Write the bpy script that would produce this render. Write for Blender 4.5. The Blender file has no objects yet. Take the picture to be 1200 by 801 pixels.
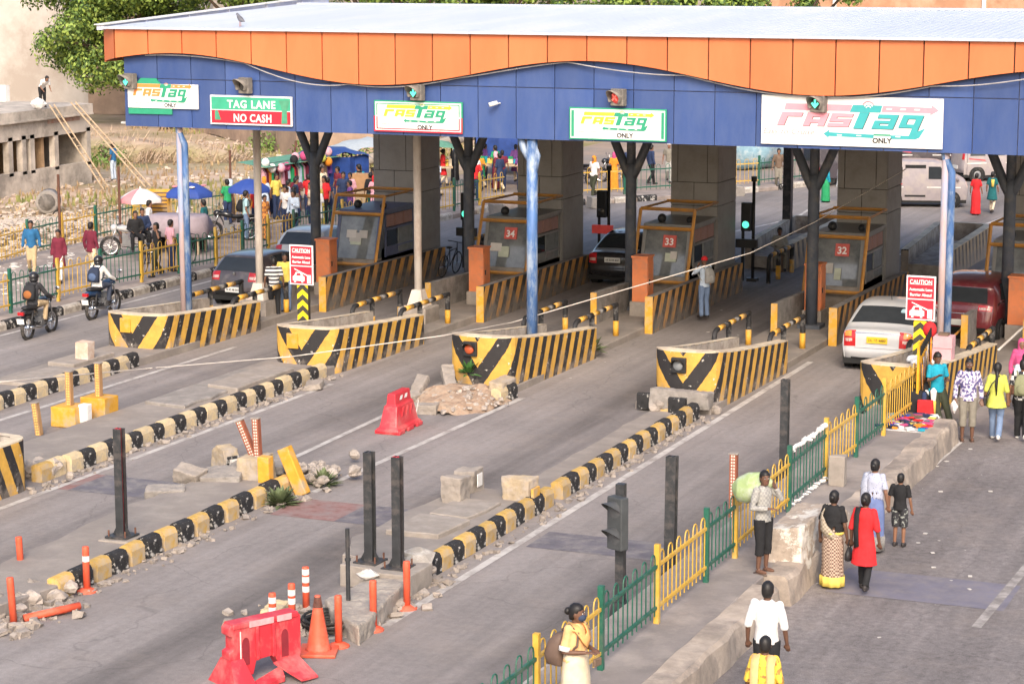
import bpy, math, random
from mathutils import Vector, Matrix, noise
random.seed(7)
R=math.radians; PI=math.pi
S=bpy.context.scene; C=S.collection
# ---------------------------------------------------------------- camera, light, exposure
cam_d=bpy.data.cameras.new('camera'); cam=bpy.data.objects.new('camera',cam_d); C.objects.link(cam); S.camera=cam
cam_d.sensor_fit='HORIZONTAL'; cam_d.sensor_width=36; cam_d.lens=2640/1200*36; cam_d.clip_start=.5; cam_d.clip_end=3000
_m=Matrix([[0.922678, -0.064856, 0.380077], [0.385568, 0.159219, -0.908838], [-0.001572, 0.985111, 0.171914]]).to_4x4(); _m.translation=Vector((0,0,10)); cam.matrix_world=_m
SUN_EL=R(36); SUN_AZ=R(157)      # azimuth of the sun measured clockwise from +Y
W=bpy.data.worlds.new('World'); S.world=W; W.use_nodes=True
wn=W.node_tree.nodes; wl=W.node_tree.links
sky=wn.new('ShaderNodeTexSky'); sky.sky_type='NISHITA'; sky.sun_disc=False
sky.sun_elevation=SUN_EL; sky.sun_rotation=SUN_AZ; sky.air_density=1.0; sky.dust_density=4.5; sky.ozone_density=1.0
bg=wn['Background']; bg.inputs['Strength'].default_value=.15
wl.new(sky.outputs[0],bg.inputs['Color'])
sl=bpy.data.lights.new('sun','SUN'); sun=bpy.data.objects.new('sun',sl); C.objects.link(sun)
sl.energy=1.25; sl.angle=R(20); sl.color=(1,.91,.80)
_d=Vector((math.sin(SUN_AZ)*math.cos(SUN_EL),math.cos(SUN_AZ)*math.cos(SUN_EL),math.sin(SUN_EL)))
sun.rotation_euler=_d.to_track_quat('Z','Y').to_euler()
S.view_settings.view_transform='Standard'; S.view_settings.look='None'; S.view_settings.exposure=.90; S.view_settings.gamma=1
# ---------------------------------------------------------------- materials
MATS={}
def mat(key,col,rough=.65,metal=0,var=.18,scale=5,bump=0,bscale=60,dirt=None,damt=.5,dscale=2.5,stretch=None,emit=0,alpha=None,rnd=0,coord='Object',spec=.4,dedge=.12,coat=0):
    if key in MATS: return MATS[key]
    m=bpy.data.materials.new(key); m.use_nodes=True; MATS[key]=m
    nt=m.node_tree; n=nt.nodes; l=nt.links; b=n['Principled BSDF']
    b.inputs['Roughness'].default_value=rough; b.inputs['Metallic'].default_value=metal
    b.inputs['Specular IOR Level'].default_value=spec; b.inputs['Coat Weight'].default_value=coat
    tc=n.new('ShaderNodeTexCoord'); out=tc.outputs[coord]
    if coord=='World':pass
    if stretch:
        mp=n.new('ShaderNodeMapping'); mp.inputs['Scale'].default_value=stretch; l.new(out,mp.inputs['Vector']); out=mp.outputs[0]
    def noise_(sc,det=5,rg=.6):
        t=n.new('ShaderNodeTexNoise'); t.inputs['Scale'].default_value=sc; t.inputs['Detail'].default_value=det; t.inputs['Roughness'].default_value=rg
        l.new(out,t.inputs['Vector']); return t.outputs['Fac']
    def ramp(f,a,b_,c0=(0,0,0,1),c1=(1,1,1,1)):
        r=n.new('ShaderNodeValToRGB'); r.color_ramp.elements[0].position=a; r.color_ramp.elements[1].position=b_
        r.color_ramp.elements[0].color=c0; r.color_ramp.elements[1].color=c1; l.new(f,r.inputs[0]); return r.outputs[0]
    def mix(f,a,b_,mode='MIX'):
        x=n.new('ShaderNodeMixRGB'); x.blend_type=mode
        for i,v in ((0,f),(1,a),(2,b_)):
            if isinstance(v,(int,float)): x.inputs[i].default_value=v
            elif isinstance(v,tuple): x.inputs[i].default_value=v if len(v)==4 else v+(1,)
            else: l.new(v,x.inputs[i])
        return x.outputs[0]
    c=tuple(col)
    lo=tuple(max(0,x*(1-var)) for x in c)+(1,); hi=tuple(min(1,x*(1+var)) for x in c)+(1,)
    cur=ramp(noise_(scale),.3,.7,lo,hi)
    if dirt:
        cc=.5+(.5-damt)*.5; f=ramp(noise_(dscale,8,.7),cc-dedge*.8,cc+dedge*.8); cur=mix(f,cur,tuple(dirt))
    if rnd:
        oi=n.new('ShaderNodeObjectInfo'); mr=n.new('ShaderNodeMapRange'); mr.inputs[3].default_value=1-rnd; mr.inputs[4].default_value=1+rnd*.6
        l.new(oi.outputs['Random'],mr.inputs[0]); cur=mix(1.0,cur,mr.outputs[0],'MULTIPLY')
    l.new(cur,b.inputs['Base Color'])
    if bump:
        bm=n.new('ShaderNodeBump'); bm.inputs['Strength'].default_value=bump; bm.inputs['Distance'].default_value=.02
        l.new(noise_(bscale,6),bm.inputs['Height']); l.new(bm.outputs[0],b.inputs['Normal'])
    if emit:
        b.inputs['Emission Color'].default_value=c+(1,); b.inputs['Emission Strength'].default_value=emit
    if alpha is not None: b.inputs['Alpha'].default_value=alpha
    return m
def stripe_mat(key,c0,c1,period,slope,dirt=(.30,.25,.21),damt=.36,chips=.0,dscale=2.2):
    """painted diagonal stripes read from the UV map (u = metres along the wall, v = height)"""
    m=bpy.data.materials.new(key); m.use_nodes=True; nt=m.node_tree; n=nt.nodes; l=nt.links; b=n['Principled BSDF']; b.inputs['Roughness'].default_value=.7
    uv=n.new('ShaderNodeUVMap'); sp=n.new('ShaderNodeSeparateXYZ'); l.new(uv.outputs[0],sp.inputs[0])
    tc=n.new('ShaderNodeTexCoord')
    def no(sc,det=5):
        t=n.new('ShaderNodeTexNoise'); t.inputs['Scale'].default_value=sc; t.inputs['Detail'].default_value=det; t.inputs['Roughness'].default_value=.68; l.new(tc.outputs['Object'],t.inputs['Vector']); return t.outputs['Fac']
    def ma(op,a,b_=0.):
        x=n.new('ShaderNodeMath'); x.operation=op
        for i,v in enumerate((a,b_)):
            if isinstance(v,(int,float)): x.inputs[i].default_value=v
            else: l.new(v,x.inputs[i])
        return x.outputs[0]
    def mix(f,a,b_):
        x=n.new('ShaderNodeMixRGB')
        for i,v in ((0,f),(1,a),(2,b_)):
            if isinstance(v,(int,float)): x.inputs[i].default_value=v
            elif isinstance(v,tuple): x.inputs[i].default_value=v+(1,)
            else: l.new(v,x.inputs[i])
        return x.outputs[0]
    s=ma('SUBTRACT',sp.outputs[0],ma('MULTIPLY',sp.outputs[1],slope))
    s=ma('ADD',s,ma('MULTIPLY',ma('SUBTRACT',no(5),.5),.05))
    f=ma('FRACT',ma('DIVIDE',ma('ADD',s,100+.49*period),period))
    st=ma('GREATER_THAN',f,.49)
    cur=mix(st,c0,c1)
    v=n.new('ShaderNodeValToRGB'); v.color_ramp.elements[0].position=.3; v.color_ramp.elements[1].position=.75
    v.color_ramp.elements[0].color=(.72,.68,.66,1); v.color_ramp.elements[1].color=(1.1,1.08,1.05,1); l.new(no(3.5),v.inputs[0])
    x=n.new('ShaderNodeMixRGB'); x.blend_type='MULTIPLY'; x.inputs[0].default_value=1; l.new(cur,x.inputs[1]); l.new(v.outputs[0],x.inputs[2]); cur=x.outputs[0]
    if chips:
        cur=mix(ma('MULTIPLY',ma('GREATER_THAN',no(6,8),1-chips),.85),cur,(.62,.58,.52))
    # grime, thicker near the ground
    g=ma('ADD',no(dscale,8),ma('MULTIPLY',ma('SUBTRACT',.45,sp.outputs[1]),.28))
    gr=n.new('ShaderNodeValToRGB'); gr.color_ramp.elements[0].position=.86-damt; gr.color_ramp.elements[1].position=1.16-damt; l.new(g,gr.inputs[0])
    cur=mix(gr.outputs[0],cur,dirt)
    l.new(cur,b.inputs['Base Color'])
    bm=n.new('ShaderNodeBump'); bm.inputs['Strength'].default_value=.35; bm.inputs['Distance'].default_value=.02; l.new(no(25,6),bm.inputs['Height']); l.new(bm.outputs[0],b.inputs['Normal'])
    return m
# ---------------------------------------------------------------- mesh helpers
class MB:
    def __init__(s): s.v=[]; s.f=[]; s.mi=[]; s.uv=[]; s.cur=0; s.sm=[]; s.smooth=False; s.hasuv=False
    def add(s,vs,fs,uvs=None):
        o=len(s.v); s.v+= [tuple(v) for v in vs]
        for k,f in enumerate(fs):
            s.f.append([i+o for i in f]); s.mi.append(s.cur); s.sm.append(s.smooth)
            s.uv.append(uvs[k] if uvs else None)
        if uvs: s.hasuv=True
        return s
    def box(s,c,d,rz=0,rx=0,ry=0,top=1,jit=0):
        x,y,z=d[0]/2,d[1]/2,d[2]/2
        m=Matrix.Rotation(rz,3,'Z')@Matrix.Rotation(ry,3,'Y')@Matrix.Rotation(rx,3,'X'); c=Vector(c)
        vs=[]
        for sz in(-1,1):
            t=top if sz>0 else 1
            for sx,sy in((-1,-1),(1,-1),(1,1),(-1,1)):
                v=Vector((sx*x*t,sy*y*t,sz*z))
                if jit: v+=Vector((random.uniform(-jit,jit),random.uniform(-jit,jit),random.uniform(-jit,jit)))
                vs.append(c+m@v)
        return s.add(vs,[(3,2,1,0),(4,5,6,7),(0,1,5,4),(1,2,6,5),(2,3,7,6),(3,0,4,7)])
    def tube(s,pts,r,n=8,closed=False,cap=True):
        pts=[Vector(p) for p in pts]; rs=r if isinstance(r,(list,tuple)) else [r]*len(pts)
        rings=[]; prev=None; N=len(pts)
        for i,p in enumerate(pts):
            if closed: t=(pts[(i+1)%N]-pts[i-1]).normalized()
            else: t=((pts[min(i+1,N-1)]-pts[max(i-1,0)])).normalized()
            if prev is None:
                a=Vector((0,0,1)) if abs(t.z)<.9 else Vector((1,0,0)); u=t.cross(a).normalized()
            else: u=(prev-t*prev.dot(t)).normalized()
            prev=u; w=t.cross(u)
            rings.append([p+(u*math.cos(2*PI*k/n)+w*math.sin(2*PI*k/n))*rs[i] for k in range(n)])
        vs=[v for r_ in rings for v in r_]; fs=[]
        M=N if closed else N-1
        for i in range(M):
            a=i*n; b=((i+1)%N)*n
            for k in range(n): fs.append((a+k,a+(k+1)%n,b+(k+1)%n,b+k))
        if not closed and cap: fs.append(tuple(range(n-1,-1,-1))); fs.append(tuple((N-1)*n+k for k in range(n)))
        return s.add(vs,fs)
    def cyl(s,p0,p1,r0,r1=None,n=12): return s.tube([p0,p1],[r0,r0 if r1 is None else r1],n)
    def lathe(s,prof,c=(0,0,0),n=16,axis='Z',sx=1,sy=1):
        c=Vector(c); vs=[]
        for r,z in prof:
            for k in range(n):
                a=2*PI*k/n; v=Vector((r*math.cos(a)*sx,r*math.sin(a)*sy,z))
                if axis=='X': v=Vector((v.z,v.x,v.y))
                elif axis=='Y': v=Vector((v.x,v.z,v.y))
                vs.append(c+v)
        fs=[]
        for i in range(len(prof)-1):
            for k in range(n): fs.append((i*n+k,i*n+(k+1)%n,(i+1)*n+(k+1)%n,(i+1)*n+k))
        if prof[0][0]>1e-4: fs.append(tuple(range(n-1,-1,-1)))
        if prof[-1][0]>1e-4: fs.append(tuple((len(prof)-1)*n+k for k in range(n)))
        return s.add(vs,fs)
    def loft(s,rings,cap=True):
        n=len(rings[0]); vs=[v for r in rings for v in r]; fs=[]
        for i in range(len(rings)-1):
            for k in range(n): fs.append((i*n+k,i*n+(k+1)%n,(i+1)*n+(k+1)%n,(i+1)*n+k))
        if cap: fs.append(tuple(range(n-1,-1,-1))); fs.append(tuple((len(rings)-1)*n+k for k in range(n)))
        return s.add(vs,fs)
    def ell(s,c,r,n=10,m=7,rz=0,rx=0):
        c=Vector(c); mm=Matrix.Rotation(rz,3,'Z')@Matrix.Rotation(rx,3,'X'); rings=[]
        for i in range(m+1):
            a=-PI/2+PI*i/m; a=max(-PI/2+.08,min(PI/2-.08,a))
            rings.append([c+mm@Vector((r[0]*math.cos(a)*math.cos(2*PI*k/n),r[1]*math.cos(a)*math.sin(2*PI*k/n),r[2]*math.sin(a))) for k in range(n)])
        return s.loft(rings)
    def prism(s,poly,z0,z1,plane='XY'):
        n=len(poly)
        def P3(a,b,h): return (a,b,h) if plane=='XY' else ((a,h,b) if plane=='XZ' else (h,a,b))
        vs=[P3(a,b,z0) for a,b in poly]+[P3(a,b,z1) for a,b in poly]
        fs=[tuple(range(n-1,-1,-1)),tuple(range(n,2*n))]+[(i,(i+1)%n,n+(i+1)%n,n+i) for i in range(n)]
        return s.add(vs,fs)
    def quad(s,a,b,c,d,uv=None): return s.add([a,b,c,d],[(0,1,2,3)],[uv] if uv else None)
    def rock(s,c,r,seed=0,sub=1):
        rnd=random.Random(seed); n=6;m=4; rings=[]; c=Vector(c)
        rx,ry,rz=(r,r,r) if isinstance(r,(int,float)) else r; q=rnd.uniform(0,PI)
        for i in range(m+1):
            a=-PI/2+.25+(PI-.5)*i/m; j=rnd.uniform(-.3,.3)
            ring=[]
            for k in range(n):
                t=2*PI*k/n+j; f=rnd.uniform(.72,1.15)
                x,y=rx*math.cos(a)*math.cos(t)*f,ry*math.cos(a)*math.sin(t)*f
                ring.append(c+Vector((x*math.cos(q)-y*math.sin(q),x*math.sin(q)+y*math.cos(q),rz*math.sin(a)*rnd.uniform(.8,1.1))))
            rings.append(ring)
        return s.loft(rings)
    def mesh(s,name,mats):
        me=bpy.data.meshes.new(name); me.from_pydata(s.v,[],s.f)
        for m in (mats if isinstance(mats,(list,tuple)) else [mats]): me.materials.append(m)
        me.polygons.foreach_set('material_index',s.mi); me.polygons.foreach_set('use_smooth',s.sm)
        if s.hasuv:
            u=me.uv_layers.new(name='UVMap'); k=0; data=[]
            for f,q in zip(s.f,s.uv):
                data+= [c for p in (q or [(0,0)]*len(f)) for c in p]
            u.data.foreach_set('uv',data)
        me.update(); return me
    def build(s,name,mats,parent=None,bevel=0,remesh=0,loc=None,seg=2):
        o=bpy.data.objects.new(name,s.mesh(name,mats)); C.objects.link(o)
        if parent: o.parent=parent
        if loc: o.location=loc
        if remesh:
            r=o.modifiers.new('remesh','REMESH'); r.mode='VOXEL'; r.voxel_size=remesh; r.use_smooth_shade=True
        if bevel:
            b=o.modifiers.new('bevel','BEVEL'); b.width=bevel; b.segments=seg; b.limit_method='ANGLE'; b.angle_limit=R(35)
        return o
def tag(o,label=None,cat=None,group=None,kind=None):
    if label:o['label']=label
    if cat:o['category']=cat
    if group:o['group']=group
    if kind:o['kind']=kind
    return o
def thing(name,label,cat,loc=(0,0,0),rz=0,group=None):
    o=bpy.data.objects.new(name,None); C.objects.link(o); o.empty_display_size=.2; o.location=loc; o.rotation_euler=(0,0,rz)
    return tag(o,label,cat,group)
def kids(o): return [c for c in o.children]
def dup(o,loc=None,rz=None,label=None,group=None,parent=None):
    c=o.copy(); C.objects.link(c)
    if parent is not None: c.parent=parent
    if loc is not None: c.location=loc
    if rz is not None: c.rotation_euler=(0,0,rz)
    if label: c['label']=label
    if group: c['group']=group
    for k in o.children: dup(k,parent=c)
    return c
def struct(mb,name,m,**k): return tag(mb.build(name,m,**k),kind='structure')
def stuff(mb,name,m,parent=None,**k): return tag(mb.build(name,m,parent,**k),kind='stuff')
def link_copy(o,name,parent,loc,rz=0,m=None):
    c=bpy.data.objects.new(name,o.data); C.objects.link(c); c.parent=parent; c.location=loc; c.rotation_euler=(0,0,rz); return c
def text(s,size,m,parent,loc,rot=(PI/2,0,0),shear=0,bold=0,depth=.004,name='lettering',align='CENTER',width=None,space=1):
    cu=bpy.data.curves.new(name,'FONT'); cu.body=s; cu.size=size; cu.shear=shear; cu.offset=bold; cu.extrude=depth; cu.align_x=align; cu.space_character=space; cu.resolution_u=3
    o=bpy.data.objects.new(name,cu); me=bpy.data.meshes.new_from_object(o); bpy.data.objects.remove(o); bpy.data.curves.remove(cu)
    if width and me.vertices:
        xs=[v.co.x for v in me.vertices]; k=width/(max(xs)-min(xs))
        for v in me.vertices: v.co.x*=k
    me.name=name; me.materials.clear(); me.materials.append(m)
    o=bpy.data.objects.new(name,me); C.objects.link(o); o.parent=parent; o.location=loc; o.rotation_euler=rot; return o
CHIP=bpy.data.textures.new('chips','CLOUDS'); CHIP.noise_scale=.16; CHIP.noise_depth=4
def rough(o,vox=.03,st=.09):
    r=o.modifiers.new('remesh','REMESH'); r.mode='VOXEL'; r.voxel_size=vox; r.use_smooth_shade=False
    d=o.modifiers.new('chips','DISPLACE'); d.texture=CHIP; d.strength=st; d.mid_level=.52; d.texture_coords='GLOBAL'; return o
# common paints
YEL=(.66,.34,.035); BLK=(.022,.021,.022); ORG=(.72,.16,.035); GRN=(.018,.115,.075)
m_yel=mat('yellow_paint',YEL,dirt=(.42,.33,.22),damt=.38,bump=.15,rnd=.1)
m_blk=mat('black_paint',BLK,var=.3,dirt=(.28,.26,.24),damt=.3,bump=.15)
m_conc=mat('concrete',(.29,.26,.235),rough=.9,var=.22,scale=3,bump=.5,bscale=30,dirt=(.22,.20,.18),damt=.42)
m_concl=mat('pale_concrete',(.31,.27,.235),rough=.9,var=.18,scale=4,bump=.4,bscale=30,dirt=(.28,.24,.2),damt=.36)
m_rubble=mat('rubble_stone',(.36,.31,.27),rough=.95,var=.3,scale=6,bump=.6,bscale=20,rnd=.25)
m_steel=mat('dark_steel',(.035,.037,.04),rough=.5,var=.3,dirt=(.12,.10,.09),damt=.3)
m_rust=mat('rusty_steel',(.13,.06,.04),rough=.85,var=.3)
m_white=mat('white_paint',(.74,.72,.69),rough=.6,var=.06,dirt=(.5,.46,.4),damt=.3)
m_glass=mat('dark_glass',(.03,.035,.04),rough=.08,var=.1,spec=.6)
m_rub=mat('black_rubber',(.02,.02,.021),rough=.85,var=.2,dirt=(.14,.12,.1),damt=.3)
m_chrome=mat('bright_metal',(.55,.55,.55),rough=.25,metal=1,var=.1)
m_red=mat('red_paint',(.55,.03,.04),rough=.5,var=.1)
m_blackp=mat('black_plastic',(.022,.022,.024),rough=.5,var=.15)
m_grn=mat('green_fence_paint',GRN,rough=.5,var=.2,dirt=(.10,.13,.10),damt=.3)
m_fyel=mat('yellow_fence_paint',(.60,.36,.05),rough=.55,var=.15,dirt=(.5,.36,.14),damt=.35)
# ================================================================ ground, roads, islands
def road_mat(key,base,lane=True,speck=.25,tint=(1,1,1)):
    m=bpy.data.materials.new(key); m.use_nodes=True; nt=m.node_tree; n=nt.nodes; l=nt.links; b=n['Principled BSDF']; b.inputs['Roughness'].default_value=.85; b.inputs['Specular IOR Level'].default_value=.25
    g=n.new('ShaderNodeNewGeometry'); P=g.outputs['Position']
    def mp(sc):
        q=n.new('ShaderNodeMapping'); q.inputs['Scale'].default_value=sc; l.new(P,q.inputs['Vector']); return q.outputs[0]
    def no(sc,vec=None,det=6,rg=.6):
        t=n.new('ShaderNodeTexNoise'); t.inputs['Scale'].default_value=sc; t.inputs['Detail'].default_value=det; t.inputs['Roughness'].default_value=rg; l.new(vec or P,t.inputs['Vector']); return t.outputs['Fac']
    def ma(op,*a):
        x=n.new('ShaderNodeMath'); x.operation=op
        for i,v in enumerate(a):
            if isinstance(v,(int,float)): x.inputs[i].default_value=v
            else: l.new(v,x.inputs[i])
        return x.outputs[0]
    def mr(v,a,b_,c,d):
        x=n.new('ShaderNodeMapRange'); l.new(v,x.inputs[0])
        for i,q in enumerate((a,b_,c,d)): x.inputs[i+1].default_value=q
        return x.outputs[0]
    f=mr(no(.35,det=3),.3,.7,.88,1.10)
    f=ma('MULTIPLY',f,mr(no(1,mp((2.6,.07,1)),det=6),.3,.7,.80,1.13))      # streaks along the traffic
    f=ma('MULTIPLY',f,mr(no(7,det=8,rg=.8),.3,.7,1-speck*.75,1+speck*.6))
    f=ma('MULTIPLY',f,mr(no(60,det=3),.3,.7,1-speck*.6,1+speck*.6))
    sp=n.new('ShaderNodeSeparateXYZ'); l.new(P,sp.inputs[0])
    if lane:
        # tyre-worn bands down each lane (period of the lanes 4.85 m)
        d=ma('FRACT',ma('DIVIDE',ma('ADD',ma('ADD',sp.outputs[0],.45),ma('ADD',ma('MULTIPLY',no(.25,det=2),.9),120.0)),4.85))
        d=ma('ABSOLUTE',ma('SUBTRACT',d,.5))
        band=mr(d,.05,.26,1,0); band=ma('MULTIPLY',band,mr(no(.5,mp((1.5,.14,1)),det=4),.35,.62,.15,1))
        f=ma('MULTIPLY',f,mr(band,0,1,1.06,.60))
    else:
        f=ma('MULTIPLY',f,mr(no(.6,mp((1,.3,1)),det=4),.35,.65,.86,1.1))
    # cracks and slab joints
    vo=n.new('ShaderNodeTexVoronoi'); vo.feature='DISTANCE_TO_EDGE'; vo.inputs['Scale'].default_value=.22
    av=n.new('ShaderNodeVectorMath'); av.operation='ADD'; l.new(P,av.inputs[0])
    nv=n.new('ShaderNodeTexNoise'); nv.inputs['Scale'].default_value=.9; nv.inputs['Detail'].default_value=6; l.new(P,nv.inputs['Vector']); l.new(nv.outputs['Color'],av.inputs[1])
    l.new(av.outputs[0],vo.inputs['Vector'])
    f=ma('MULTIPLY',f,mr(vo.outputs['Distance'],0,.005,.80,1))
    f=ma('MULTIPLY',f,mr(no(.8,det=7,rg=.8),  .66,.76,1,.82))        # oil stains
    c=n.new('ShaderNodeMixRGB'); c.blend_type='MULTIPLY'; c.inputs[0].default_value=1; c.inputs[1].default_value=base+(1,); l.new(f,c.inputs[2])
    du=n.new('ShaderNodeMixRGB'); l.new(mr(no(.5,det=8,rg=.75),.5,.74,0,.32),du.inputs[0]); l.new(c.outputs[0],du.inputs[1]); du.inputs[2].default_value=(.34,.28,.235,1)
    l.new(du.outputs[0],b.inputs['Base Color'])
    bm=n.new('ShaderNodeBump'); bm.inputs['Strength'].default_value=.35; bm.inputs['Distance'].default_value=.015; l.new(no(45,det=4),bm.inputs['Height']); l.new(bm.outputs[0],b.inputs['Normal'])
    return m
m_road=road_mat('plaza_asphalt',(.248,.222,.211)); m_road2=road_mat('coarse_asphalt',(.21,.188,.183),lane=False,speck=.55)
def field_mat():
    m=mat('dry_field',(.45,.335,.25),rough=.95,var=.25,scale=.4,bump=.6,bscale=8,dirt=(.22,.20,.08),damt=.42,dscale=.16,coord='Object'); return m
m_field=field_mat()
mb=MB(); mb.quad((-900,-200,-.03),(900,-200,-.03),(900,1500,-.03),(-900,1500,-.03)); struct(mb,'ground',m_field)
mb=MB(); mb.add([(-35.4,-5,0),(-9.15,-5,0),(-9.15,46,0),(40,46,0),(40,150,0),(-14,150,0),(-23.5,98,0),(-26,91.3,0),(-28.7,86.6,0),(-31.4,83.2,0),(-34.0,80.6,0),(-35.0,74,0),(-35.4,70,0)],[tuple(range(13))]); struct(mb,'road',m_road)
mb=MB(); mb.quad((-9.15,-5,-.001),(14,-5,-.001),(14,46,-.001),(-9.15,46,-.001)); struct(mb,'service_road',m_road2)
mb=MB(); mb.add([(-41,84.5,.03),(-36,85.5,.03),(-33,85.5,.03),(-29.5,89,.03),(-24.5,99,.03),(-15,150,.03),(-41,150,.03)],[tuple(range(7))]); struct(mb,'dirt_lot',mat('brown_lot',(.33,.25,.20),rough=.95,var=.2,scale=.5,bump=.4,dirt=(.24,.21,.19),damt=.5,dscale=.2))
# painted lines, worn
m_line=mat('worn_white_line',(.50,.47,.44),rough=.8,var=.1,scale=6,dirt=(.29,.26,.24),damt=.42,dscale=2.0,coord='Object')
def line(x0,y0,x1,y1,w=.13,z=.005,name='lane_line',m=None):
    d=Vector((x1-x0,y1-y0,0)); t=Vector((-d.y,d.x,0)).normalized()*w/2; n=max(1,int(d.length/1.5)); mb=MB()
    a=Vector((x0,y0,z))
    for i in range(n):
        p=a+d*i/n; q=a+d*(i+1)/n; mb.quad(p-t,q-t,q+t,p+t)
    return struct(mb,name,m or m_line)
line(-28.75,30,-28.35,49.5,.14); line(-24.02,24,-23.8,46,.14); line(-20.9,36.6,-21.15,45,.13); line(-19.25,36.4,-19.05,46.2,.14)
line(-14.32,29.3,-14.22,53,.15); line(-35.05,36,-34.75,66,.13); line(-9.5,20,-9.02,45.5,.22); line(-6.12,32.6,-5.92,40,.15,m=mat('faded_line',(.36,.33,.31),rough=.9,dirt=(.2,.18,.17),damt=.5,dscale=3))
line(-11.35,20,-11.2,46,.2,m=mat('rubbly_white_edge',(.5,.46,.42),dirt=(.25,.22,.2),damt=.5,dscale=5))
line(-31.6,30,-31.3,47.5,.12); line(-25,70,-20,95,.15); line(-17.5,66,-14,98,.15); line(-21,66,-23.5,90,.12); line(-14.5,62,-11,90,.12)
mb=MB()
for i in range(10):
    a=i/10*1.3; mb.quad((-14.32-.75*(1-math.cos(a)),29.3-1.0*math.sin(a),.005),(-14.32-.75*(1-math.cos(a+.13)),29.3-1.0*math.sin(a+.13),.005),(-14.45-.72*(1-math.cos(a+.13)),29.3-.9*math.sin(a+.13),.005),(-14.45-.72*(1-math.cos(a)),29.3-.9*math.sin(a),.005))
struct(mb,'lane_line',m_line)
# detector-loop patches across the lanes
m_patch=mat('dark_patch',(.13,.12,.135),rough=.7,var=.2,scale=3,dirt=(.23,.21,.2),damt=.4); m_patchr=mat('reddish_patch',(.26,.14,.125),rough=.8,var=.25,dirt=(.24,.19,.18),damt=.45); m_patchb=mat('bluish_patch',(.165,.155,.19),rough=.75,var=.18,scale=1.5,dirt=(.21,.19,.2),damt=.42)
def patch(x0,x1,y0,y1,m,z=.004):
    mb=MB(); n=5
    for i in range(n): mb.quad((x0+(x1-x0)*i/n,y0,z),(x0+(x1-x0)*(i+1)/n,y0,z),(x0+(x1-x0)*(i+1)/n,y1,z),(x0+(x1-x0)*i/n,y1,z))
    struct(mb,'road_patch',m)
patch(-23.6,-21.4,34.8,36.1,m_patch); patch(-24,-23.6,34.8,36.1,m_patchr,.003); patch(-19.2,-17.9,34.6,35.9,m_patchr); patch(-17.9,-16.6,34.6,35.9,m_patch); patch(-14.1,-11.5,34.3,35.4,m_patch); patch(-8.7,-6.2,33.6,35.1,m_patchb); patch(-6.2,-5.9,33.6,35.1,m_patchb,.003)
# -------- kerb blocks (shared meshes)
m_kyel=mat('worn_yellow_kerb',(.56,.35,.09),rough=.85,var=.2,scale=7,bump=.4,bscale=25,dirt=(.45,.36,.26),damt=.5,dscale=4,rnd=.18)
m_kblk=mat('worn_black_kerb',(.025,.024,.025),rough=.85,var=.4,scale=7,bump=.4,bscale=25,dirt=(.52,.49,.45),damt=.36,dscale=5,rnd=.1,dedge=.03)
m_kpale=mat('faded_kerb',(.60,.47,.28),rough=.9,var=.15,bump=.4,bscale=25,dirt=(.34,.3,.26),damt=.36,dscale=4,rnd=.15)
m_kwht=mat('white_kerb',(.58,.53,.47),rough=.9,var=.15,bump=.3,dirt=(.34,.3,.26),damt=.45,dscale=4,rnd=.12)
def kblock(L,w,h):
    mb=MB(); pr=[(-w/2,0),(w/2,0),(w/2,h*.72),(w/2-.045,h*.95),(w/2-.1,h),(-w/2+.05,h),(-w/2,h*.9)]
    g=.012; mb.prism([(a,b) for a,b in pr],-L/2+g,L/2-g,'XZ'); return mb
kb=[kblock(.43,.24,.34).mesh('kerb_block',m) for m in (m_kyel,m_kblk,m_kpale)]
kbl=[kblock(.9,.22,.24).mesh('kerb_block',m) for m in (m_kwht,m_kblk)]
_rk=random.Random(3)
def kerbs(parent,x,y0,y1,L=.43,meshes=kb,alt=(0,1),skip=(),z=0,x1=None,turn=0):
    n=int(round((y1-y0)/L))
    for i in range(n):
        if i in skip: continue
        o=bpy.data.objects.new('kerb_block',meshes[alt[i%len(alt)]]); C.objects.link(o); o.parent=parent
        xx=x if x1 is None else x+(x1-x)*(i+.5)/n
        o.location=(xx+_rk.uniform(-.012,.012),y0+(i+.5)*L,z+_rk.uniform(-.02,.012)); o.rotation_euler=(_rk.uniform(-.02,.02),_rk.uniform(-.03,.03),_rk.uniform(-.03,.03)+turn)
def slab(name,poly,z1,m=m_conc,z0=-.02,jag=0):
    mb=MB()
    if jag:
        q=[]; rr=random.Random(len(poly)+int(poly[0][1]*10))
        for i in range(len(poly)):
            a=Vector(poly[i]); b=Vector(poly[(i+1)%len(poly)]); n=max(1,int((b-a).length/.5))
            for k in range(n):
                p=a+(b-a)*k/n; q.append((p.x+rr.uniform(-jag,jag),p.y+rr.uniform(-jag,jag)))
        poly=q
    mb.prism(poly,z0,z1); return struct(mb,name,m,bevel=.02,seg=1)
XR=[-29.0,-24.15,-19.4,-14.45,-9.75]        # right faces of the five islands
m_isl=mat('island_concrete',(.275,.24,.21),rough=.95,var=.2,scale=1.6,bump=.6,bscale=14,dirt=(.235,.205,.185),damt=.45,dscale=1.1)
isl1=slab('traffic_island',[(-30.9,24),(-29.35,24),(-29.2,44),(-29.0,64),(-30.9,64)],.2,m_isl)
isl2=slab('traffic_island',[(-26.3,35.5),(-24.55,35.2),(-24.35,46),(-24.1,64),(-26.1,64)],.2,m_isl)
isl3b=slab('traffic_island',[(-21.2,46),(-19.4,46),(-19.35,64),(-21.2,64)],.17,m_isl)
isl3=slab('traffic_island',[(-20.2,27.2),(-19.85,27.0),(-19.7,28.5),(-19.75,36.0),(-21.3,36.2),(-21.4,33),(-21.2,29.3)],.24,m_isl,jag=.06)
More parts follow.
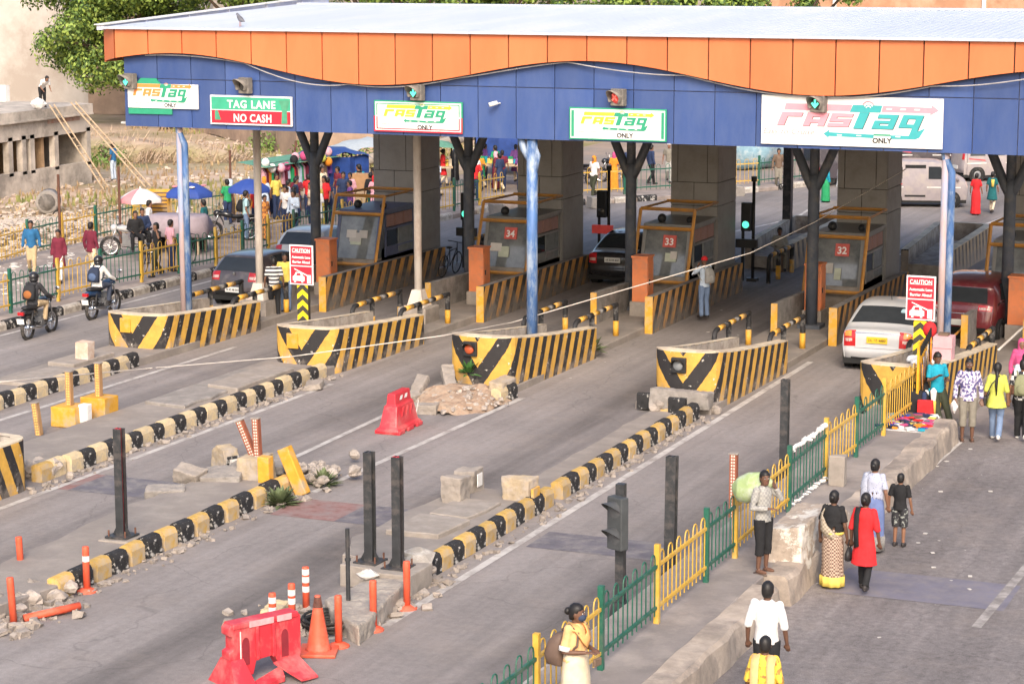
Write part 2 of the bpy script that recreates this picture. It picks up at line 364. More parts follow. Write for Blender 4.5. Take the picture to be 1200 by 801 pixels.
isl4=slab('traffic_island',[(-15.05,31.9),(-14.95,37),(-16.5,37.0),(-16.7,33),(-16.4,31.9)],.24,m_isl,jag=.05)
isl4c=slab('traffic_island',[(-15.0,37),(-14.85,46),(-15.9,46.6),(-15.8,37)],.05,m_isl,jag=.04)
isl4b=slab('traffic_island',[(-16.3,46),(-14.55,46),(-14.35,64),(-16.3,64)],.17,m_isl)
isl5b=slab('traffic_island',[(-11.5,45.5),(-9.3,45.5),(-9.3,64),(-11.5,64)],.17,m_isl)
kerbs(isl1,-29.3,28.2,46.4,.43,alt=(2,1)); kerbs(isl2,-24.42,36.0,46.6,.43,alt=(2,1),skip=()); kerbs(isl2,-24.5,35.1,35.96,.43,alt=(0,2))
kerbs(isl3,-19.72,28.55,36.3,.52,alt=(0,1)); kerbs(isl4,-14.88,31.9,45.6,.44,alt=(1,0),skip=(12,),x1=-14.78)
for k,(x,y,rz) in enumerate(((-15.2,45.75,1.45),(-15.62,45.85,1.5),(-16.0,45.95,1.6))):
    o=bpy.data.objects.new('kerb_block',kb[(1,0,1)[k]]); C.objects.link(o); o.parent=isl4; o.location=(x,y,.05); o.rotation_euler=(0,0,rz)
o=bpy.data.objects.new('kerb_block',kb[1]); C.objects.link(o); o.parent=isl3b; o.location=(-19.3,46.0,.0)
o=bpy.data.objects.new('kerb_block',kb[2]); C.objects.link(o); o.parent=isl3b; o.location=(-19.35,45.55,.0)
rough(slab('broken_slab',[(-15.33,29.3,0.3)[:2],(-14.28,28.27,0.3)[:2],(-14.52,30.33,0.3)[:2],(-14.85,31.4),(-15.3,31.6)],.3,mat('slab_concrete',(.33,.29,.25),rough=.95,var=.15,scale=2,bump=.5,bscale=30,dirt=(.25,.22,.2),damt=.4),jag=.07),.03,.06)
slab('paving_slab',[(-16.25,33.3),(-15.3,33.4),(-15.2,34.5),(-16.2,34.6)],.33,m_concl,z0=.2,jag=.03); slab('paving_slab',[(-16.15,34.75),(-15.35,34.7),(-15.25,36.0),(-16.1,36.0)],.3,m_concl,z0=.2,jag=.04)
slab('paving_slab',[(-30.7,44.6),(-29.9,44.5),(-29.9,46.3),(-30.7,46.4)],.3,m_concl,z0=.1); slab('paving_slab',[(-26.1,41.5),(-25.0,41.4),(-24.9,45.5),(-26.0,45.6)],.27,m_conc,z0=.1,jag=.05)
slab('paving_slab',[(-25.6,43.4),(-24.75,43.2),(-24.7,45.9),(-25.6,46.1)],.34,m_concl,z0=.1,jag=.03)
slab('paving_slab',[(-30.5,42.2),(-29.6,42.2),(-29.5,44.2),(-30.3,44.3)],.28,m_concl,z0=.1,jag=.03)
# -------- left footpath with its black and white kerb
fp=slab('footpath',[(-43,20),(-35.5,20),(-35.5,70),(-35.1,74),(-34.1,80.6),(-31.5,83.2),(-28.8,86.6),(-26.1,91.3),(-23.6,98),(-24.6,98.5),(-27.2,92.2),(-30,88),(-33,85.2),(-43,85)],.15,mat('footpath_paving',(.36,.30,.265),rough=.95,var=.2,scale=1.2,bump=.4,bscale=14,dirt=(.24,.2,.18),damt=.45,dscale=.8))
kerbs(fp,-35.42,36,74,.9,kbl,(0,1))
a=Vector((-35.0,74)); 
for b in ((-34.1,80.6),(-31.5,83.2),(-28.8,86.6),(-26.1,91.3),(-23.6,98)):
    b=Vector(b); d=b-a; n=int(d.length/.95)
    for i in range(n):
        p=a+d*(i+.5)/n
        if _rk.random()<.25: continue
        o=bpy.data.objects.new('kerb_block',kbl[0 if i%2 else 1] if _rk.random()<.5 else kbl[0]); C.objects.link(o); o.parent=fp; o.location=(p.x,p.y,0); o.rotation_euler=(0,0,math.atan2(d.y,d.x)-PI/2)
    a=b
# -------- right pavement with its rough concrete edge wall
m_pave=mat('pavement_top',(.235,.205,.19),rough=.95,var=.18,scale=1.3,bump=.45,bscale=18,dirt=(.35,.30,.265),damt=.4,dscale=.7)
m_edge=mat('pavement_edge',(.40,.33,.27),rough=.95,var=.25,scale=2,bump=.8,bscale=9,dirt=(.22,.185,.16),damt=.46,dscale=1.3)
slab('pavement',[(-10.75,10),(-9.42,10),(-9.42,31.9),(-9.40,45.5),(-9.9,45.8),(-9.9,46.3),(-11.0,46.3)],.45,m_pave)
mb=MB(); rr=random.Random(11); ys=[10+i*.42 for i in range(55)]+[33.4]
def ew(ys,x0,x1,base,amp):
    rings=[]
    for y in ys:
        j=rr.uniform(-amp,amp); h=base+rr.uniform(-amp,amp)*.6
        rings.append([Vector((x0,y,-.02)),Vector((x1+j*.4+.05,y,-.02)),Vector((x1+j,y,h-.06)),Vector((x1-.06+j*.5,y,h)),Vector((x0,y,h-.005))])
    mb.loft(rings)
ew([10+i*.45 for i in range(50)],-9.43,-9.0,.455,.035); ew([32.6+i*.42 for i in range(31)],-9.43,-9.02,.47,.06)
struct(mb,'pavement_edge',m_edge)
mb=MB(); mb.box((-9.3,34.3,.5),(.62,1.9,1.0),top=.93,jit=.06); mb.box((-9.25,35.6,.38),(.5,1.0,.76),top=.9,jit=.07)
tag(mb.build('parapet_block',mat('peeling_concrete',(.38,.31,.25),rough=.95,var=.25,scale=2,bump=.7,bscale=12,dirt=(.60,.56,.5),damt=.38,dscale=1.6,dedge=.03)),'broken concrete parapet with peeling whitewash behind the woman in the checked sari','parapet')
rough(bpy.data.objects['parapet_block'],.03,.05)
# -------- gravel and rubbish that nobody could count
def scatter(name,areas,n,r,m,seed,z=.0,flatk=1):
    rr=random.Random(seed); mb=MB()
    for i in range(n):
        x0,x1,y0,y1=rr.choice(areas); s=r*rr.uniform(.4,1.3)**1.5
        x=rr.gauss((x0+x1)/2,(x1-x0)/4); y=rr.uniform(y0,y1); ft=flatk
        mb.box((x,y,z+s*.3*ft),(s*rr.uniform(.7,1.5),s,s*rr.uniform(.4,.9)*ft),rz=rr.uniform(0,3),rx=rr.uniform(-.5,.5)*flatk,jit=s*.2*flatk)
    return stuff(mb,name,m)
scatter('gravel',[(-14.7,-14.35,30,46),(-19.7,-19.2,27,36.5),(-24.3,-23.9,34,47),(-11.4,-10.6,25,46),(-11.2,-10.7,27,33)],900,.07,m_rubble,5)
scatter('gravel',[(-21.6,-19.4,35.5,37.8),(-20.4,-19.0,26.5,28.5),(-16.4,-14.6,28.3,29.6),(-15.2,-14.4,29,31.8)],700,.10,m_rubble,6)
m_paper=mat('paper_litter',(.58,.54,.5),rough=.9,var=.1,rnd=.2)
scatter('litter',[(-9.1,-8.4,28,46),(-9.1,-5.5,28,46),(-11.2,-9.6,27,45),(-20,-12,46,60)],80,.055,m_paper,8,.005,.12)
scatter('litter',[(-42.8,-40.5,52,70),(-42,-38,50,56)],260,.14,m_paper,9,.15,.3)
# ================================================================ toll canopy
cb=Vector((-20,57,0)); cl=-cb
canopy=thing('toll_canopy','long toll plaza canopy with wavy orange and blue fascia over white metal roof','canopy',cb)
m_or=mat('orange_cladding',(.66,.165,.062),rough=.38,var=.05,scale=1.5,dirt=(.62,.20,.08),damt=.42,dscale=.9,rnd=.12,dedge=.25,stretch=(1,1,.3),bump=.35,bscale=1.6)
m_bl=mat('blue_cladding',(.035,.075,.235),rough=.4,var=.12,scale=1.2,dirt=(.075,.115,.26),damt=.46,dscale=1.8,bump=.35,bscale=1.6,rnd=.18,dedge=.25,stretch=(1,1,.3))
m_dk=mat('painted_gap_shade',(.03,.028,.028),rough=.9)  # near-black colour stands in for the shade in gaps and openings
m_roof=mat('white_roof_sheet',(.49,.53,.60),rough=.45,var=.06,scale=.6,dirt=(.55,.56,.6),damt=.36,dscale=.6,stretch=(1,.2,1))
m_lav=mat('shade_lavender_flashing',(.46,.48,.64),rough=.5,var=.12,scale=1.5,dirt=(.6,.6,.66),damt=.4)  # lavender cast of the shaded parapet face is put into this colour
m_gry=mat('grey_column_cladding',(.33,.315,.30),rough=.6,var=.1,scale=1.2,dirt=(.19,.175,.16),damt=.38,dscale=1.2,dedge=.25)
def wave(x): return 7.06+.34*math.cos(2*PI*(x+18.9)/11.2)
XE=-3.84; FY=49.76
for k in range(29):
    x0=-31.84+k*.9955; x1=x0+.9955; n=6; g=.016
    top=8.0; mb=MB(); xs=[x0+g+(x1-x0-2*g)*i/n for i in range(n+1)]
    poly=[(x,wave(x)) for x in xs]+[(x1-g,top),(x0+g,top)]
    mb.prism(poly,FY,FY+.05,'XZ'); mb.build('orange_panel',m_or,canopy,loc=cl)
mb=MB(); mb.add([(-31.86,FY,wave(-31.86)),(-31.86,FY,8.0),(-32.42,FY+.42,8.0),(-32.42,FY+.42,7.15),(-31.86,FY+.05,wave(-31.86)),(-31.86,FY+.05,8),(-32.4,FY+.5,8),(-32.4,FY+.5,7.15)],[(0,1,2,3),(7,6,5,4),(0,3,7,4),(1,5,6,2),(2,6,7,3),(0,4,5,1)]); mb.build('orange_panel',m_or,canopy,loc=cl)
mb=MB(); mb.box((-32.41,60.4,7.55),(.05,20.4,.85)); mb.build('side_panel',m_or,canopy,loc=cl)
# dark backing and wavy underside, painting the shade below the orange edge
mb=MB(); N=116
for i in range(N):
    x0=-31.8+i*.241; x1=x0+.241
    mb.quad((x0,FY+.06,wave(x0)-.02),(x1,FY+.06,wave(x1)-.02),(x1,FY+.06,7.98),(x0,FY+.06,7.98)); mb.quad((x0,FY+.05,wave(x0)),(x1,FY+.05,wave(x1)),(x1,50.0,wave(x1)+.03),(x0,50.0,wave(x0)+.03))
mb.build('fascia_backing',m_dk,canopy,loc=cl)
for r,(z0,z1) in enumerate(((5.5,6.72),(6.74,7.6))):
    for k in range(28):
        x0=-31.74+k*.995; mb=MB(); mb.box((x0+.4975,50.03,(z0+z1)/2),(.975,.05,z1-z0)); mb.build('blue_panel',m_bl,canopy,loc=cl)
mb=MB(); mb.box((-17.8,50.09,6.7),(27.9,.06,2.36)); mb.build('fascia_backing',mat('joint_backing',(.16,.16,.22),rough=.8),canopy,loc=cl)
for k in range(20):
    mb=MB(); mb.box((-31.75,50.6+k*.995,6.3),(.05,.975,1.6)); mb.build('blue_panel',m_bl,canopy,loc=cl)
# roof sheets
def roofz(y): return 8.03+(y-50)*.031 if y<=60.6 else 8.03+10.6*.031-(y-60.6)*.03
mb=MB()
for y0,y1 in ((49.72,55.2),(55.15,60.6),(60.6,71)):
    i=0; x=-32.2
    lift=.012 if y0<55 and y0>49.8 else 0
    while x<XE:
        p=.205; prof=[(0,0),(.13,0),(.15,.03),(.185,.03)]
        for q in range(4):
            a=prof[q]; b=prof[q+1] if q<3 else (p,0)
            mb.quad((x+a[0],y0,roofz(y0)+a[1]-lift),(x+b[0],y0,roofz(y0)+b[1]-lift),(x+b[0],y1,roofz(y1)+b[1]),(x+a[0],y1,roofz(y1)+a[1]))
        x+=p
mb.build('roof_sheet',m_roof,canopy,loc=cl)
mb=MB(); mb.box((-18,60.6,8.40),(28.4,.5,.02)); mb.box((-18,60.36,8.375),(28.4,.02,.03)); mb.box((-18,49.69,8.02),(28.3,.09,.06)); mb.build('roof_flashing',m_roof,canopy,loc=cl)
mb=MB(); mb.box((-18,60.45,8.352),(28.2,.1,.025)); mb.build('ridge_gap',m_dk,canopy,loc=cl)
mb=MB()
for a,b in ((-32.45,-32.28),): mb.add([(a,49.9,7.95),(b,49.9,7.95),(b,62.6,7.95),(a,62.6,7.95),(a,49.9,8.07),(b,49.9,8.07),(b,62.6,8.56),(a,62.6,8.56)],[(0,1,5,4),(1,2,6,5),(2,3,7,6),(3,0,4,7)])
mb.build('parapet_flashing',m_lav,canopy,loc=cl)
mb=MB(); mb.add([(-32.5,49.85,8.075),(-32.2,49.85,8.075),(-32.2,62.7,8.575),(-32.5,62.7,8.575),(-32.5,49.85,8.1),(-32.2,49.85,8.1),(-32.2,62.7,8.6),(-32.5,62.7,8.6)],[(0,3,2,1),(4,5,6,7),(0,1,5,4),(1,2,6,5),(2,3,7,6),(3,0,4,7)]); mb.build('parapet_cap',m_white,canopy,loc=cl)
for k in range(5):
    mb=MB(); mb.box((-32.26,52+k*2.2,roofz(52+k*2.2)+.05),(.05,.06,.1)); mb.build('parapet_bracket',m_lav,canopy,loc=cl)
mb=MB(); mb.box((-18,60.5,5.56),(28,20.6,.05)); mb.build('soffit',mat('soffit_sheet',(.5,.49,.47),rough=.7,var=.1),canopy,loc=cl)
mb=MB(); mb.box((-18,71,6.7),(28,.06,2.5)); mb.build('rear_fascia',m_bl,canopy,loc=cl)
# grey clad columns
for i,xr in enumerate((-29.2,-24.4,-19.56,-14.6,-9.7)):
    mb=MB(); mb.box((xr-.71,63.1,2.85),(1.36,1.74,5.4)); core=mb.build('column',m_dk,canopy,loc=cl)
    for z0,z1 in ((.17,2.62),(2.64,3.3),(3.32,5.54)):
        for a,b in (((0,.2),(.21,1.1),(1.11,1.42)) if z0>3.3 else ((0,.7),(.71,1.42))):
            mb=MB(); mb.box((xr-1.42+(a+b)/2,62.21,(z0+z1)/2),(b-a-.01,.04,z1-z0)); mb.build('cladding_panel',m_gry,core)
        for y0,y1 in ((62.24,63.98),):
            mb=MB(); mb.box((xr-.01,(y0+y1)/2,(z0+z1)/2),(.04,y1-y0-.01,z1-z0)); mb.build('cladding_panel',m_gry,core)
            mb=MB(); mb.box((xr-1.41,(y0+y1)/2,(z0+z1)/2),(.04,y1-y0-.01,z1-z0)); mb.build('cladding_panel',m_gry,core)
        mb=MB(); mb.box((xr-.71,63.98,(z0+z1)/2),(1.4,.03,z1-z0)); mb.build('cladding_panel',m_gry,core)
# tree-like forked steel columns
m_ycol=mat('blue_grey_steel',(.075,.085,.105),rough=.5,var=.2,scale=3,dirt=(.15,.14,.13),damt=.3)
for x,y in ((-30.5,58.1),(-25.75,58.4),(-20.75,58.1),(-15.3,57.0),(-10.35,57.7)):
    mb=MB(); mb.smooth=True; mb.tube([(x,y,.1),(x,y,3.95),(x,y,4.2)],[.155,.15,.15],14); mb.tube([(x,y,4.0),(x,y,5.6)],[.13,.12],12)
    col=mb.build('forked_column',m_ycol,canopy,loc=cl)
    for s in(-1,1):
        mb=MB(); mb.smooth=True; mb.tube([(x,y,3.75),(x+s*.14,y,4.02),(x+s*.82,y,5.58)],[.12,.125,.115],10); mb.build('arm',m_ycol,col)
    mb=MB(); mb.box((x,y,.2),(.6,.6,.14)); mb.build('base_plate',m_ycol,col)
# painted front poles
m_bp=mat('flaking_blue_paint',(.07,.15,.34),rough=.5,var=.25,scale=4,dirt=(.33,.40,.50),damt=.46,dscale=2.2,dedge=.08,stretch=(1,1,.35))
m_pk=mat('faded_pink_primer',(.46,.34,.32),rough=.6,var=.2,scale=4,dirt=(.20,.30,.47),damt=.40,dscale=2.0,stretch=(1,1,.25))
for k,(x,y,two) in enumerate(((-30.18,50.2,1),(-20.46,50.2,0),(-10.39,50.2,1))):
    mb=MB(); mb.smooth=True
    if two: mb.tube([(x+.075,y,.1),(x+.075,y,4.8),(x+.07,y,5.05),(x-.08,y,5.35),(x-.12,y,5.6)],.085,12)
    else: mb.tube([(x,y,.1),(x,y,5.6)],.135,14); mb.tube([(x-.32,y,5.6),(x-.22,y,5.25),(x-.03,y,4.95)],.09,10); mb.tube([(x+.1,y,4.7),(x+.17,y,5.1),(x+.04,y,5.4)],.05,8)
    p=mb.build('front_pole',m_bp,canopy,loc=cl)
    if two: mb=MB(); mb.smooth=True; mb.tube([(x-.075,y,.1),(x-.075,y,5.6)],.085,12); mb.build('pole_pipe',m_pk,p)
m_wp=mat('cream_pole_paint',(.58,.52,.46),rough=.6,var=.12,scale=3,dirt=(.42,.33,.28),damt=.42,dscale=2,stretch=(1,1,.4))
for k,(x,y) in enumerate(((-29.78,53.4),(-25.25,53.9))):
    mb=MB(); mb.smooth=True; mb.tube([(x,y,.6),(x,y,5.6)],.105,14); p=mb.build('cream_pole',m_wp,canopy,loc=cl)
    mb=MB(); mb.box((x,y,.82),(.48,.48,.46),top=.55); mb.box((x,y,.615),(.56,.56,.04)); mb.build('pole_shoe',m_wp,p)
    mb=MB(); mb.box((x,y,.35),(.82,.9,.5)); mb.build('pole_pedestal',m_concl,p,bevel=.03)
# wavy cable pinned under the orange
mb=MB(); pts=[]
for i in range(140):
    x=-31+i*.17; sag=.0
    u=((x+31)%2.9)/2.9; d=(.16 if int((x+31)/2.9)%3==1 else .03)
    pts.append((x,49.86,wave(x)-.03-4*d*u*(1-u)))
mb.tube(pts,.014,5); tag(mb.build('fascia_cable',mat('pale_cable',(.42,.40,.40),rough=.7)),'thin pale cable sagging along the wavy orange edge of the canopy','cable')
# ---------------------------------------------------------------- sign boards on the fascia
m_sw=mat('sign_white',(.80,.79,.77),rough=.45,var=.03,dirt=(.68,.65,.6),damt=.3); m_sg=mat('sign_green',(.03,.30,.17),rough=.45,var=.08); m_sr=mat('sign_red',(.52,.025,.045),rough=.45,var=.08)
m_so=mat('sign_orange',(.75,.26,.07),rough=.45,var=.05); m_sy=mat('sign_yellow',(.80,.62,.05),rough=.45,var=.05); m_spk=mat('sign_pink',(.76,.30,.36),rough=.45,var=.06); m_st=mat('sign_teal',(.05,.36,.38),rough=.45,var=.06); m_sk=mat('sign_black',(.03,.03,.03),rough=.5); m_sgr=mat('sign_grey',(.30,.29,.29),rough=.5)
SY=49.955
def flat(mb,pts,y,t=.004): mb.prism(pts,y-t,y,'XZ')
def board(name,label,x0,x1,z0,z1,m,border=None):
    t=thing(name,label,'sign board',((x0+x1)/2,SY,z0),group='sign boards along the canopy fascia')
    w=x1-x0; h=z1-z0
    mb=MB(); mb.box((0,0,h/2),(w,.05,h)); mb.build('panel',m,t,bevel=.006,seg=1)
    return t,w,h
def logo(t,x0,z0,w,h,ma,mb_,yy=-.027,shadow=False):
    X=lambda u:x0+u*w; Z=lambda v:z0+v*h
    def poly(ps,m,nm,dy=0):
        q=MB(); flat(q,[(X(u),Z(v)) for u,v in ps],yy-dy); q.build(nm,m,t)
    poly([(.045,.80),(.0555,1.0),(.47,1.0),(.46,.80)],ma,'logo_bar'); poly([(.455,.78),(.475,1.0),(.655,1.0),(.645,.78)],mb_,'logo_bar',.002)
    poly([(.65,.80),(.66,1.0),(.955,.97),(.952,1.06),(1.0,.89),(.945,.73),(.948,.80)],ma,'logo_bar')
    poly([(.645,.11),(.855,.11),(.86,.0),(.645,.0)],mb_,'logo_arrow'); poly([(.645,.0),(.645,.11),(.33,.15),(.332,.23),(.295,.10),(.325,-.02),(.33,.03)],mb_,'logo_arrow')
    poly([(.83,.0),(.86,.22),(.92,.35),(.885,.06),(.86,.0)],mb_,'logo_arrow',.001)
    for i in range(3): poly([(.68+i*.085,.88),(.682+i*.085,.92),(.715+i*.085,.92),(.713+i*.085,.88)],m_sw,'logo_dash',.004)
    for i in range(4): poly([(.38+i*.12,.055),(.38+i*.12,.085),(.41+i*.12,.085),(.41+i*.12,.055)],m_sw,'logo_dash',.004)
    for r in (.05,.085,.12):
        q=MB(); pts=[(X(.57)+r*w*.35*math.cos(a)*1.0,yy-.006,Z(.86)+r*w*.42*math.sin(a)) for a in [R(35+i*11) for i in range(11)]]; q.tube(pts,.012*w/3.2,4); q.build('logo_wave',m_sw if r<.12 else ma,t)
    LET=[(0,ma,[(0,48,0,88),(0,140,60,88)]),(170,ma,[(0,45,0,88),(95,140,0,88),(0,140,62,88),(0,140,22,44)]),(330,ma,[(0,140,64,88),(0,140,32,54),(0,140,0,22),(0,42,32,88),(98,140,0,54)]),(505,mb_,[(0,62,-10,97)]),(622,mb_,[(10,140,62,88),(0,140,-8,16),(0,140,28,48),(98,140,-8,88),(0,42,-8,48)]),(790,mb_,[(0,132,62,88),(0,132,4,28),(0,42,4,88),(90,132,-48,88)])]
    for off,dm in (((.012,.001),(0,0)) if shadow else ((0,0),)):
        for bx_,m,st in LET:
            q=MB()
            for k,(xa,xb,ya,yb) in enumerate(st):
                f=lambda x_,y_: (x0+(bx_+x_+.4*y_)/1050*w+off,z0+(70+y_)/215*h-off)
                flat(q,[f(xa,ya),f(xb,ya),f(xb,yb),f(xa,yb)],yy-.0007*k+(.003 if off else -.002))
            q.build('logo_letter',m_sk if off else m,t)
def border(t,w,h,m,z0=0,z1=None,inset=.03,th=.035,yy=-.0285):
    z1=h if z1 is None else z1; q=MB()
    for a in (((-w/2+inset,z0+inset),(w/2-inset,z0+inset+th)),((-w/2+inset,z1-inset-th),(w/2-inset,z1-inset)),((-w/2+inset,z0+inset+th),(-w/2+inset+th,z1-inset-th)),((w/2-inset-th,z0+inset+th),(w/2-inset,z1-inset-th))):
        flat(q,[a[0],(a[1][0],a[0][1]),a[1],(a[0][0],a[1][1])],yy)
    return stuff(q,'border_line',m,t)
# 1: white and orange board pasted over a green one
t,w,h=board('sign_board','white toll tag board with orange and green lettering at the far end of the fascia',-31.60,-29.52,5.98,6.60,m_sw)
mb=MB(); mb.prism([(-1.04,-.16),(.25,-.15),(.25,0),(-1.04,0)],.0,.03,'XZ'); mb.prism([(-.82,.60),(-.65,.76),(-.20,.76),(-.05,.60)],.0,.03,'XZ'); mb.build('old_board',m_sg,t)
logo(t,-.88,.16,1.75,.46,m_so,m_sg); text('ONLY',.13,m_sk,t,(.22,-.027,.045),bold=.004); text('Easy to Cruise',.075,m_sgr,t,(-.62,-.027,.12),shear=.3)
# 2: TAG LANE / NO CASH
t,w,h=board('sign_board','green and red lane board reading TAG LANE over NO CASH',-29.17,-26.83,5.62,6.36,m_sw)
mb=MB(); flat(mb,[(-w/2+.04,h*.52),(w/2-.04,h*.52),(w/2-.04,h-.04),(-w/2+.04,h-.04)],-.0255); mb.build('green_band',mat('sign_bright_green',(.05,.36,.22),rough=.45,var=.1),t)
mb=MB(); flat(mb,[(-w/2+.04,.04),(w/2-.04,.04),(w/2-.04,h*.49),(-w/2+.04,h*.49)],-.0255); mb.build('red_band',m_sr,t)
text('TAG LANE',.27,m_sw,t,(.02,-.031,h*.585),bold=.008,space=1.15,width=1.38); text('NO CASH',.27,m_sw,t,(.05,-.031,h*.12),bold=.008,space=1.1,width=1.08)
mb=MB(); flat(mb,[(.87,.06),(1.04,.07),(1.03,.38),(1.12,.66),(.80,.64),(.86,.52),(.90,.40)],-.030); flat(mb,[(-1.03,.12),(-.86,.12),(-.92,.28),(-.95,.36),(-1.03,.35)],-.030); mb.build('torn_tape',mat('tape_green',(.08,.30,.18),rough=.5),t)
# 3, 4: yellow and green boards
for x0,x1,z0,z1,lab,two in ((-24.55,-22.17,5.58,6.34,'white tag board with yellow lettering and half green half red border',1),(-19.40,-16.97,5.54,6.30,'white tag board with yellow lettering inside an all green border',0)):
    t,w,h=board('sign_board',lab,x0,x1,z0,z1,m_sg if not two else m_sg)
    if two:
        mb=MB(); flat(mb,[(-w/2-.002,-.002),(w/2+.002,-.002),(w/2+.002,h*.5),(-w/2-.002,h*.5)],-.0255); mb.build('red_edge',m_sr,t)
    mb=MB(); flat(mb,[(-w/2+.035,.035),(w/2-.035,.035),(w/2-.035,h-.035),(-w/2+.035,h-.035)],-.0285,.002); mb.build('white_field',m_sw,t)
    if two:
        for a,b,m in ((0,.5,m_sr),(.5,1,m_sg)):
            q=MB(); z0_=.07 if a==0 else h*.52; z1_=h*.48 if a==0 else h-.07
            for s in(-1,1): xx=s*(w/2-.085); flat(q,[(xx-.015,z0_),(xx+.015,z0_),(xx+.015,z1_),(xx-.015,z1_)],-.032)
            zz=.075 if a==0 else h-.075; flat(q,[(-w/2+.09,zz-.012),(w/2-.09,zz-.012),(w/2-.09,zz+.012),(-w/2+.09,zz+.012)],-.032); q.build('border_line',m,t)
    else:
        q=MB()
        for s in(-1,1): xx=s*(w/2-.09); flat(q,[(xx-.035,.07),(xx+.035,.07),(xx+.035,h-.07),(xx-.035,h-.07)],-.032)
        q.build('border_line',m_sg,t)
    logo(t,-.93,.24,1.85,.42,m_sy,m_sg,yy=-.033); text('ONLY',.15,m_sk,t,(.19,-.033,.075),bold=.005); text('Easy to Cruise',.075,m_sgr,t,(-.75,-.033,.17),shear=.3)
# 5: the big board
t,w,h=board('sign_board','big white board with pink and teal tag lettering, widest on the fascia',-14.68,-10.50,5.58,6.70,m_sw)
logo(t,-1.72,.20,3.72,.74,m_spk,m_st,shadow=True); text('Easy to Cruise',.17,m_sgr,t,(-1.45,-.027,.245),shear=.3,width=1.2)
mb=MB(); flat(mb,[(.54,.06),(.92,.06),(.92,.26),(.54,.26)],-.036); mb.build('patch_label',m_sw,t); mb=MB(); flat(mb,[(.54,.26),(.92,.26),(.92,.30),(.54,.30)],-.036); mb.build('patch_strip',m_sg,t); text('ONLY',.16,m_sk,t,(.73,-.042,.10),bold=.006)
# lane signal lamps
m_hous=mat('signal_housing',(.16,.145,.13),rough=.7,var=.25,dirt=(.3,.26,.22),damt=.35); m_gl=mat('green_arrow_lamp',(.10,.75,.50),emit=.9); m_rl=mat('red_lamp',(.65,.07,.06),emit=.12); m_dl=mat('signal_lens_off',(.06,.055,.05),rough=.2)
for x,z,kind,lab in ((-31.52,6.66,'g','green arrow lane lamp at the far left corner of the fascia'),(-28.15,6.62,'o','unlit hooded lane lamp above the TAG LANE board'),(-23.38,6.56,'g','green arrow lane lamp above the red and green bordered board'),(-18.18,6.56,'r','red lane lamp above the green bordered board'),(-13.36,6.54,'g','green arrow lane lamp over the pink lettered board')):
    t=thing('signal_lamp',lab,'signal lamp',(x,49.80,z),R(-20),group='lane signal lamps on the fascia')
    mb=MB(); mb.box((0,.1,0),(.38,.16,.40)); mb.build('housing',m_hous,t,bevel=.02)
    mb=MB(); mb.smooth=True; n=14; ring0=[];ring1=[]
    vs=[];fs=[]
    for i in range(n+1):
        a=R(-40+260*i/n); L=.10+.17*max(0,math.sin(a)); 
        for r_,yy in ((.17,.02),(.18,-L)): vs.append((r_*math.cos(a),yy,r_*math.sin(a)))
        for r_,yy in ((.155,.02),(.165,-L)): vs.append((r_*math.cos(a),yy,r_*math.sin(a)))
    for i in range(n):
        a=i*4;b=a+4; fs+= [(a,b,b+1,a+1),(a+2,a+3,b+3,b+2),(a+1,b+1,b+3,a+3)]
    mb.add(vs,fs); mb.build('visor',m_hous,t)
    mb=MB(); mb.smooth=True; mb.lathe([(.15,.0),(.12,-.03),(.001,-.045)],(0,.015,0),16,'Y'); mb.build('lens',m_rl if kind=='r' else m_dl,t)
    if kind=='g':
        mb=MB(); mb.prism([(-.025,.09),(.025,.09),(.025,-.02),(.07,.03),(.105,-.005),(0,-.11),(-.105,-.005),(-.07,.03),(-.025,-.02)],-.062,-.05,'XZ'); mb.build('arrow',m_gl,t)
    if kind=='r':
        mb=MB(); 
        for s in(-1,1): mb.box((0,-.05,0),(.2,.012,.035),ry=s*PI/4)
        mb.build('cross',mat('red_cross_lamp',(.9,.16,.12),emit=.35),t)
t=thing('cctv_camera','small white camera bracketed to the blue fascia between two boards','camera',(-21.27,49.9,6.34))
mb=MB(); mb.smooth=True; mb.tube([(.05,-.05,.02),(-.12,-.16,-.03)],.055,10); mb.build('camera_body',m_sw,t); mb=MB(); mb.tube([(.06,.1,.0),(.04,-.04,.0)],.02,6); mb.build('bracket',m_sw,t)
t=thing('pigeon','grey pigeon standing on the roof edge above the orange panels','pigeon',(-28.45,50.3,8.07),R(60))
mb=MB(); mb.smooth=True; mb.loft([[Vector((0+rx*math.cos(2*PI*k/8),y,z+rz_*math.sin(2*PI*k/8))) for k in range(8)] for y,z,rx,rz_ in ((-.2,.13,.02,.01),(-.1,.16,.05,.045),(.0,.19,.075,.07),(.08,.24,.055,.06),(.12,.29,.035,.035),(.15,.31,.033,.033),(.18,.31,.02,.02),(.215,.30,.004,.004))]); mb.build('body',mat('pigeon_grey',(.14,.14,.16),rough=.7,var=.3,scale=12),t)
mb=MB(); mb.cyl((-.02,0,0),(-.02,0,.14),.008,n=5); mb.cyl((.025,.02,0),(.025,.02,.14),.008,n=5); mb.build('legs',mat('pigeon_legs',(.4,.15,.12)),t)
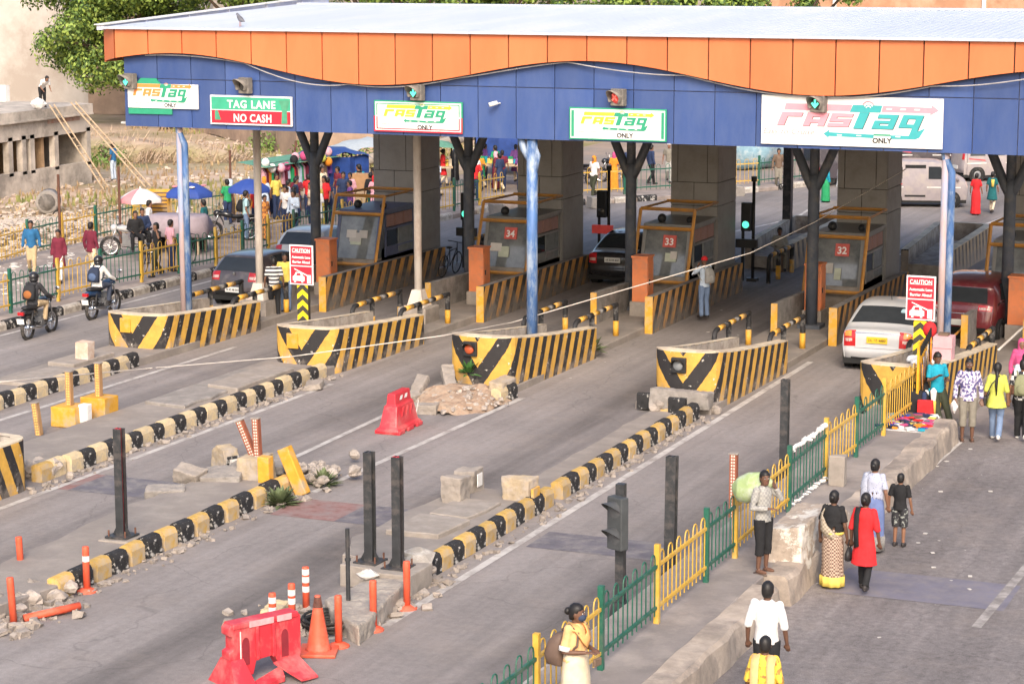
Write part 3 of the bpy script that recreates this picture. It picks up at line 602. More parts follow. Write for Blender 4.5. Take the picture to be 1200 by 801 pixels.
# ================================================================ crash barriers, booths, rails
m_bar=stripe_mat('barrier_stripes',(.024,.022,.024),(.66,.385,.07),.50,.42,chips=.36,damt=.34)
m_barw=stripe_mat('wall_stripes',(.03,.027,.027),(.72,.36,.08),.60,.55,dirt=(.20,.175,.15),damt=.5)
m_bart=stripe_mat('rear_stripes',(.10,.085,.07),(.50,.38,.24),.50,.3,dirt=(.26,.22,.19),damt=.5)
m_rim=mat('cream_rim',(.62,.52,.38),rough=.85,var=.15,scale=3,bump=.3,bscale=20,dirt=(.42,.34,.26),damt=.42)
m_inn=mat('barrier_inside',(.42,.37,.32),rough=.9,var=.2,scale=2,bump=.4,dirt=(.25,.21,.18),damt=.45)
def nose_barrier(label,x,y,L=5.1,w=1.5,h0=1.30,h1=.78,flip=1,mats=(m_bar,m_rim,m_inn),group='striped crash barriers at the lane noses',open_=True,tx=.18):
    """hollow boat-shaped concrete barrier: blunt nose at y, two walls running back"""
    t=thing('crash_barrier',label,'crash barrier',(x,y,0),0,group)
    out=[]    # outline from rear left round the nose to rear right : (px,py, s)
    def pt(px,py): out.append(Vector((px,py*flip)))
    n=8
    for i in range(n+1): pt(-w+.28-.28*(i/n)*1.0, L*.97-(L*.97-.42)*i/n)
    for i in range(1,5): a=i/5*PI/2; pt(-w+.30*(1-math.cos(a))*1, .42-.34*math.sin(a))
    for i in range(0,5): pt(-w+.34+(w-.70)*i/4,.05-.05*math.sin(PI*i/4))
    for i in range(1,5): a=i/5*PI/2; pt(-.36+.36*math.sin(a),.05+.4*(1-math.cos(a)))
    for i in range(n+1): pt(0+tx*i/n, .48+(L-.48)*i/n)
    N=len(out); acc=[0]
    for i in range(1,N): acc.append(acc[-1]+(out[i]-out[i-1]).length)
    mid=(acc[9+4]+acc[9+8])/2
    def uu(i):
        d=abs(acc[i]-mid); return .62*min(d,.75)+max(0,d-.75)*1.0
    def hh(i): f=min(1,max(0,(abs(out[i].y)-.3)/(L-.3))); return h0+(h1-h0)*f**.8
    th=.24; inn=[]
    for i in range(N):
        d=(out[min(i+1,N-1)]-out[max(i-1,0)]).normalized(); inn.append(out[i]+Vector((d.y,-d.x))*(-th)*(1 if flip>0 else -1))
    mb=MB()
    for i in range(N-1):
        a,b=out[i],out[i+1]; ha,hb=hh(i),hh(i+1)
        q=[(a.x,a.y,0),(b.x,b.y,0),(b.x,b.y,hb-.03),(a.x,a.y,ha-.03)]; uv=[(uu(i),0),(uu(i+1),0),(uu(i+1),hb),(uu(i),ha)]
        mb.add(q,[(0,1,2,3) if flip>0 else (3,2,1,0)],[uv if flip>0 else uv[::-1]])
    for i in (0,N-1):
        a,b=out[i],inn[i]; h=hh(i)-.03; mb.add([(a.x,a.y,0),(b.x,b.y,0),(b.x,b.y,h),(a.x,a.y,h)],[(0,1,2,3)],[[(0,0),(.1,0),(.1,.1),(0,.1)]])
    mb.build('striped_face',mats[0],t)
    mb=MB()
    for i in range(N-1):
        a,b,c,d=out[i],out[i+1],inn[i+1],inn[i]; ha,hb=hh(i),hh(i+1)
        mb.quad((a.x,a.y,ha),(b.x,b.y,hb),(c.x,c.y,hb+.01),(d.x,d.y,ha+.01)); mb.quad((a.x,a.y,ha-.03),(b.x,b.y,hb-.03),(b.x,b.y,hb),(a.x,a.y,ha))
    mb.build('rim',mats[1],t)
    mb=MB()
    for i in range(N-1):
        c,d=inn[i+1],inn[i]; mb.quad((d.x,d.y,0),(c.x,c.y,0),(c.x,c.y,hh(i+1)),(d.x,d.y,hh(i)))
    mb.prism([(p.x,p.y) for p in (inn if flip>0 else inn[::-1])],.05,.42); mb.build('inner_wall',mats[2],t)
    return t
def hazard_lamp(t,px,pz,lens):
    mb=MB(); mb.box((px,-.03,pz),(.34,.1,.34)); k=mb.build('lamp_housing',m_blackp,t,bevel=.02)
    mb=MB(); mb.smooth=True; mb.lathe([(.12,0),(.10,-.03),(.001,-.05)],(px,-.08,pz),14,'Y'); mb.build('lamp_lens',lens,k)
    mb=MB(); mb.smooth=True; n=12; vs=[];fs=[]
    for i in range(n+1):
        a=R(-20+220*i/n); vs+=[(px+.14*math.cos(a),-.08,pz+.14*math.sin(a)),(px+.15*math.cos(a),-.08-.16*max(0,math.sin(a))-.02,pz+.15*math.sin(a))]
    for i in range(n): fs.append((i*2,i*2+2,i*2+3,i*2+1))
    mb.add(vs,fs); mb.build('lamp_visor',m_blackp,k)
b1=nose_barrier('striped barrier at the foot of the leftmost blue pole',-29.2,47.45,w=1.8,h0=1.05,L=4.6)
b2=nose_barrier('striped barrier with a yellow box, below the caution board nearest the cars',-24.25,47.0,w=1.7,h0=1.10,L=4.7)
b3=nose_barrier('striped barrier with a plant growing from its nose beside the rubble heap',-19.45,46.4,w=1.6)
b4=nose_barrier('striped barrier with a round grey lamp, at the end of the kerb row',-14.55,46.35,w=1.5)
b5=nose_barrier('barrier with worn stripes behind the men leaning on the pavement edge',-9.85,46.4,w=1.6,L=6.5)
b6=nose_barrier('cut-off striped barrier at the photo edge with smashed concrete end',-24.3,34.75,L=5.5,w=1.9,flip=-1,h0=1.0,h1=.95,tx=-.12)
for b,px in ((b1,-1.1),(b2,-1.1)):
    mb=MB(); mb.box((px,-.0,.76),(.3,.06,.36)); mb.build('yellow_box',m_yel,b,bevel=.01)
m_lens_o=mat('orange_lens',(.50,.10,.04),rough=.25); hazard_lamp(b3,-.98,1.0,m_lens_o); hazard_lamp(b4,-.85,.98,mat('grey_lens',(.22,.23,.24),rough=.2))
def plant(t,name,c,r,n,m,seed):
    rr=random.Random(seed); mb=MB(); c=Vector(c)
    for i in range(n):
        a=rr.uniform(0,2*PI); e=rr.uniform(.1,1.3); d=Vector((math.cos(a)*math.cos(e),math.sin(a)*math.cos(e),math.sin(e))); L=r*rr.uniform(.6,1.1); s=d.cross(Vector((0,0,1))).normalized()*L*.16
        p=c+d*L*.25; mb.quad(p,p+d*L*.4+s,p+d*L-Vector((0,0,L*.15)),p+d*L*.4-s)
    return mb.build(name,m,t)
m_leaf=mat('leaf_green',(.06,.16,.035),rough=.6,var=.35,scale=8); m_leafd=mat('dusty_leaf',(.12,.15,.07),rough=.8,var=.35,scale=8)
t=thing('weed','leafy green weed sprouting from the striped barrier beside the rubble heap','plant',(-20.45,46.3,.42)); plant(t,'leaves',(0,0,0),.34,34,m_leaf,1)
t=thing('weed','dusty weed at the foot of the bent striped rail before the wired cabinet','plant',(-19.4,51.6,.15)); plant(t,'leaves',(0,0,0),.4,40,m_leafd,2)
t=thing('grass_tuft','tuft of dry grass below the yellow and black kerb near the tilted signs','grass',(-19.35,35.3,0)); plant(t,'blades',(0,0,0),.35,120,m_leafd,3)
t=thing('grass_tuft','grass tuft among the stones behind the yellow concrete props','grass',(-19.3,36.9,0)); plant(t,'blades',(0,0,0),.35,70,m_leafd,4)
# rear barriers beyond the booths
m_rearset=(m_bart,m_rim,m_inn)
for x,lab in ((-13.9,'rear striped barrier beyond the grey column of booth 32'),(-18.9,'rear striped barrier beside the seated man in grey')):
    b=nose_barrier(lab,x,74.6,L=6.6,w=1.9,flip=-1,h0=1.0,h1=.85,mats=m_rearset,group='rear barriers beyond the booths',tx=-.1)
# ---------------------------------------------------------------- booths with striped lane walls
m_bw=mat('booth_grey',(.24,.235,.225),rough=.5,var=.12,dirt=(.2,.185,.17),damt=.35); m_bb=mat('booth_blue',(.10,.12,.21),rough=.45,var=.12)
m_fr=mat('orange_tube',(.58,.27,.06),rough=.5,var=.15,dirt=(.35,.2,.1),damt=.32); m_pinkp=mat('salmon_panel',(.36,.2,.17),rough=.6,var=.1)
m_bg=mat('booth_glass',(.09,.10,.105),rough=.06,var=.3,scale=1.5,spec=.7,dirt=(.24,.25,.25),damt=.45,dscale=1.2,dedge=.2); m_numb=mat('number_plate_red',(.50,.09,.07),rough=.5,emit=.06)  # dusty glass, colours lightened to stand in for a brighter booth interior
m_cab=mat('orange_cabinet',(.70,.22,.085),rough=.5,var=.1,scale=2,dirt=(.45,.2,.12),damt=.35)
m_wallc=mat('wall_concrete',(.30,.275,.25),rough=.9,var=.18,scale=1.6,bump=.4,dirt=(.19,.17,.155),damt=.48)
def booth(i,x,num,blue=False):
    lab={0:'blue framed toll booth with papers on its window at the far left lane',1:'grey toll booth behind the plain blue front pole',2:'grey toll booth where a man leans at the window',3:'grey toll booth beside the white sedan lane',4:'toll booth behind the forked column at the right edge of the photo'}[i]
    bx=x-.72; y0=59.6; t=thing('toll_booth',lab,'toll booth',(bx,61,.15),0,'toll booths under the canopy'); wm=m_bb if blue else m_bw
    hw=.66; f0=-1.5; zt=2.1; zb=.78     # f0 = foot of the slanted front, local y
    def q(name,pts,m,par=t,th=.03):
        a,b,c,d=[Vector(p) for p in pts]; nrm=(b-a).cross(d-a).normalized()*th; mb=MB(); mb.add([a,b,c,d,a-nrm,b-nrm,c-nrm,d-nrm],[(0,1,2,3),(7,6,5,4),(0,4,5,1),(1,5,6,2),(2,6,7,3),(3,7,4,0)]); return mb.build(name,m,par)
    mb=MB(); mb.box((0,-.15,zb/2),(hw*2,2.6,zb)); mb.build('base',m_concl,t)
    f1=f0+.36     # top of the front leans back into the booth
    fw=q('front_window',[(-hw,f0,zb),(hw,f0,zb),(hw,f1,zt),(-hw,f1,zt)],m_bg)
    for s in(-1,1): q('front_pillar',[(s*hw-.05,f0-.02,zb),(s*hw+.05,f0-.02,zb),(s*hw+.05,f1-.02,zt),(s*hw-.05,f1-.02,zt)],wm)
    mb=MB(); mb.box((0,f1+.05,zt-.17),(hw*2,.1,.34)); mb.build('front_header',wm,t)
    for s in(-1,1):
        w=hw*s; e=.004*s
        mb=MB(); mb.box((w-.03*s,.1,zb+.02),(.06,2.4,.5)); mb.build('side_sill',wm,t)
        pts=[(w,f0,zb),(w,-.85,zb),(w,-.85,zt),(w,f1,zt)]
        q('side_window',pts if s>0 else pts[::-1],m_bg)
        mb=MB()
        for yy in (-.85,1.1): mb.box((w,yy,(zb+zt)/2),(.07,.08,zt-zb))
        mb.box((w,.12,zt-.50),(.07,1.95,.07)); mb.box((w,.12,zt-.03),(.07,2.1,.06)); mb.box((w,.12,zb+.27),(.08,1.9,.05)); stuff(mb,'side_frame',wm,t)
        for k in range(3): mb=MB(); mb.box((w,-.5+k*.62,zt-.26),(.04,.56,.36)); mb.build('vent_panel',m_pinkp,t)
        mb=MB(); mb.box((w-.02*s,-.38,1.2),(.02,.85,.75)); mb.build('window_pane',m_glass,t); mb=MB(); mb.box((w+.0,.56,1.2),(.03,.98,.75)); mb.build('window_pane',mat('pale_pane',(.24,.25,.25),rough=.2,var=.15),t)
    mb=MB(); mb.box((0,.18,zt+.05),(hw*2+.12,2.6,.09)); mb.build('roof',wm,t,bevel=.01)
    mb=MB(); mb.box((0,1.14,1.35),(hw*2,.05,1.5)); mb.build('rear_wall',wm,t)
    if num:
        mb=MB(); yp=f0+.36*(zt-.36-zb)/(zt-zb); mb.box((.12,yp-.05,zt-.36),(.38,.05,.34),rx=-.265); pl=mb.build('number_plate',m_numb,t); text(num,.27,m_sw,pl,(.12,yp-.108,zt-.455),rot=(PI/2-.265,0,0),bold=.006)  # red plate is given a faint glow of its own
    # things seen through the front window
    ins=MB(); ins.box((0,f0+.28,zb+.12),(1.1,.35,.2)); ins.build('desk',m_concl,t)
    rr=random.Random(i)
    for k in range(4 if i==0 else 2):
        px=rr.uniform(-.4,.3); pz=zb+rr.uniform(.3,.6 if i else .85); py=f0+.36*(pz-zb)/(zt-zb)-.02; mb=MB(); mb.box((px,py-.02,pz),(rr.uniform(.18,.4),.01,rr.uniform(.2,.34)),rx=-.27); mb.build('pasted_notice',m_paper if k!=1 else mat('pale_green_notice',(.50,.53,.42),rough=.9),t)
    # orange guard frame in front
    mb=MB(); fx=.80; fy=f0-.28; A=[(-fx,fy,.62),(-fx,fy+.72,2.62)]; 
    for s in(-1,1): mb.tube([(s*fx,fy-.1,.55),(s*fx,fy+.65,2.62)],.05,4)
    for z in (.66,2.10,2.62): yy=fy-.1+.75*(z-.55)/2.07; mb.tube([(-fx,yy,z),(fx,yy,z)],.05,4)
    for s in(-1,1): mb.tube([(s*fx,fy+.65,2.62),(s*.72,1.25,2.60)],.035,4)
    mb.tube([(-.75,1.0,2.62),(.75,1.0,2.62)],.045,4)
    mb.build('guard_frame',m_fr,t)
    mb=MB(); mb.smooth=True; mb.ell((-.35,-.6,zt+.2),(.13,.13,.13)); mb.build('rooftop_beacon',m_blackp,t)
    mb=MB(); mb.smooth=True; mb.ell((.45,-.5,zt+.17),(.1,.14,.1)); mb.build('rooftop_camera',m_blackp,t)
    # lane walls
    xr=x+.40
    tw=thing('lane_wall','striped wall by the '+lab.replace(' at the far left lane','').replace(' at the right edge of the photo',''),'barrier wall',(xr,55.4,0),0,'striped walls along the booths')
    mb=MB(); L=8.1
    for k in range(9):
        a=L*k/9; b=L*(k+1)/9; h=lambda v:.98-.13*v/L
        mb.add([(0,a,0),(0,b,0),(0,b,h(b)),(0,a,h(a))],[(0,1,2,3)],[[(a,0),(b,0),(b,h(b)),(a,h(a))]])
    mb.build('striped_face',m_barw,tw)
    mb=MB(); mb.add([(-.005,0,0),(-.005,L,0),(-.005,L,.85),(-.005,0,.98),(-.2,0,0),(-.2,L,0),(-.2,L,.85),(-.2,0,.98)],[(3,2,6,7),(5,4,7,6),(1,5,6,2)]); mb.build('wall_core',m_wallc,tw)
    mb=MB(); mb.box((-.1,-.012,.49),(.215,.03,.99)); mb.build('yellow_end',m_yel,tw)
    tl=thing('lane_wall','plain wall, yellow end, left of the '+lab.replace(' at the far left lane',''),'barrier wall',(xr-1.72,55.4,0),0,'plain walls along the booths')
    mb=MB(); mb.add([(0,0,0),(.14,0,0),(.14,5.5,0),(0,5.5,0),(0,0,1.0),(.14,0,1.0),(.14,5.5,.85),(0,5.5,.85)],[(3,2,1,0),(4,5,6,7),(0,1,5,4),(1,2,6,5),(2,3,7,6),(3,0,4,7)]); mb.build('wall_core',m_wallc,tl)
    mb=MB(); mb.box((.07,-.012,.5),(.17,.03,1.01)); mb.build('yellow_end',m_yel,tl)
    # orange switch cabinet on a plinth
    tc=thing('switch_cabinet',['orange cabinet below the blue framed booth, behind the caution board','orange cabinet left of the plain blue front pole','orange cabinet crossed by the white overhead wire','tall orange cabinet behind a forked column, left of the white sedan','narrow orange cabinet at the right edge of the photo'][i],'cabinet',(x-.55 if i not in (3,4) else (x-.78 if i==3 else x-.28),57.3 if i!=3 else 57.6,.15),0,'orange cabinets before the booths')
    mb=MB(); mb.box((0,0,.2),(.52,.62,.42)); mb.build('plinth',m_concl,tc); mb=MB(); mb.box((0,0,1.0),(.44,.5,1.2)); mb.build('cabinet_body',m_cab,tc,bevel=.02); mb=MB(); mb.box((0,0,1.63),(.48,.55,.05)); mb.build('cabinet_lid',m_cab,tc); mb=MB(); mb.box((.225,0,.98),(.015,.42,1.0)); d=mb.build('cabinet_door',m_cab,tc); mb=MB(); mb.box((.24,-.14,.95),(.03,.04,.14)); mb.build('handle',m_blackp,d)
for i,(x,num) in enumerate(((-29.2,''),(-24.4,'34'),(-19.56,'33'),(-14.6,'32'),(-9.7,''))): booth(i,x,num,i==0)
# ---------------------------------------------------------------- bent tube rails
def rail(label,x,y,L=2.6,x1=None):
    t=thing('tube_rail',label,'guard rail',(x,y,.15),0,'bent striped rails before the booths'); x1=0 if x1 is None else x1-x
    h=.82; n=6
    mb=MB(); mb.smooth=True; mb.tube([(0,0,0),(0,0,h-.2),(0,.04,h-.08),(0,.14,h-.01),(0,.3,h)],.062,10); mb.build('bent_end',m_blk,t)
    for k in range(n):
        a=.3+(L-.3)*k/n; b=.3+(L-.3)*(k+1)/n; mb=MB(); mb.smooth=True; mb.tube([(x1*a/L,a,h),(x1*b/L,b,h)],.064,10); mb.build('rail_band',m_yel if k%2==0 else m_blk,t)
    for f in (.42,1.0):
        mb=MB(); mb.smooth=True; mb.tube([(x1*f,L*f-.05,0),(x1*f,L*f-.05,h*.5)],.075,10); p=mb.build('rail_post',m_yel,t); mb=MB(); mb.tube([(x1*f,L*f-.05,h*.5),(x1*f,L*f-.05,h)],.068,10); mb.build('post_upper',m_blk,p)
for i,x in enumerate(XR):
    where=['by the first cream post','by the second cream post','near the dusty weed','left of the white sedan','beside the dark red car'][i]
    rail('left bent black and yellow rail '+where,x-1.62,51.0,2.9); rail('right bent black and yellow rail '+where,x-.22,50.9,3.0)
rail('bent rail on the rear island beyond the leaning man booth',-18.6,64.3,2.6); rail('bent rail on the rear island behind the black sedan',-23.5,64.3,2.6); rail('bent rail on the rear island beyond the blue framed booth',-28.4,64.4,2.6)
# ---------------------------------------------------------------- caution boards on chevron posts
m_chy=mat('chevron_yellow',(.80,.58,.02),rough=.5,var=.06); m_chb=mat('chevron_black',(.05,.047,.035),rough=.6)
def caution(label,x,y,z0):
    t=thing('caution_sign',label,'road sign',(x,y,.3),0,'caution boards on chevron posts'); z0-=.3
    mb=MB(); mb.box((0,0,z0/2+.1),(.30,.12,z0+.1)); mb.build('post',m_chb,t)
    H=.27
    k=0; z=.55
    while z<z0-.02:
        a=z; mb=MB(); flat(mb,[(-.15,a-.0),(0,a+.13),(.15,a),(.15,a+.13),(0,a+.26),(-.15,a+.13)],-.063,.003); mb.build('chevron',m_chy,t); z+=H
    w=.66;h=1.0
    mb=MB(); mb.box((0,-.09,z0+h/2),(w,.03,h)); b=mb.build('board',mat('sign_pinkish_white',(.78,.70,.70),rough=.5),t,bevel=.008)
    mb=MB(); flat(mb,[(-w/2+.035,z0+h*.49),(w/2-.035,z0+h*.49),(w/2-.035,z0+h-.035),(-w/2+.035,z0+h-.035)],-.106); mb.build('upper_field',m_sr,b)
    mb=MB(); flat(mb,[(-w/2+.035,z0+.035),(w/2-.035,z0+.035),(w/2-.035,z0+h*.46),(-w/2+.035,z0+h*.46)],-.106); mb.build('lower_field',m_sr,b)
    text('CAUTION',.13,m_sw,b,(0,-.111,z0+.82),bold=.003,width=.5); text('Automatic Lane',.088,m_sw,b,(0,-.111,z0+.665),bold=.003,width=.52); text('Barrier Ahead',.088,m_sw,b,(0,-.111,z0+.545),bold=.003,width=.48)
    mb=MB(); flat(mb,[(-.25,z0+.805),(.25,z0+.805),(.25,z0+.815),(-.25,z0+.815)],-.111); mb.build('underline',m_sw,b)
    mb=MB(); Z=z0+.06
    flat(mb,[(-.24,Z+.04),(-.24,Z+.15),(-.2,Z+.17),(-.15,Z+.26),(.0,Z+.26),(.05,Z+.17),(.09,Z+.15),(.09,Z+.04),(.05,Z+.04),(.05,Z),(.0,Z),(.0,Z+.04),(-.15,Z+.04),(-.15,Z),(-.2,Z),(-.2,Z+.04)],-.111); mb.build('car_symbol',m_sw,b)
    mb=MB(); flat(mb,[(-.14,Z+.17),(-.12,Z+.235),(-.03,Z+.235),(-.01,Z+.17)],-.113); mb.build('car_window_symbol',m_sr,b)
    mb=MB(); flat(mb,[(.16,Z-.01),(.27,Z-.01),(.27,Z+.2),(.16,Z+.2)],-.111); mb.build('gate_symbol',m_sw,b); mb=MB(); flat(mb,[(-.2,Z+.33),(-.19,Z+.35),(.17,Z+.2),(.16,Z+.17)],-.111); mb.build('boom_symbol',m_sw,b)
caution('red caution board on chevron post before the blue framed booth',-26.25,49.3,1.76)
caution('red caution board on chevron post between the white sedan and the blue pole',-10.72,49.3,1.83)
# ---------------------------------------------------------------- lane light stands behind the booths
for i,(x,y,on,lab) in enumerate(((-28.4,64.0,'g','green lit lane light stand beyond the blue framed booth'),(-24.7,66.2,'r','red lit lane light stand with crash panel behind the black sedan'),(-19.5,64.6,'g','green lit lane light stand right of the grey column of booth 33'))):
    t=thing('lane_light_stand',lab,'traffic light',(x,y,.15),0,'lane light stands behind the booths')
    for xx,h in ((0,2.0),(.32,3.05)):
        mb=MB(); mb.smooth=True; mb.tube([(xx,0,0),(xx,0,h)],.05,8); mb.build('pole',m_blackp,t)
    mb=MB(); mb.box((.14,-.12,1.95),(.30,.2,.85)); k=mb.build('lamp_head',m_blackp,t,bevel=.02)
    mb=MB(); mb.lathe([(.11,0),(.001,-.03)],(.14,-.22,1.72),12,'Y'); mb.build('lit_lens',m_gl if on=='g' else m_dl,k)
    mb=MB(); mb.box((.16,-.12,1.15),(.66,.16,.26)); mb.build('warning_panel',m_rl if on=='r' else m_blackp,t)
    mb=MB(); mb.tube([(.32,0,3.0),(.32,0,3.15)],.09,8); mb.build('pole_cap',m_blackp,t); mb=MB(); mb.box((.32,0,.05),(.3,.3,.1)); mb.build('base_plate',m_blackp,t)
# far dark post
t=thing('steel_post','tall dark steel post standing in the road behind the seated man','post',(-20.65,73.55,0)); mb=MB(); mb.box((0,0,2.4),(.28,.28,4.8)); mb.build('shaft',m_steel,t); mb=MB(); mb.box((0,0,.05),(.5,.5,.1)); mb.build('base_plate',m_steel,t)
# ---------------------------------------------------------------- steel posts, plinths
def hpost(label,x,y,h,z0=0,w=.145,plinth=None,rx=0,red=False,d=.15):
    t=thing('steel_post',label,'post',(x,y,z0),0,'black steel posts on the islands'); t.rotation_euler=(rx,0,0)
    mb=MB(); mb.box((0,-d/2+.012,h/2),(w,.024,h)); mb.box((0,d/2-.012,h/2),(w,.024,h)); mb.build('flange',m_steel,t); mb=MB(); mb.box((.0,0,h/2),(.025,d-.05,h)); mb.box((-w/2+.01,0,h/2),(.02,d-.05,h)); mb.build('web',m_steel if not red else m_red,t)
    mb=MB(); mb.box((0,0,.015),(.42,.42,.03)); bp=mb.build('base_plate',m_steel,t)
    for sx in(-1,1):
        for sy in(-1,1): mb=MB(); mb.cyl((sx*.16,sy*.16,0),(sx*.16,sy*.16,.13),.016,n=6); mb.build('anchor_bolt',m_rust,bp)
    for s in(-1,1): mb=MB(); mb.prism([(s*w/2,.03),(s*(w/2+.1),.03),(s*w/2,.22)],-.01,.01,'XZ'); mb.build('gusset',m_steel,t)
    if plinth: mb=MB(); mb.box((0,0,-plinth[2]/2),plinth,jit=.02); mb.build('plinth',m_concl,t,bevel=.02)
hpost('black steel post with red edge on the nearest broken island, on a square plinth',-20.24,31.39,1.85,.28,red=True,plinth=(.62,.62,.14))
hpost('black steel post, left one of the pair on the broken slab',-15.57,31.34,1.8,.34,plinth=(.75,.75,.34)); hpost('black steel post, right one of the pair on the broken slab',-14.97,31.12,1.8,.36,red=True,plinth=(.8,.8,.36))
t=thing('steel_post','thin black rod standing on the broken slab beside the orange posts','post',(-14.98,29.39,0.3)); mb=MB(); mb.cyl((0,0,0),(0,0,1.12),.035,n=8); mb.build('rod',m_steel,t); mb=MB(); mb.cyl((0,0,.62),(0,0,.66),.048,n=8); mb.build('collar',m_steel,t)
hpost('black post with pale cap behind the white tied fence panel',-11.4,40.7,1.95,0,w=.15,d=.15); hpost('plain black post leaning behind the yellow fence panel, next to the signal post',-11.15,33.2,2.05,.0,w=.17,rx=-.03)
t=thing('traffic_signal','dark traffic signal post with two unlit hooded lamps behind the green fence','traffic light',(-11.05,30.6,0))
mb=MB(); mb.box((0,0,1.1),(.13,.13,2.2)); mb.build('post',m_steel,t); mb=MB(); mb.box((0,0,.2),(.3,.3,.4),top=.7); mb.box((0,0,.02),(.55,.5,.04)); mb.build('foot',m_steel,t)
mb=MB(); mb.box((-.17,-.10,1.65),(.16,.30,.80)); hd=mb.build('signal_head',mat('signal_grey',(.06,.065,.068),rough=.6,var=.2),t,bevel=.02); hd.rotation_euler=(0,0,R(66))
for z in (1.86,1.46):
    mb=MB(); mb.smooth=True; vs=[];fs=[];n=12
    for k in range(n+1):
        a=R(-35+250*k/n); vs+=[(-.25-.2*max(0,math.sin(a)+.15),-.10+.135*math.cos(a),z+.135*math.sin(a)),(-.24,-.10+.13*math.cos(a),z+.13*math.sin(a))]
    for k in range(n): fs.append((2*k,2*k+2,2*k+3,2*k+1))
    mb.add(vs,fs); mb.build('lamp_visor',mat('visor_grey',(.07,.072,.075),rough=.6),hd); mb=MB(); mb.lathe([(.125,0),(.001,-.03)],(-.25,-.10,z),14,'X'); mb.build('lens',mat('off_lens',(.09,.095,.10),rough=.2),hd)
# red-white studded marker posts
def marker(label,x,y,h,z0=0,block=None,rx=0,ry=0,col='o',name='marker_post'):
    t=thing(name,label,'marker post',(x,y,z0),0,'studded steel marker posts'); zz=0
    if block: mb=MB(); mb.box((0,0,block[2]/2),block,jit=.015); mb.build('block',m_yel,t,bevel=.02); zz=block[2]
    m=Matrix.Rotation(ry,3,'Y')@Matrix.Rotation(rx,3,'X')
    mb=MB(); mb.box(m@Vector((0,0,h/2))+Vector((0,0,zz)),(.13,.11,h),rx=rx,ry=ry); p=mb.build('post',mat('rust_red_post',(.28,.09,.05),rough=.7,var=.2) if col=='r' else mat('rust_post',(.36,.21,.10),rough=.7,var=.2),t)
    mb=MB(); n=int(h/.055)
    for i in range(n):
        for xx in(-.022,.022): mb.box(m@Vector((xx,-.058,(i+.5)*h/n))+Vector((0,0,zz)),(.026,.01,.034),rx=rx,ry=ry)
    stuff(mb,'white_studs',mat('stud_white',(.75,.60,.52),rough=.6) if col=='r' else mat('stud_yellow',(.75,.50,.14),rough=.6),p)
    mb=MB(); mb.box(m@Vector((0,0,h+.01))+Vector((0,0,zz)),(.17,.14,.02),rx=rx,ry=ry); mb.build('cap',m_concl,t)
marker('left studded post on a yellow block beside the second island',-26.83,39.75,.72,0,(.62,.55,.45)); marker('right studded post on a yellow block beside the second island',-26.55,40.45,.72,.03,(.62,.55,.5))
marker('leaning studded post behind the cut-off striped barrier',-26.9,38.7,.68,0,None,ry=-.12)
marker('left of the crossed red studded posts on the concrete stump',-20.45,36.3,.70,.62,col='r',ry=-.42); marker('upright one of the crossed red studded posts on the concrete stump',-20.3,36.2,.74,.62,col='r',ry=-.04)
marker('red studded post behind the green fence beside the man with the sack',-11.45,37.6,1.15,.0,col='r')
t=thing('concrete_stump','pinkish concrete stub standing on the island before the leftmost striped barrier','stump',(-30.1,45.3,.2)); mb=MB(); mb.box((0,0,.25),(.36,.3,.5),jit=.02); mb.build('stub',mat('pink_stub',(.58,.42,.32),rough=.9,var=.15,dirt=(.6,.55,.5),damt=.4),t)
t=thing('meter_box','small white box tied beside the yellow post blocks','box',(-26.45,39.75,.1)); mb=MB(); mb.box((0,0,.2),(.22,.2,.4)); mb.build('case',m_white,t,bevel=.02)
# stumps and props on the broken islands
def stump(label,x,y,z,d,m=m_concl,rz=0,rx=0,ry=0):
    t=thing('concrete_stump',label,'concrete stump',(x,y,z),rz); mb=MB(); mb.box((0,0,d[2]/2),d,jit=.05,top=.92,rx=rx,ry=ry); rough(mb.build('block',m,t),.025,.05); return t
m_ylst=mat('yellowed_concrete',(.38,.30,.20),rough=.9,var=.25,scale=4,bump=.5,bscale=20,dirt=(.36,.31,.27),damt=.5)
stump('left broken concrete stump of the pair on the paved island',-16.15,35.9,.2,(.44,.44,.48)); s=stump('right broken concrete stump with a white label on its side',-16.25,36.75,.15,(.44,.46,.52)); mb=MB(); mb.box((.26,-.05,.32),(.02,.22,.24)); mb.build('white_label',m_white,s,bevel=.01)
s=stump('yellowed square concrete stump beside the kerb row',-15.12,36.55,.05,(.6,.4,.58),m_ylst); mb=MB(); mb.box((.32,-.08,.22),(.05,.3,.42)); mb.build('yellow_face',m_yel,s)
stump('square concrete stump carrying the crossed red studded posts',-20.35,36.2,.15,(.62,.55,.5),m_ylst)
t=thing('concrete_prop','yellow painted leaning concrete props shaped like an inverted V','prop',(-20.0,36.0,.0)); mb=MB(); mb.box((.02,-.1,.36),(.24,.2,.75),rx=.03); mb.build('upright_prop',m_yel,t,bevel=.02); mb=MB(); mb.box((.45,.2,.42),(.24,.2,.95),ry=-.42); mb.build('leaning_prop',m_yel,t,bevel=.02)
t=thing('kerb_chunk','tilted round-ended kerb chunk with a white panel lying on the broken island','kerb chunk',(-21.5,37.0,.1)); t.scale=(.8,.8,.85); mb=MB(); mb.prism([(-.3,0),(.3,0),(.32,.35),(.2,.55),(-.12,.58),(-.3,.4)],-.2,.2,'XZ'); rough(mb.build('body',m_ylst,t),.025,.055); mb=MB(); mb.box((.34,0,.25),(.06,.34,.4),ry=.1); mb.build('dark_face',m_kblk,t,bevel=.03); mb=MB(); mb.box((.38,0,.25),(.02,.2,.26),ry=.1); mb.build('white_panel',m_white,t); t.rotation_euler=(0,.15,-.5)
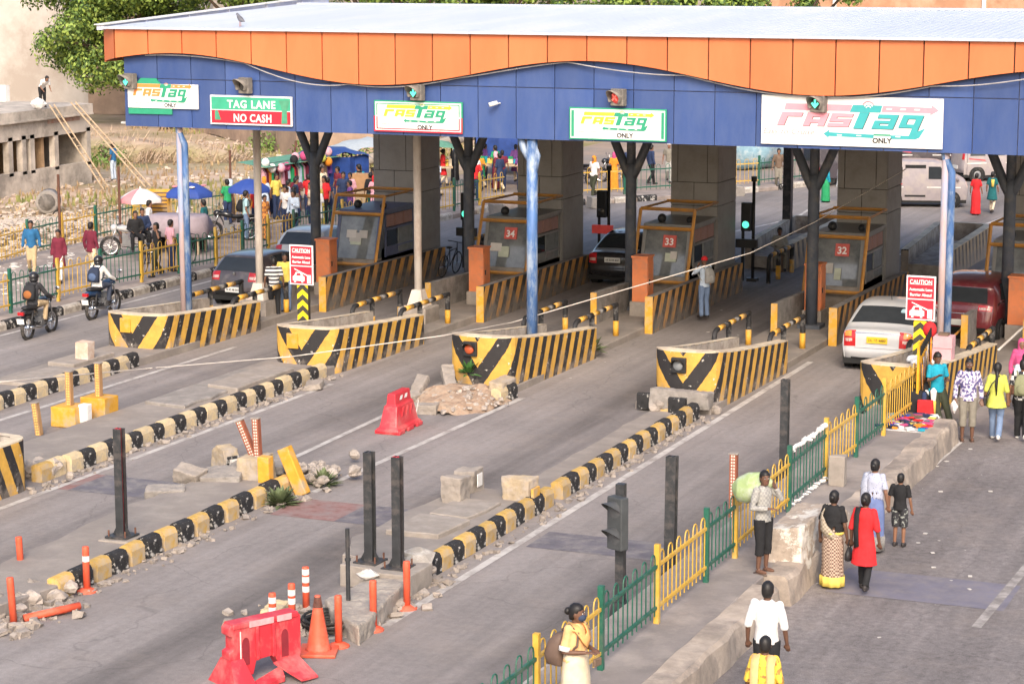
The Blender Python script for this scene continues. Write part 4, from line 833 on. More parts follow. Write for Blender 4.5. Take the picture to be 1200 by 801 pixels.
t=thing('kerb_chunk','grey overturned kerb chunk at the left of the broken island','kerb chunk',(-21.45,35.6,.15)); t.scale=(.75,.75,.75); mb=MB(); mb.box((0,0,.22),(.75,.45,.4),rx=.3,ry=.25,jit=.06); rough(mb.build('body',m_concl,t),.025,.055)
t=thing('kerb_chunk','small dark kerb chunk by the road on the left of the broken island','kerb chunk',(-21.35,34.6,.05)); mb=MB(); mb.box((0,0,.12),(.7,.3,.22),rz=.5,rx=.2,jit=.05); rough(mb.build('body',m_conc,t),.025,.055)
for k,(x,y,w,dd) in enumerate(((-20.7,36.9,1.1,.8),(-20.9,35.9,.8,.7))):
    t=thing('paving_fragment',('larger','smaller')[k]+' lifted paving fragment between the kerb chunks and the stump','paving slab',(x,y,.22)); mb=MB(); mb.box((0,0,.08),(w,dd,.14),rz=.3,rx=.1,ry=-.08,jit=.05); rough(mb.build('slab',m_conc,t),.025,.055)
# rubble heap at the nose of the third island
t=thing('rubble_heap','heap of brown earth and broken concrete before the plant-grown striped barrier','rubble',(-20.2,45.1,0))
mb=MB(); mb.smooth=False; nx,ny=22,22; rr=random.Random(4); vs=[]
for j in range(ny+1):
    for i in range(nx+1):
        u=i/nx*2-1; v=j/ny*2-1; r=max(0,1-(u*u*.9+v*v*.8)); z=.5*r**.8*(.7+.5*noise.noise(Vector((u*3,v*3,1))))+rr.uniform(-.03,.03)-.02; vs.append((u*1.05,v*1.3,z))
mb.add(vs,[(j*(nx+1)+i,j*(nx+1)+i+1,(j+1)*(nx+1)+i+1,(j+1)*(nx+1)+i) for j in range(ny) for i in range(nx)]); mb.build('earth',mat('brown_earth',(.34,.235,.165),rough=.95,var=.3,scale=5,bump=.8,bscale=15,dirt=(.33,.255,.19),damt=.42,dscale=5),t)
mb=MB(); 
for i in range(140): a=rr.uniform(0,2*PI); q=rr.uniform(.2,1.15); s=rr.uniform(.03,.1); mb.box((q*1.05*math.cos(a),q*1.3*math.sin(a),.32*(1-q*.8)+.05),(s*1.4,s,s*.7),rz=a*3,jit=s*.25)
stuff(mb,'stones',m_rubble,t)
for k,(p,d,rz,rx) in enumerate((((-.85,-.9,.18),(.9,.3,.26),1.2,.2),((-1.0,.1,.22),(.3,1.0,.22),.1,.3),((-.35,-1.35,.1),(.9,.35,.2),.25,.1),((.75,.9,.22),(.35,.9,.42),0,0),((-.6,.9,.3),(.25,1.1,.2),.5,.4))):
    mb=MB(); mb.box(p,d,rz=rz,rx=rx,jit=.05); rough(mb.build('concrete_slab',m_concl if k!=3 else m_ylst,t),.025,.055)
def stones(label,x,y,sx,sy,n,r,seed):
    t=thing('stone_pile',label,'rubble',(x,y,0)); rr=random.Random(seed)
    for i in range(n):
        s=r*rr.uniform(.5,1.2); mb=MB(); mb.rock((rr.gauss(0,sx),rr.gauss(0,sy),s*.5+rr.uniform(0,.12)),(s,s*rr.uniform(.7,1),s*.7),seed*100+i); mb.build('stone',m_rubble,t)
stones('pile of loose stones behind the yellow leaning props',-19.75,37.5,.45,.55,34,.15,1); stones('stones spilled on the near tip of the broken island, beside the fallen orange post',-20.3,28.3,.45,.6,30,.16,2); stones('rubble spilling below the black post plinths by the orange posts',-14.85,30.7,.12,.7,24,.12,3); stones('smashed concrete crumbs at the end of the cut-off striped barrier',-25.0,35.6,.45,.5,26,.17,5)
stones('crumbled concrete under the nose of the barrier with the unlit lamp',-15.35,46.1,.5,.22,22,.16,6)
t=thing('concrete_chunk','low crumbled concrete block under the nose of the lamp barrier','concrete',(-15.2,45.95,.1)); mb=MB(); mb.box((0,0,.2),(1.3,.5,.42),jit=.06); rough(mb.build('block',m_conc,t),.025,.055)
t=thing('concrete_chunk','broken pale kerb end lying by the second striped barrier','concrete',(-23.95,45.4,0)); mb=MB(); mb.box((0,0,.08),(.4,.75,.16),rz=.3,jit=.05); rough(mb.build('block',m_concl,t),.025,.055)
t=thing('concrete_chunk','white-painted broken stone between the post plinths','concrete',(-15.5,31.69,0.3)); mb=MB(); mb.rock((.55,.1,.05),(.42,.3,.17),77); mb.build('block',mat('chipped_whitewash',(.50,.47,.43),rough=.9,bump=.5,dirt=(.3,.27,.24),damt=.5,dscale=4),t)
t=thing('paper_scrap','crumpled white sheet on the broken slab beside the thin rod','litter',(-15.24,30.58,0.32)); mb=MB(); mb.rock((0,0,.05),(.2,.16,.08),78); mb.build('sheet',m_paper,t)
t=thing('cable_coil','black coil of cable at the foot of the broken slab by the cone','cable',(-15.0,28.75,0)); mb=MB(); mb.smooth=True
for k in range(6): mb.tube([((.32+.03*k%.1)*math.cos(a)+rr.uniform(-.03,.03),(.3+.02*k)*math.sin(a)+rr.uniform(-.03,.03),.05+.035*k) for a in [2*PI*i/18 for i in range(18)]],.022,5,closed=True)
mb.build('coil',m_rub,t)
t=thing('kerb_chunk','pale yellow kerb end before the broken slab behind the cone','kerb chunk',(-15.9,28.75,0)); mb=MB(); mb.box((0,0,.15),(.3,.6,.3),rz=.2,jit=.03); rough(mb.build('block',m_kpale,t),.025,.055)
# ---------------------------------------------------------------- orange flexible posts, cone, water barriers
m_flo=mat('flexible_orange',(.72,.10,.045),rough=.55,var=.12,scale=8,dirt=(.55,.16,.10),damt=.4)
def flex(label,g,h,bands=(),base=True,rx=0,ry=0):
    t=thing('flexible_post',label,'bollard',g,0,'orange flexible posts round the islands'); t.rotation_euler=(rx,ry,0)
    mb=MB(); mb.smooth=True; mb.lathe([(.055,0),(.055,h-.02),(.05,h),(.001,h+.005)],n=12); mb.build('tube',m_flo,t)
    if base: mb=MB(); mb.lathe([(.16,0),(.16,.02),(.11,.05),(.06,.07)],n=14); mb.build('base',m_flo,t)
    for z in bands: mb=MB(); mb.lathe([(.057,z),(.057,z+.09)],n=12); mb.build('reflective_band',m_white,t)
flex('orange post behind the near tip of the broken island, at the photo edge',(-21.05,29.63,0),.62,base=False,ry=-.04); flex('orange post at the near tip of the broken island beside the fallen one',(-19.48,27.18,0),.75,base=False,ry=-.05); flex('scuffed orange post standing against the black and yellow kerb',(-19.48,29.15,0),.74,(.5,)); flex('white banded orange post, farthest of the three by the broken slab',(-15.75,29.48,0),.72,(.33,.48,.6),False); flex('white banded orange post, middle one of three by the broken slab',(-15.45,28.47,0),.76,(.45,.58),False); flex('white banded orange post, right behind the red water barrier',(-15.49,27.95,0),.75,(.45,.6)); flex('scuffed orange post in front of the cable coil',(-14.51,28.14,0),.77); flex('plain orange post on the lane line corner before the broken slab',(-14.39,29.04,0),.77); flex('plain orange post below the black post pair',(-14.4,30.23,0),.76)
t=thing('flexible_post','orange post lying fallen on the near tip of the broken island','bollard',(-19.45,27.4,0.06),0,'orange flexible posts round the islands'); mb=MB(); mb.smooth=True; mb.tube([(0,0,0),(.5,.75,.05)],.06,10); mb.build('tube',m_flo,t)
t=thing('traffic_cone','tall orange traffic cone with scorched tip beside the red water barrier','traffic cone',(-14.65,27.77,0),R(20)); t.scale=(.85,.85,.9); mb=MB(); mb.smooth=True; mb.lathe([(.235,.05),(.20,.09),(.062,.86),(.05,.95),(.03,.955)],n=20); mb.build('cone_body',m_flo,t); mb=MB(); mb.box((0,0,.03),(.66,.66,.06)); mb.build('cone_base',m_flo,t,bevel=.02); mb=MB(); mb.lathe([(.086,.76),(.0665,.87),(.056,.93)],n=20); mb.build('scorched_patch',mat('scorch',(.13,.05,.035),var=.5,scale=10),t)
m_wb=mat('red_plastic',(.56,.035,.05),rough=.42,var=.1,scale=2,dirt=(.6,.16,.15),damt=.36,dscale=1.6)
def jersey(t,L,h,holes=True,wb=.5,wt=.22):
    mb=MB(); pr=[(-wb/2,0),(wb/2,0),(wb/2,.09),(wb/2-.04,.13),(wt/2+.03,.42*h),(wt/2,.48*h),(wt/2,h-.03),(wt/2-.03,h),(-wt/2+.03,h),(-wt/2,h-.03),(-wt/2,.48*h),(-wt/2-.03,.42*h),(-wb/2+.04,.13),(-wb/2,.09)]
    return mb,pr
t=thing('water_barrier','red plastic water barrier standing alone in the middle of the road','road barrier',(-20.2,42.1,0),R(2)); t.scale=(1,1.12,.84)
mb=MB(); L0=1.0; L1=.66
def fr(z,lx,ly): return [Vector((sx*lx/2,sy*ly/2,z)) for sx,sy in((-1,-1),(1,-1),(1,1),(-1,1))]
mb.loft([fr(.05,.52,1.15),fr(.14,.50,1.12),fr(.17,.40,1.04),fr(.68,.30,.78),fr(.70,.22,.74),fr(.98,.18,.70)]); mb.build('barrier_body',m_wb,t,bevel=.025)
for sy in(-1,0,1): mb=MB(); mb.box((0,sy*.42,.05),(.58,.26,.1)); mb.build('foot',m_wb,t,bevel=.015)
mb=MB()
for k in(-1,0,1): mb.box((.175,k*.2,.42),(.03,.05,.42),ry=.17)
stuff(mb,'ribs',m_wb,t)
for k in range(2): mb=MB(); mb.quad((.114,-.2+k*.22,.80),(.114,-.08+k*.22,.80),(.108,-.02+k*.22,.9),(.108,-.14+k*.22,.9)); mb.build('white_marking',m_white,t)
mb=MB(); mb.box((.20,.47,.46),(.015,.03,.36),ry=.17); mb.build('white_marking',m_white,t)
t=thing('water_barrier','broken red plastic water barrier beside the orange cone','road barrier',(-14.85,26.2,0),R(-30))
L=2.25
t.location=(-14.86,26.5,0); t.rotation_euler=(0,0,R(61)); t.scale=(.53,.74,.88)
mb=MB(); mb.prism([(-1.1,.20),(-.95,.26),(-.8,.12),(-.4,.12),(-.3,.34),(.25,.36),(.45,.14),(1.0,.16),(1.08,.3),(1.08,.93),(1.0,.98),(-1.05,.98),(-1.12,.93),(-1.12,.82),(-1.0,.78),(-1.0,.58),(-1.12,.55),(-1.12,.42),(-1.04,.40),(-1.04,.26)],-.14,.14,'XZ'); mb.build('barrier_body',m_wb,t,bevel=.03)
mb=MB(); mb.prism([(-1.02,.90),(1.0,.90),(1.0,1.0),(-1.02,1.0)],-.17,.17,'XZ'); mb.build('top_rail',m_wb,t,bevel=.03)
for x0 in (-.62,.58): 
    mb=MB(); mb.prism([(x0-.11,.30)]+[(x0+.11*math.cos(a),.64+.11*math.sin(a)) for a in [PI-PI*i/8 for i in range(9)]]+[(x0+.11,.30)],-.147,-.141,'XZ'); mb.build('forklift_slot',mat('slot_dark_red',(.22,.02,.03),rough=.6),t)
for x0 in (-.28,.22,): mb=MB(); mb.box((x0,-.16,.62),(.10,.06,.55)); mb.build('rib',m_wb,t,bevel=.02)
mb=MB(); mb.box((-.78,-.145,.62),(.03,.01,.48)); mb.build('white_marking',m_white,t)
for x0,w in ((-.15,.75),(.55,.45)): mb=MB(); mb.box((x0,-.172,.95),(w,.006,.10)); mb.build('faded_tape',mat('faded_tape',(.62,.34,.35),rough=.6,var=.2),t)
mb=MB(); mb.add([(.2,-.2,.22),(.95,-.2,.26),(1.05,-.75,.02),(.45,-.85,.05),(.2,-.14,.24),(.95,-.14,.3),(1.05,-.75,.05),(.45,-.85,.08)],[(3,2,1,0),(4,5,6,7),(0,1,5,4),(1,2,6,5),(2,3,7,6),(3,0,4,7)]); mb.build('torn_flap',m_wb,t)
mb=MB(); mb.add([(-.5,-.3,.02),(.35,-.25,.05),(.2,-.55,.02),(-.7,-.7,.02),(-.5,-.3,.06),(.35,-.25,.2),(.2,-.55,.1),(-.7,-.7,.05)],[(3,2,1,0),(4,5,6,7),(0,1,5,4),(1,2,6,5),(2,3,7,6),(3,0,4,7)]); mb.build('torn_flap',m_wb,t)
mb=MB(); mb.add([(-1.1,-.16,.42),(-.72,-.16,.42),(-.55,-.42,.02),(-1.25,-.5,.0),(-1.1,.2,.42),(-.72,.2,.42),(-.55,.42,.0),(-1.25,.5,.0)],[(3,2,1,0),(4,5,6,7),(0,1,5,4),(1,2,6,5),(2,3,7,6),(3,0,4,7)]); mb.build('flared_foot',m_wb,t)
# long drooping rope across the lanes
def cable(label,pts,r,m,sag=.0,name='cable',cat='cable'):
    mb=MB(); P=[Vector(p) for p in pts]; out=[]
    for i in range(len(P)-1):
        for k in range(8): u=k/8; q=P[i].lerp(P[i+1],u); q.z-=sag*4*u*(1-u); out.append(q)
    out.append(P[-1]); mb.smooth=True; mb.tube(out,r,6); return tag(mb.build(name,m),label,cat)
m_wire=mat('white_wire',(.62,.56,.5),rough=.6,var=.1)
cable('long white overhead wire crossing the lanes up to a grey column',[(-24,44.37,0.91),(-20.5,45.08,1.51),(-21.29,50.9,0.86),(-16.09,54,2.48),(-15.15,56.6,3.01),(-14.05,62.1,3.93)],.013,m_wire)
cable('thin grey wire lying across the left islands',[(-27.5,38.23,1.17),(-28.8,46.29,-0.02),(-24,44.37,0.91)],.014,m_wire)
cable('orange boom rope between the rails at the right edge',[(-11.2,54.56,0.45),(-10.9,58.96,0.86)],.03,m_fr)
cable('pale rope tied to the rail right of the dark red car',[(-9.6,52.7,0.66),(-9.5,55.48,0.8)],.03,m_wire)
# ================================================================ hooped railings
def hoop(h,w=.19):
    mb=MB(); mb.smooth=True; n=5; pts=[(0,-w/2,.12),(0,-w/2,h-w/2)]+[(0,-w/2*math.cos(PI*i/n),h-w/2+w/2*math.sin(PI*i/n)) for i in range(1,n)]+[(0,w/2,h-w/2),(0,w/2,.12)]
    mb.tube(pts,.0115,5,cap=False); return mb
hoops={}
def fence(label,pts,first,group,z=0,h=1.12,hstep=.37,cols=None,maxp=2.3):
    """pts: list of (x,y); panels between consecutive points alternate green and yellow; hoops are parts"""
    t=thing('railing',label,'railing',(pts[0][0],pts[0][1],z),0,group); o=Vector((pts[0][0],pts[0][1],0)); P=[]
    for a,b in zip(pts[:-1],pts[1:]):
        a=Vector(a).to_3d(); b=Vector(b).to_3d(); n=max(1,round((b-a).length/maxp))
        for i in range(n): P.append(a+(b-a)*i/n)
    P.append(Vector(pts[-1]).to_3d()); c=first
    for ht in (h,):
        for key,m in (('g',m_grn),('y',m_fyel)):
            if (key,ht) not in hoops: hoops[(key,ht)]=hoop(ht).mesh('hoop',m)
    for i in range(len(P)-1):
        a=P[i]-o; b=P[i+1]-o; d=b-a; L=d.length; rz=math.atan2(d.y,d.x)-PI/2; u=d.normalized(); m=m_grn if c=='g' else m_fyel
        mb=MB(); mb.box((a.x,a.y,(h+.12)/2),(.078,.078,h+.12),rz=rz); mb.build('post',m,t)
        for zz in (.24,h-.2): mid=(a+b)/2; mb=MB(); mb.box((mid.x,mid.y,zz),(.04,L-.08,.045),rz=rz); mb.build('rail',m,t)
        n=max(2,int(L/hstep)); 
        for k in range(n):
            p=a+u*(L*(k+.5)/n); q=bpy.data.objects.new('hoop',hoops[(c,h)]); C.objects.link(q); q.parent=t; q.location=(p.x,p.y,0); q.rotation_euler=(0,0,rz)
        c='y' if c=='g' else 'g'
    return t
fr_=fence('green and yellow hooped railing along the edge of the near pavement',[(-10.13,22.7),(-10.13,25.0),(-10.13,27.3),(-10.13,29.6),(-10.13,31.9),(-10.13,33.4),(-10.15,36.6),(-10.17,39.1),(-10.13,41.2),(-10.1,43.3),(-10.05,45.9)],'g','hooped railings',.45,1.05,maxp=9,hstep=.36)
tag(fr_,'green and yellow hooped railing along the near pavement where the masked woman stands')
mb=MB(); rr=random.Random(2)
for i in range(22): y=36.75+i*.108; mb.rock((0,y-36.6,1.05+rr.uniform(-.03,.04)),(.03,.075,.03+rr.uniform(0,.02)),i)
for i in range(22): mb.rock((.03,(i)*.108+.1,.10+rr.uniform(-.03,.03)),(.022,.075,.02),i+50)
t=tag(mb.build('cloth_wrap',m_white,loc=(-10.15,36.6,.45)),'white cloth strip tied along the top of one green railing panel','cloth')
fn_=fence('front green and yellow hooped railing along the far footpath kerb, behind the motorcycles',[(-36.3,42.5),(-36.3,47),(-36.3,51.1),(-36.3,53.4),(-36.3,55.6),(-36.1,57.5),(-36.0,59.5),(-35.8,61.4),(-35.9,65.0),(-35.8,66.6),(-35.7,70),(-35.6,74)],'g','hooped railings',.15,1.12)
ff_=fence('rear green and yellow hooped railing between the far footpath and the dry field',[(-42.2,50),(-42.2,54.4),(-42.2,58.8),(-42.5,60.9),(-42.6,63),(-42.7,65.2),(-42.7,67.6),(-42.2,70),(-41.7,72.3),(-41.5,74.6),(-41.2,79)],'y','hooped railings',.15,1.12)
fb_=fence('yellow railing segment beside the crowded street market beyond the blue framed booth',[(-35.2,76),(-35.0,78),(-34.9,80.2),(-34.6,82)],'y','hooped railings',.15,1.15,hstep=.42)
fb2=fence('farthest green and yellow hooped railing curving past the parked vans',[(-33.2,83.8),(-31.0,86.0),(-29.0,88.6),(-26.9,91.3),(-25.4,94.2),(-23.9,98)],'y','hooped railings',.15,1.15,hstep=.42)
# lone concrete block on the pavement and cloth rail of the pavement vendor
t=thing('kerb_stone','pale upright concrete block on the near pavement by the yellow railing','concrete block',(-9.87,38.85,0.45)); mb=MB(); mb.box((0,0,.27),(.30,.26,.55),jit=.02,top=.93); mb.build('block',m_concl,t,bevel=.02)
# ================================================================ vehicles
m_tyre=m_rub; m_alloy=mat('alloy_rim',(.32,.32,.33),rough=.35,metal=.6,var=.1,dirt=(.2,.18,.16),damt=.3); m_tail=mat('tail_light_red',(.42,.015,.02),rough=.2,coat=.5); m_tailw=mat('tail_light_clear',(.55,.42,.38),rough=.2,coat=.5); m_amb=mat('tail_light_amber',(.70,.25,.04),rough=.2,coat=.5); m_plw=mat('plate_white',(.72,.71,.68),rough=.5,var=.05); m_ply=mat('plate_yellow',(.80,.48,.03),rough=.5,var=.05); m_under=mat('under_body',(.018,.018,.018),rough=.9)
def interp(pts,y):
    for (a,za),(b,zb) in zip(pts[:-1],pts[1:]):
        if a<=y<=b: f=(y-a)/(b-a) if b>a else 0; return za+(zb-za)*f
    return pts[-1][1] if y>pts[-1][0] else pts[0][1]
def smooth_profile(pts,n=6):
    """Catmull-Rom through (y,z)"""
    out=[]; P=[Vector(p) for p in pts]
    for i in range(len(P)-1):
        p0=P[max(i-1,0)];p1=P[i];p2=P[i+1];p3=P[min(i+2,len(P)-1)]
        for k in range(n):
            t=k/n; out.append(.5*((2*p1)+(-p0+p2)*t+(2*p0-5*p1+4*p2-p3)*t*t+(-p0+3*p1-3*p2+p3)*t**3))
    out.append(P[-1]); return out
def car(name,label,cat,loc,rz,W,prof,belt,paint,marks,axles,wr=.31,sill=.27,tumble=.24,group=None,taper=.10,win=(),plate=m_plw,plate_z=.72,ptxt='',strip=None):
    """prof: centre-line outline from the rear bumper foot over the roof to the front bumper foot, y forward; marks = dict of s-ranges on that outline"""
    t=thing(name,label,cat,loc,rz,group); pr=smooth_profile(prof,5); L=prof[-1][0]; H=max(p.y for p in pr); n=len(pr)
    def hw(y,z):
        f=max(0,(z-belt)/(H-belt)); w=W/2*(1-tumble*f**1.15)
        d=min(y+.05,L-y+.05); w*=1-taper*max(0,1-d/.75)**2
        if z<belt: w*=1-.045*max(0,(belt-z-.3))/.4
        return w
    def shell(s,u,off=0):
        i=max(0,min(n-2,int(s))); f=s-i; p=pr[i].lerp(pr[i+1],f); d=(pr[i+1]-pr[i]).normalized(); nn=Vector((-d.y,d.x)); au=abs(u)
        crown=.035*(au**2.5); e=.05*max(0,(au-.82)/.18)**2
        q=p-nn*(crown+e)*1+nn*off
        return Vector((hw(p.x,p.y)*u,q.x,q.y))
    us=[-1,-.96,-.88,-.7,-.35,0,.35,.7,.88,.96,1]
    mb=MB(); mb.smooth=True; vs=[shell(i,u) for i in range(n) for u in us]; m_=len(us)
    mb.add(vs,[(i*m_+k,i*m_+k+1,(i+1)*m_+k+1,(i+1)*m_+k) for i in range(n-1) for k in range(m_-1)])
    # flanks: columns of points from the sill up to the outline
    rows=9
    for s in(-1,1):
        vs=[];cols=[]
        for i in range(n):
            y=shell(i,s).y; zt=shell(i,s).z; zb=min(sill,zt)
            for r in range(rows):
                z=zb+(zt-zb)*r/(rows-1); bul=.02*math.sin(PI*min(1,max(0,(z-sill)/(belt-sill)))) if z<belt else 0
                vs.append((s*(hw(y,z)+bul if r<rows-1 else hw(pr[i].x,pr[i].y)),y,z))
        fs=[]
        for i in range(n-1):
            for r in range(rows-1):
                f=(i*rows+r,(i+1)*rows+r,(i+1)*rows+r+1,i*rows+r+1); fs.append(f if s>0 else f[::-1])
        mb.add(vs,fs)
    mb.build('body',paint,t)
    mb=MB(); mb.box((0,L/2,sill*.9),(W*.93,L*.96,sill*.5)); mb.build('underbody',m_under,t)
    def patch(nm,m,s0,s1,u0,u1,off=.008,k=5,par=t,slant=0):
        q=MB(); q.smooth=True; vs=[]
        for i in range(k+1):
            for j in range(k+1):
                ss=s0+(s1-s0)*i/k; ff=j/k; a=u0+slant*(i/k); b=u1-slant*(i/k) if (u0<0<u1) else u1; vs.append(shell(ss,a+(b-a)*ff,off))
        q.add(vs,[(i*(k+1)+j,i*(k+1)+j+1,(i+1)*(k+1)+j+1,(i+1)*(k+1)+j) for i in range(k) for j in range(k)]); return q.build(nm,m,par)
    for nm,m,s0,s1,u0,u1,sl in marks: patch(nm,m,s0,s1,u0,u1,slant=sl)
    # side panes: lists of (y,z)
    for s in(-1,1):
        for nm,m,poly in win:
            q=MB(); vs=[(s*(hw(y,z)+.012+(.02*math.sin(PI*min(1,max(0,(z-sill)/(belt-sill)))) if z<belt else 0)),y,z) for y,z in poly]; q.add(vs,[tuple(range(len(vs))) if s>0 else tuple(range(len(vs)-1,-1,-1))]); q.build(nm,m,t)
        for ay in axles:
            x=s*(W/2-.09)
            q=MB(); q.lathe([(wr+.06,-.1*s),(wr+.06,.11*s),(wr-.02,.115*s)],(s*(W/2-.105),ay,wr),20,'X'); q.build('wheel_arch',m_under,t)
            q=MB(); q.smooth=True; q.lathe([(wr*.55,-.1),(wr*.92,-.1),(wr,-.07),(wr,.07),(wr*.92,.1),(wr*.62,.1),(wr*.60,.07)] if s>0 else [(wr*.60,-.07),(wr*.62,-.1),(wr*.92,-.1),(wr,-.07),(wr,.07),(wr*.92,.1),(wr*.55,.1)],(x+.035*s,ay,wr),20,'X'); w=q.build('wheel',m_tyre,t)
            q=MB(); q.lathe([(wr*.62,.0),(wr*.55,.02*s),(wr*.2,.035*s),(.001,.045*s)],(x+.09*s,ay,wr),16,'X'); q.build('rim',m_alloy,w)
        ym=[y for nm,m,p in win for y,z in p]
        if ym: q=MB(); q.ell((s*(W/2+.09),max(ym)-.12,belt+.06),(.11,.06,.075)); q.build('mirror',paint,t)
    # number plate on the rear
    if plate:
        y0=min((shell(i,0).y for i in range(n) if abs(shell(i,0).z-plate_z)<.16),default=0)
        q=MB(); q.box((0,y0-.015,plate_z),(.50,.02,.15)); pl=q.build('number_plate',plate,t); 
        if ptxt: text(ptxt,.085,m_sk,pl,(0,y0-.03,plate_z-.03),width=.42)
    t['_shell']=0; del t['_shell']
    t_sh=shell; return t,shell,hw
def bumper_strip(t,W,y,z,h,m): mb=MB(); mb.box((0,y,z),(W,.06,h)); mb.build('bumper_trim',m,t,bevel=.02)
def fstr(*a): return a
m_car_w=mat('silver_white_paint',(.48,.48,.485),rough=.28,var=.03,coat=.6,dirt=(.55,.53,.5),damt=.3); m_car_g=mat('dark_grey_paint',(.075,.064,.072),rough=.28,var=.08,coat=.6,dirt=(.16,.14,.13),damt=.3); m_car_r=mat('maroon_paint',(.15,.022,.028),rough=.28,var=.08,coat=.6,dirt=(.2,.1,.09),damt=.3); m_car_b=mat('black_paint_car',(.022,.022,.025),rough=.22,var=.1,coat=.6); m_van=mat('dusty_silver_paint',(.33,.29,.30),rough=.4,var=.08,coat=.3,dirt=(.38,.33,.3),damt=.4)
# profile index notes: smooth_profile gives 5 steps per segment
SED=[(0.10,.25),(0.0,.45),(0.03,.62),(0.10,.98),(.50,1.08),(1.25,1.47),(2.0,1.53),(2.75,1.42),(3.45,1.02),(4.1,.88),(4.28,.62),(4.25,.25)]
car_w,sh,hw=car('white_sedan','silver white sedan with yellow number plate queuing beside the pavement railing','car',(-12.40,52.2,0),R(1),1.78,SED,.95,m_car_w,
 [('rear_window',m_glass,20.6,24.4,-.9,.9,.07),('windscreen',m_glass,35.5,39.5,-.86,.86,.05),('tail_light',m_tail,9.8,15.4,-1,-.64,0),('tail_light',m_tail,9.8,15.4,.64,1,0),('tail_lens',m_amb,13,15,-.96,-.76,0),('tail_lens',m_amb,13,15,.76,.96,0),('tail_lens',m_tailw,11.4,12.4,-.95,-.74,0),('tail_lens',m_tailw,11.4,12.4,.74,.95,0),('chrome_strip',m_chrome,14.0,14.5,-.66,.66,0),('boot_gap',m_under,9.0,9.15,-.68,.68,0),('bumper_gap',m_under,.8,2.6,-.8,.8,0)],(.78,3.38),.30,
 win=(('side_window',m_glass,[(1.0,1.0),(1.75,1.0),(1.75,1.38),(1.45,1.37)]),('side_window',m_glass,[(1.82,1.0),(2.95,1.0),(2.6,1.36),(1.82,1.39)])),plate=m_ply,plate_z=.78,ptxt='DL 1Z 4880',tumble=.19)
mb=MB(); mb.cyl((0,1.62,1.5),(0,1.5,1.75),.008,n=5); mb.ell((0,1.62,1.505),(.03,.05,.02)); mb.build('aerial',m_blackp,car_w)
mb=MB(); mb.ell((0,1.05,1.22),(.10,.02,.035)); mb.build('brake_lamp',m_tail,car_w); mb=MB(); mb.lathe([(.085,0),(.001,-.004)],(.45,.95,1.345),14,'Y'); stk=mb.build('round_sticker',mat('pale_blue_sticker',(.35,.5,.55)),car_w)
mb=MB(); mb.box((.55,1.9,1.50),(.3,.35,.012)); mb.build('roof_paper',m_white,car_w)
HAT=[(0.12,.25),(0.0,.45),(0.02,.68),(0.12,.98),(.42,1.30),(.62,1.42),(1.4,1.47),(2.1,1.41),(2.95,1.06),(3.55,.92),(3.78,.62),(3.75,.25)]
car_h,sh,hw=car('hatchback','dark grey hatchback stopped by the leftmost lane rails','car',(-31.65,55.2,0),R(-3),1.66,HAT,.96,m_car_g,
 [('rear_window',m_glass,15.4,21.6,-.84,.84,.03),('windscreen',m_glass,35.5,39.5,-.86,.86,.05),('tail_light',m_tail,11.2,15.2,-1,-.62,0),('tail_light',m_tail,11.2,15.2,.62,1,0),('tail_lens',m_tailw,12.2,13.4,-.95,-.66,0),('tail_lens',m_tailw,12.2,13.4,.66,.95,0),('lower_bumper',m_under,1,5.2,-.86,.86,0),('spoiler',m_car_g,22.0,24.0,-.86,.86,0)],(.62,3.05),.29,
 win=(('side_window',m_glass,[(.75,1.02),(1.55,1.0),(1.55,1.40),(.95,1.36)]),('side_window',m_glass,[(1.62,1.0),(2.6,1.0),(2.15,1.36),(1.62,1.40)])),plate=m_plw,plate_z=.50,ptxt='DL 3C AB 2651')
mb=MB(); mb.lathe([(.055,0),(.05,-.02),(.001,-.025)],(0,.06,.95),14,'Y'); mb.build('badge',m_chrome,car_h)
SUV=[(0.12,.30),(0.0,.52),(0.03,.80),(0.10,1.08),(.30,1.40),(.48,1.60),(1.5,1.72),(2.4,1.62),(3.1,1.20),(3.8,1.05),(4.05,.75),(4.0,.30)]
car_s,sh,hw=car('suv','dark red SUV with black side, ahead of the right hand blue pole','car',(-11.35,56.6,0),R(-6),1.78,SUV,1.08,m_car_r,
 [('rear_window',m_glass,15.6,21.8,-.84,.84,.03),('windscreen',m_glass,35.5,39.5,-.86,.86,.05),('tail_light',m_tail,12.4,15.0,-1,-.58,0),('tail_light',m_tail,12.4,15.0,.58,1,0),('tail_lens',m_tailw,13.0,14.0,-.95,-.62,0),('tail_lens',m_tailw,13,14,.62,.95,0),('chrome_strip',m_chrome,10.6,11.0,-.5,.5,0),('lower_bumper',m_under,1,4.6,-.88,.88,0)],(.70,3.25),.34,
 win=(('side_window',m_glass,[(.7,1.14),(1.6,1.12),(1.6,1.56),(.9,1.54)]),('side_window',m_glass,[(1.68,1.12),(2.8,1.12),(2.4,1.5),(1.68,1.56)]),('door_panel',m_car_b,[(.45,.40),(3.3,.40),(3.3,1.08),(.45,1.10)])),plate=m_plw,plate_z=.62,tumble=.2)
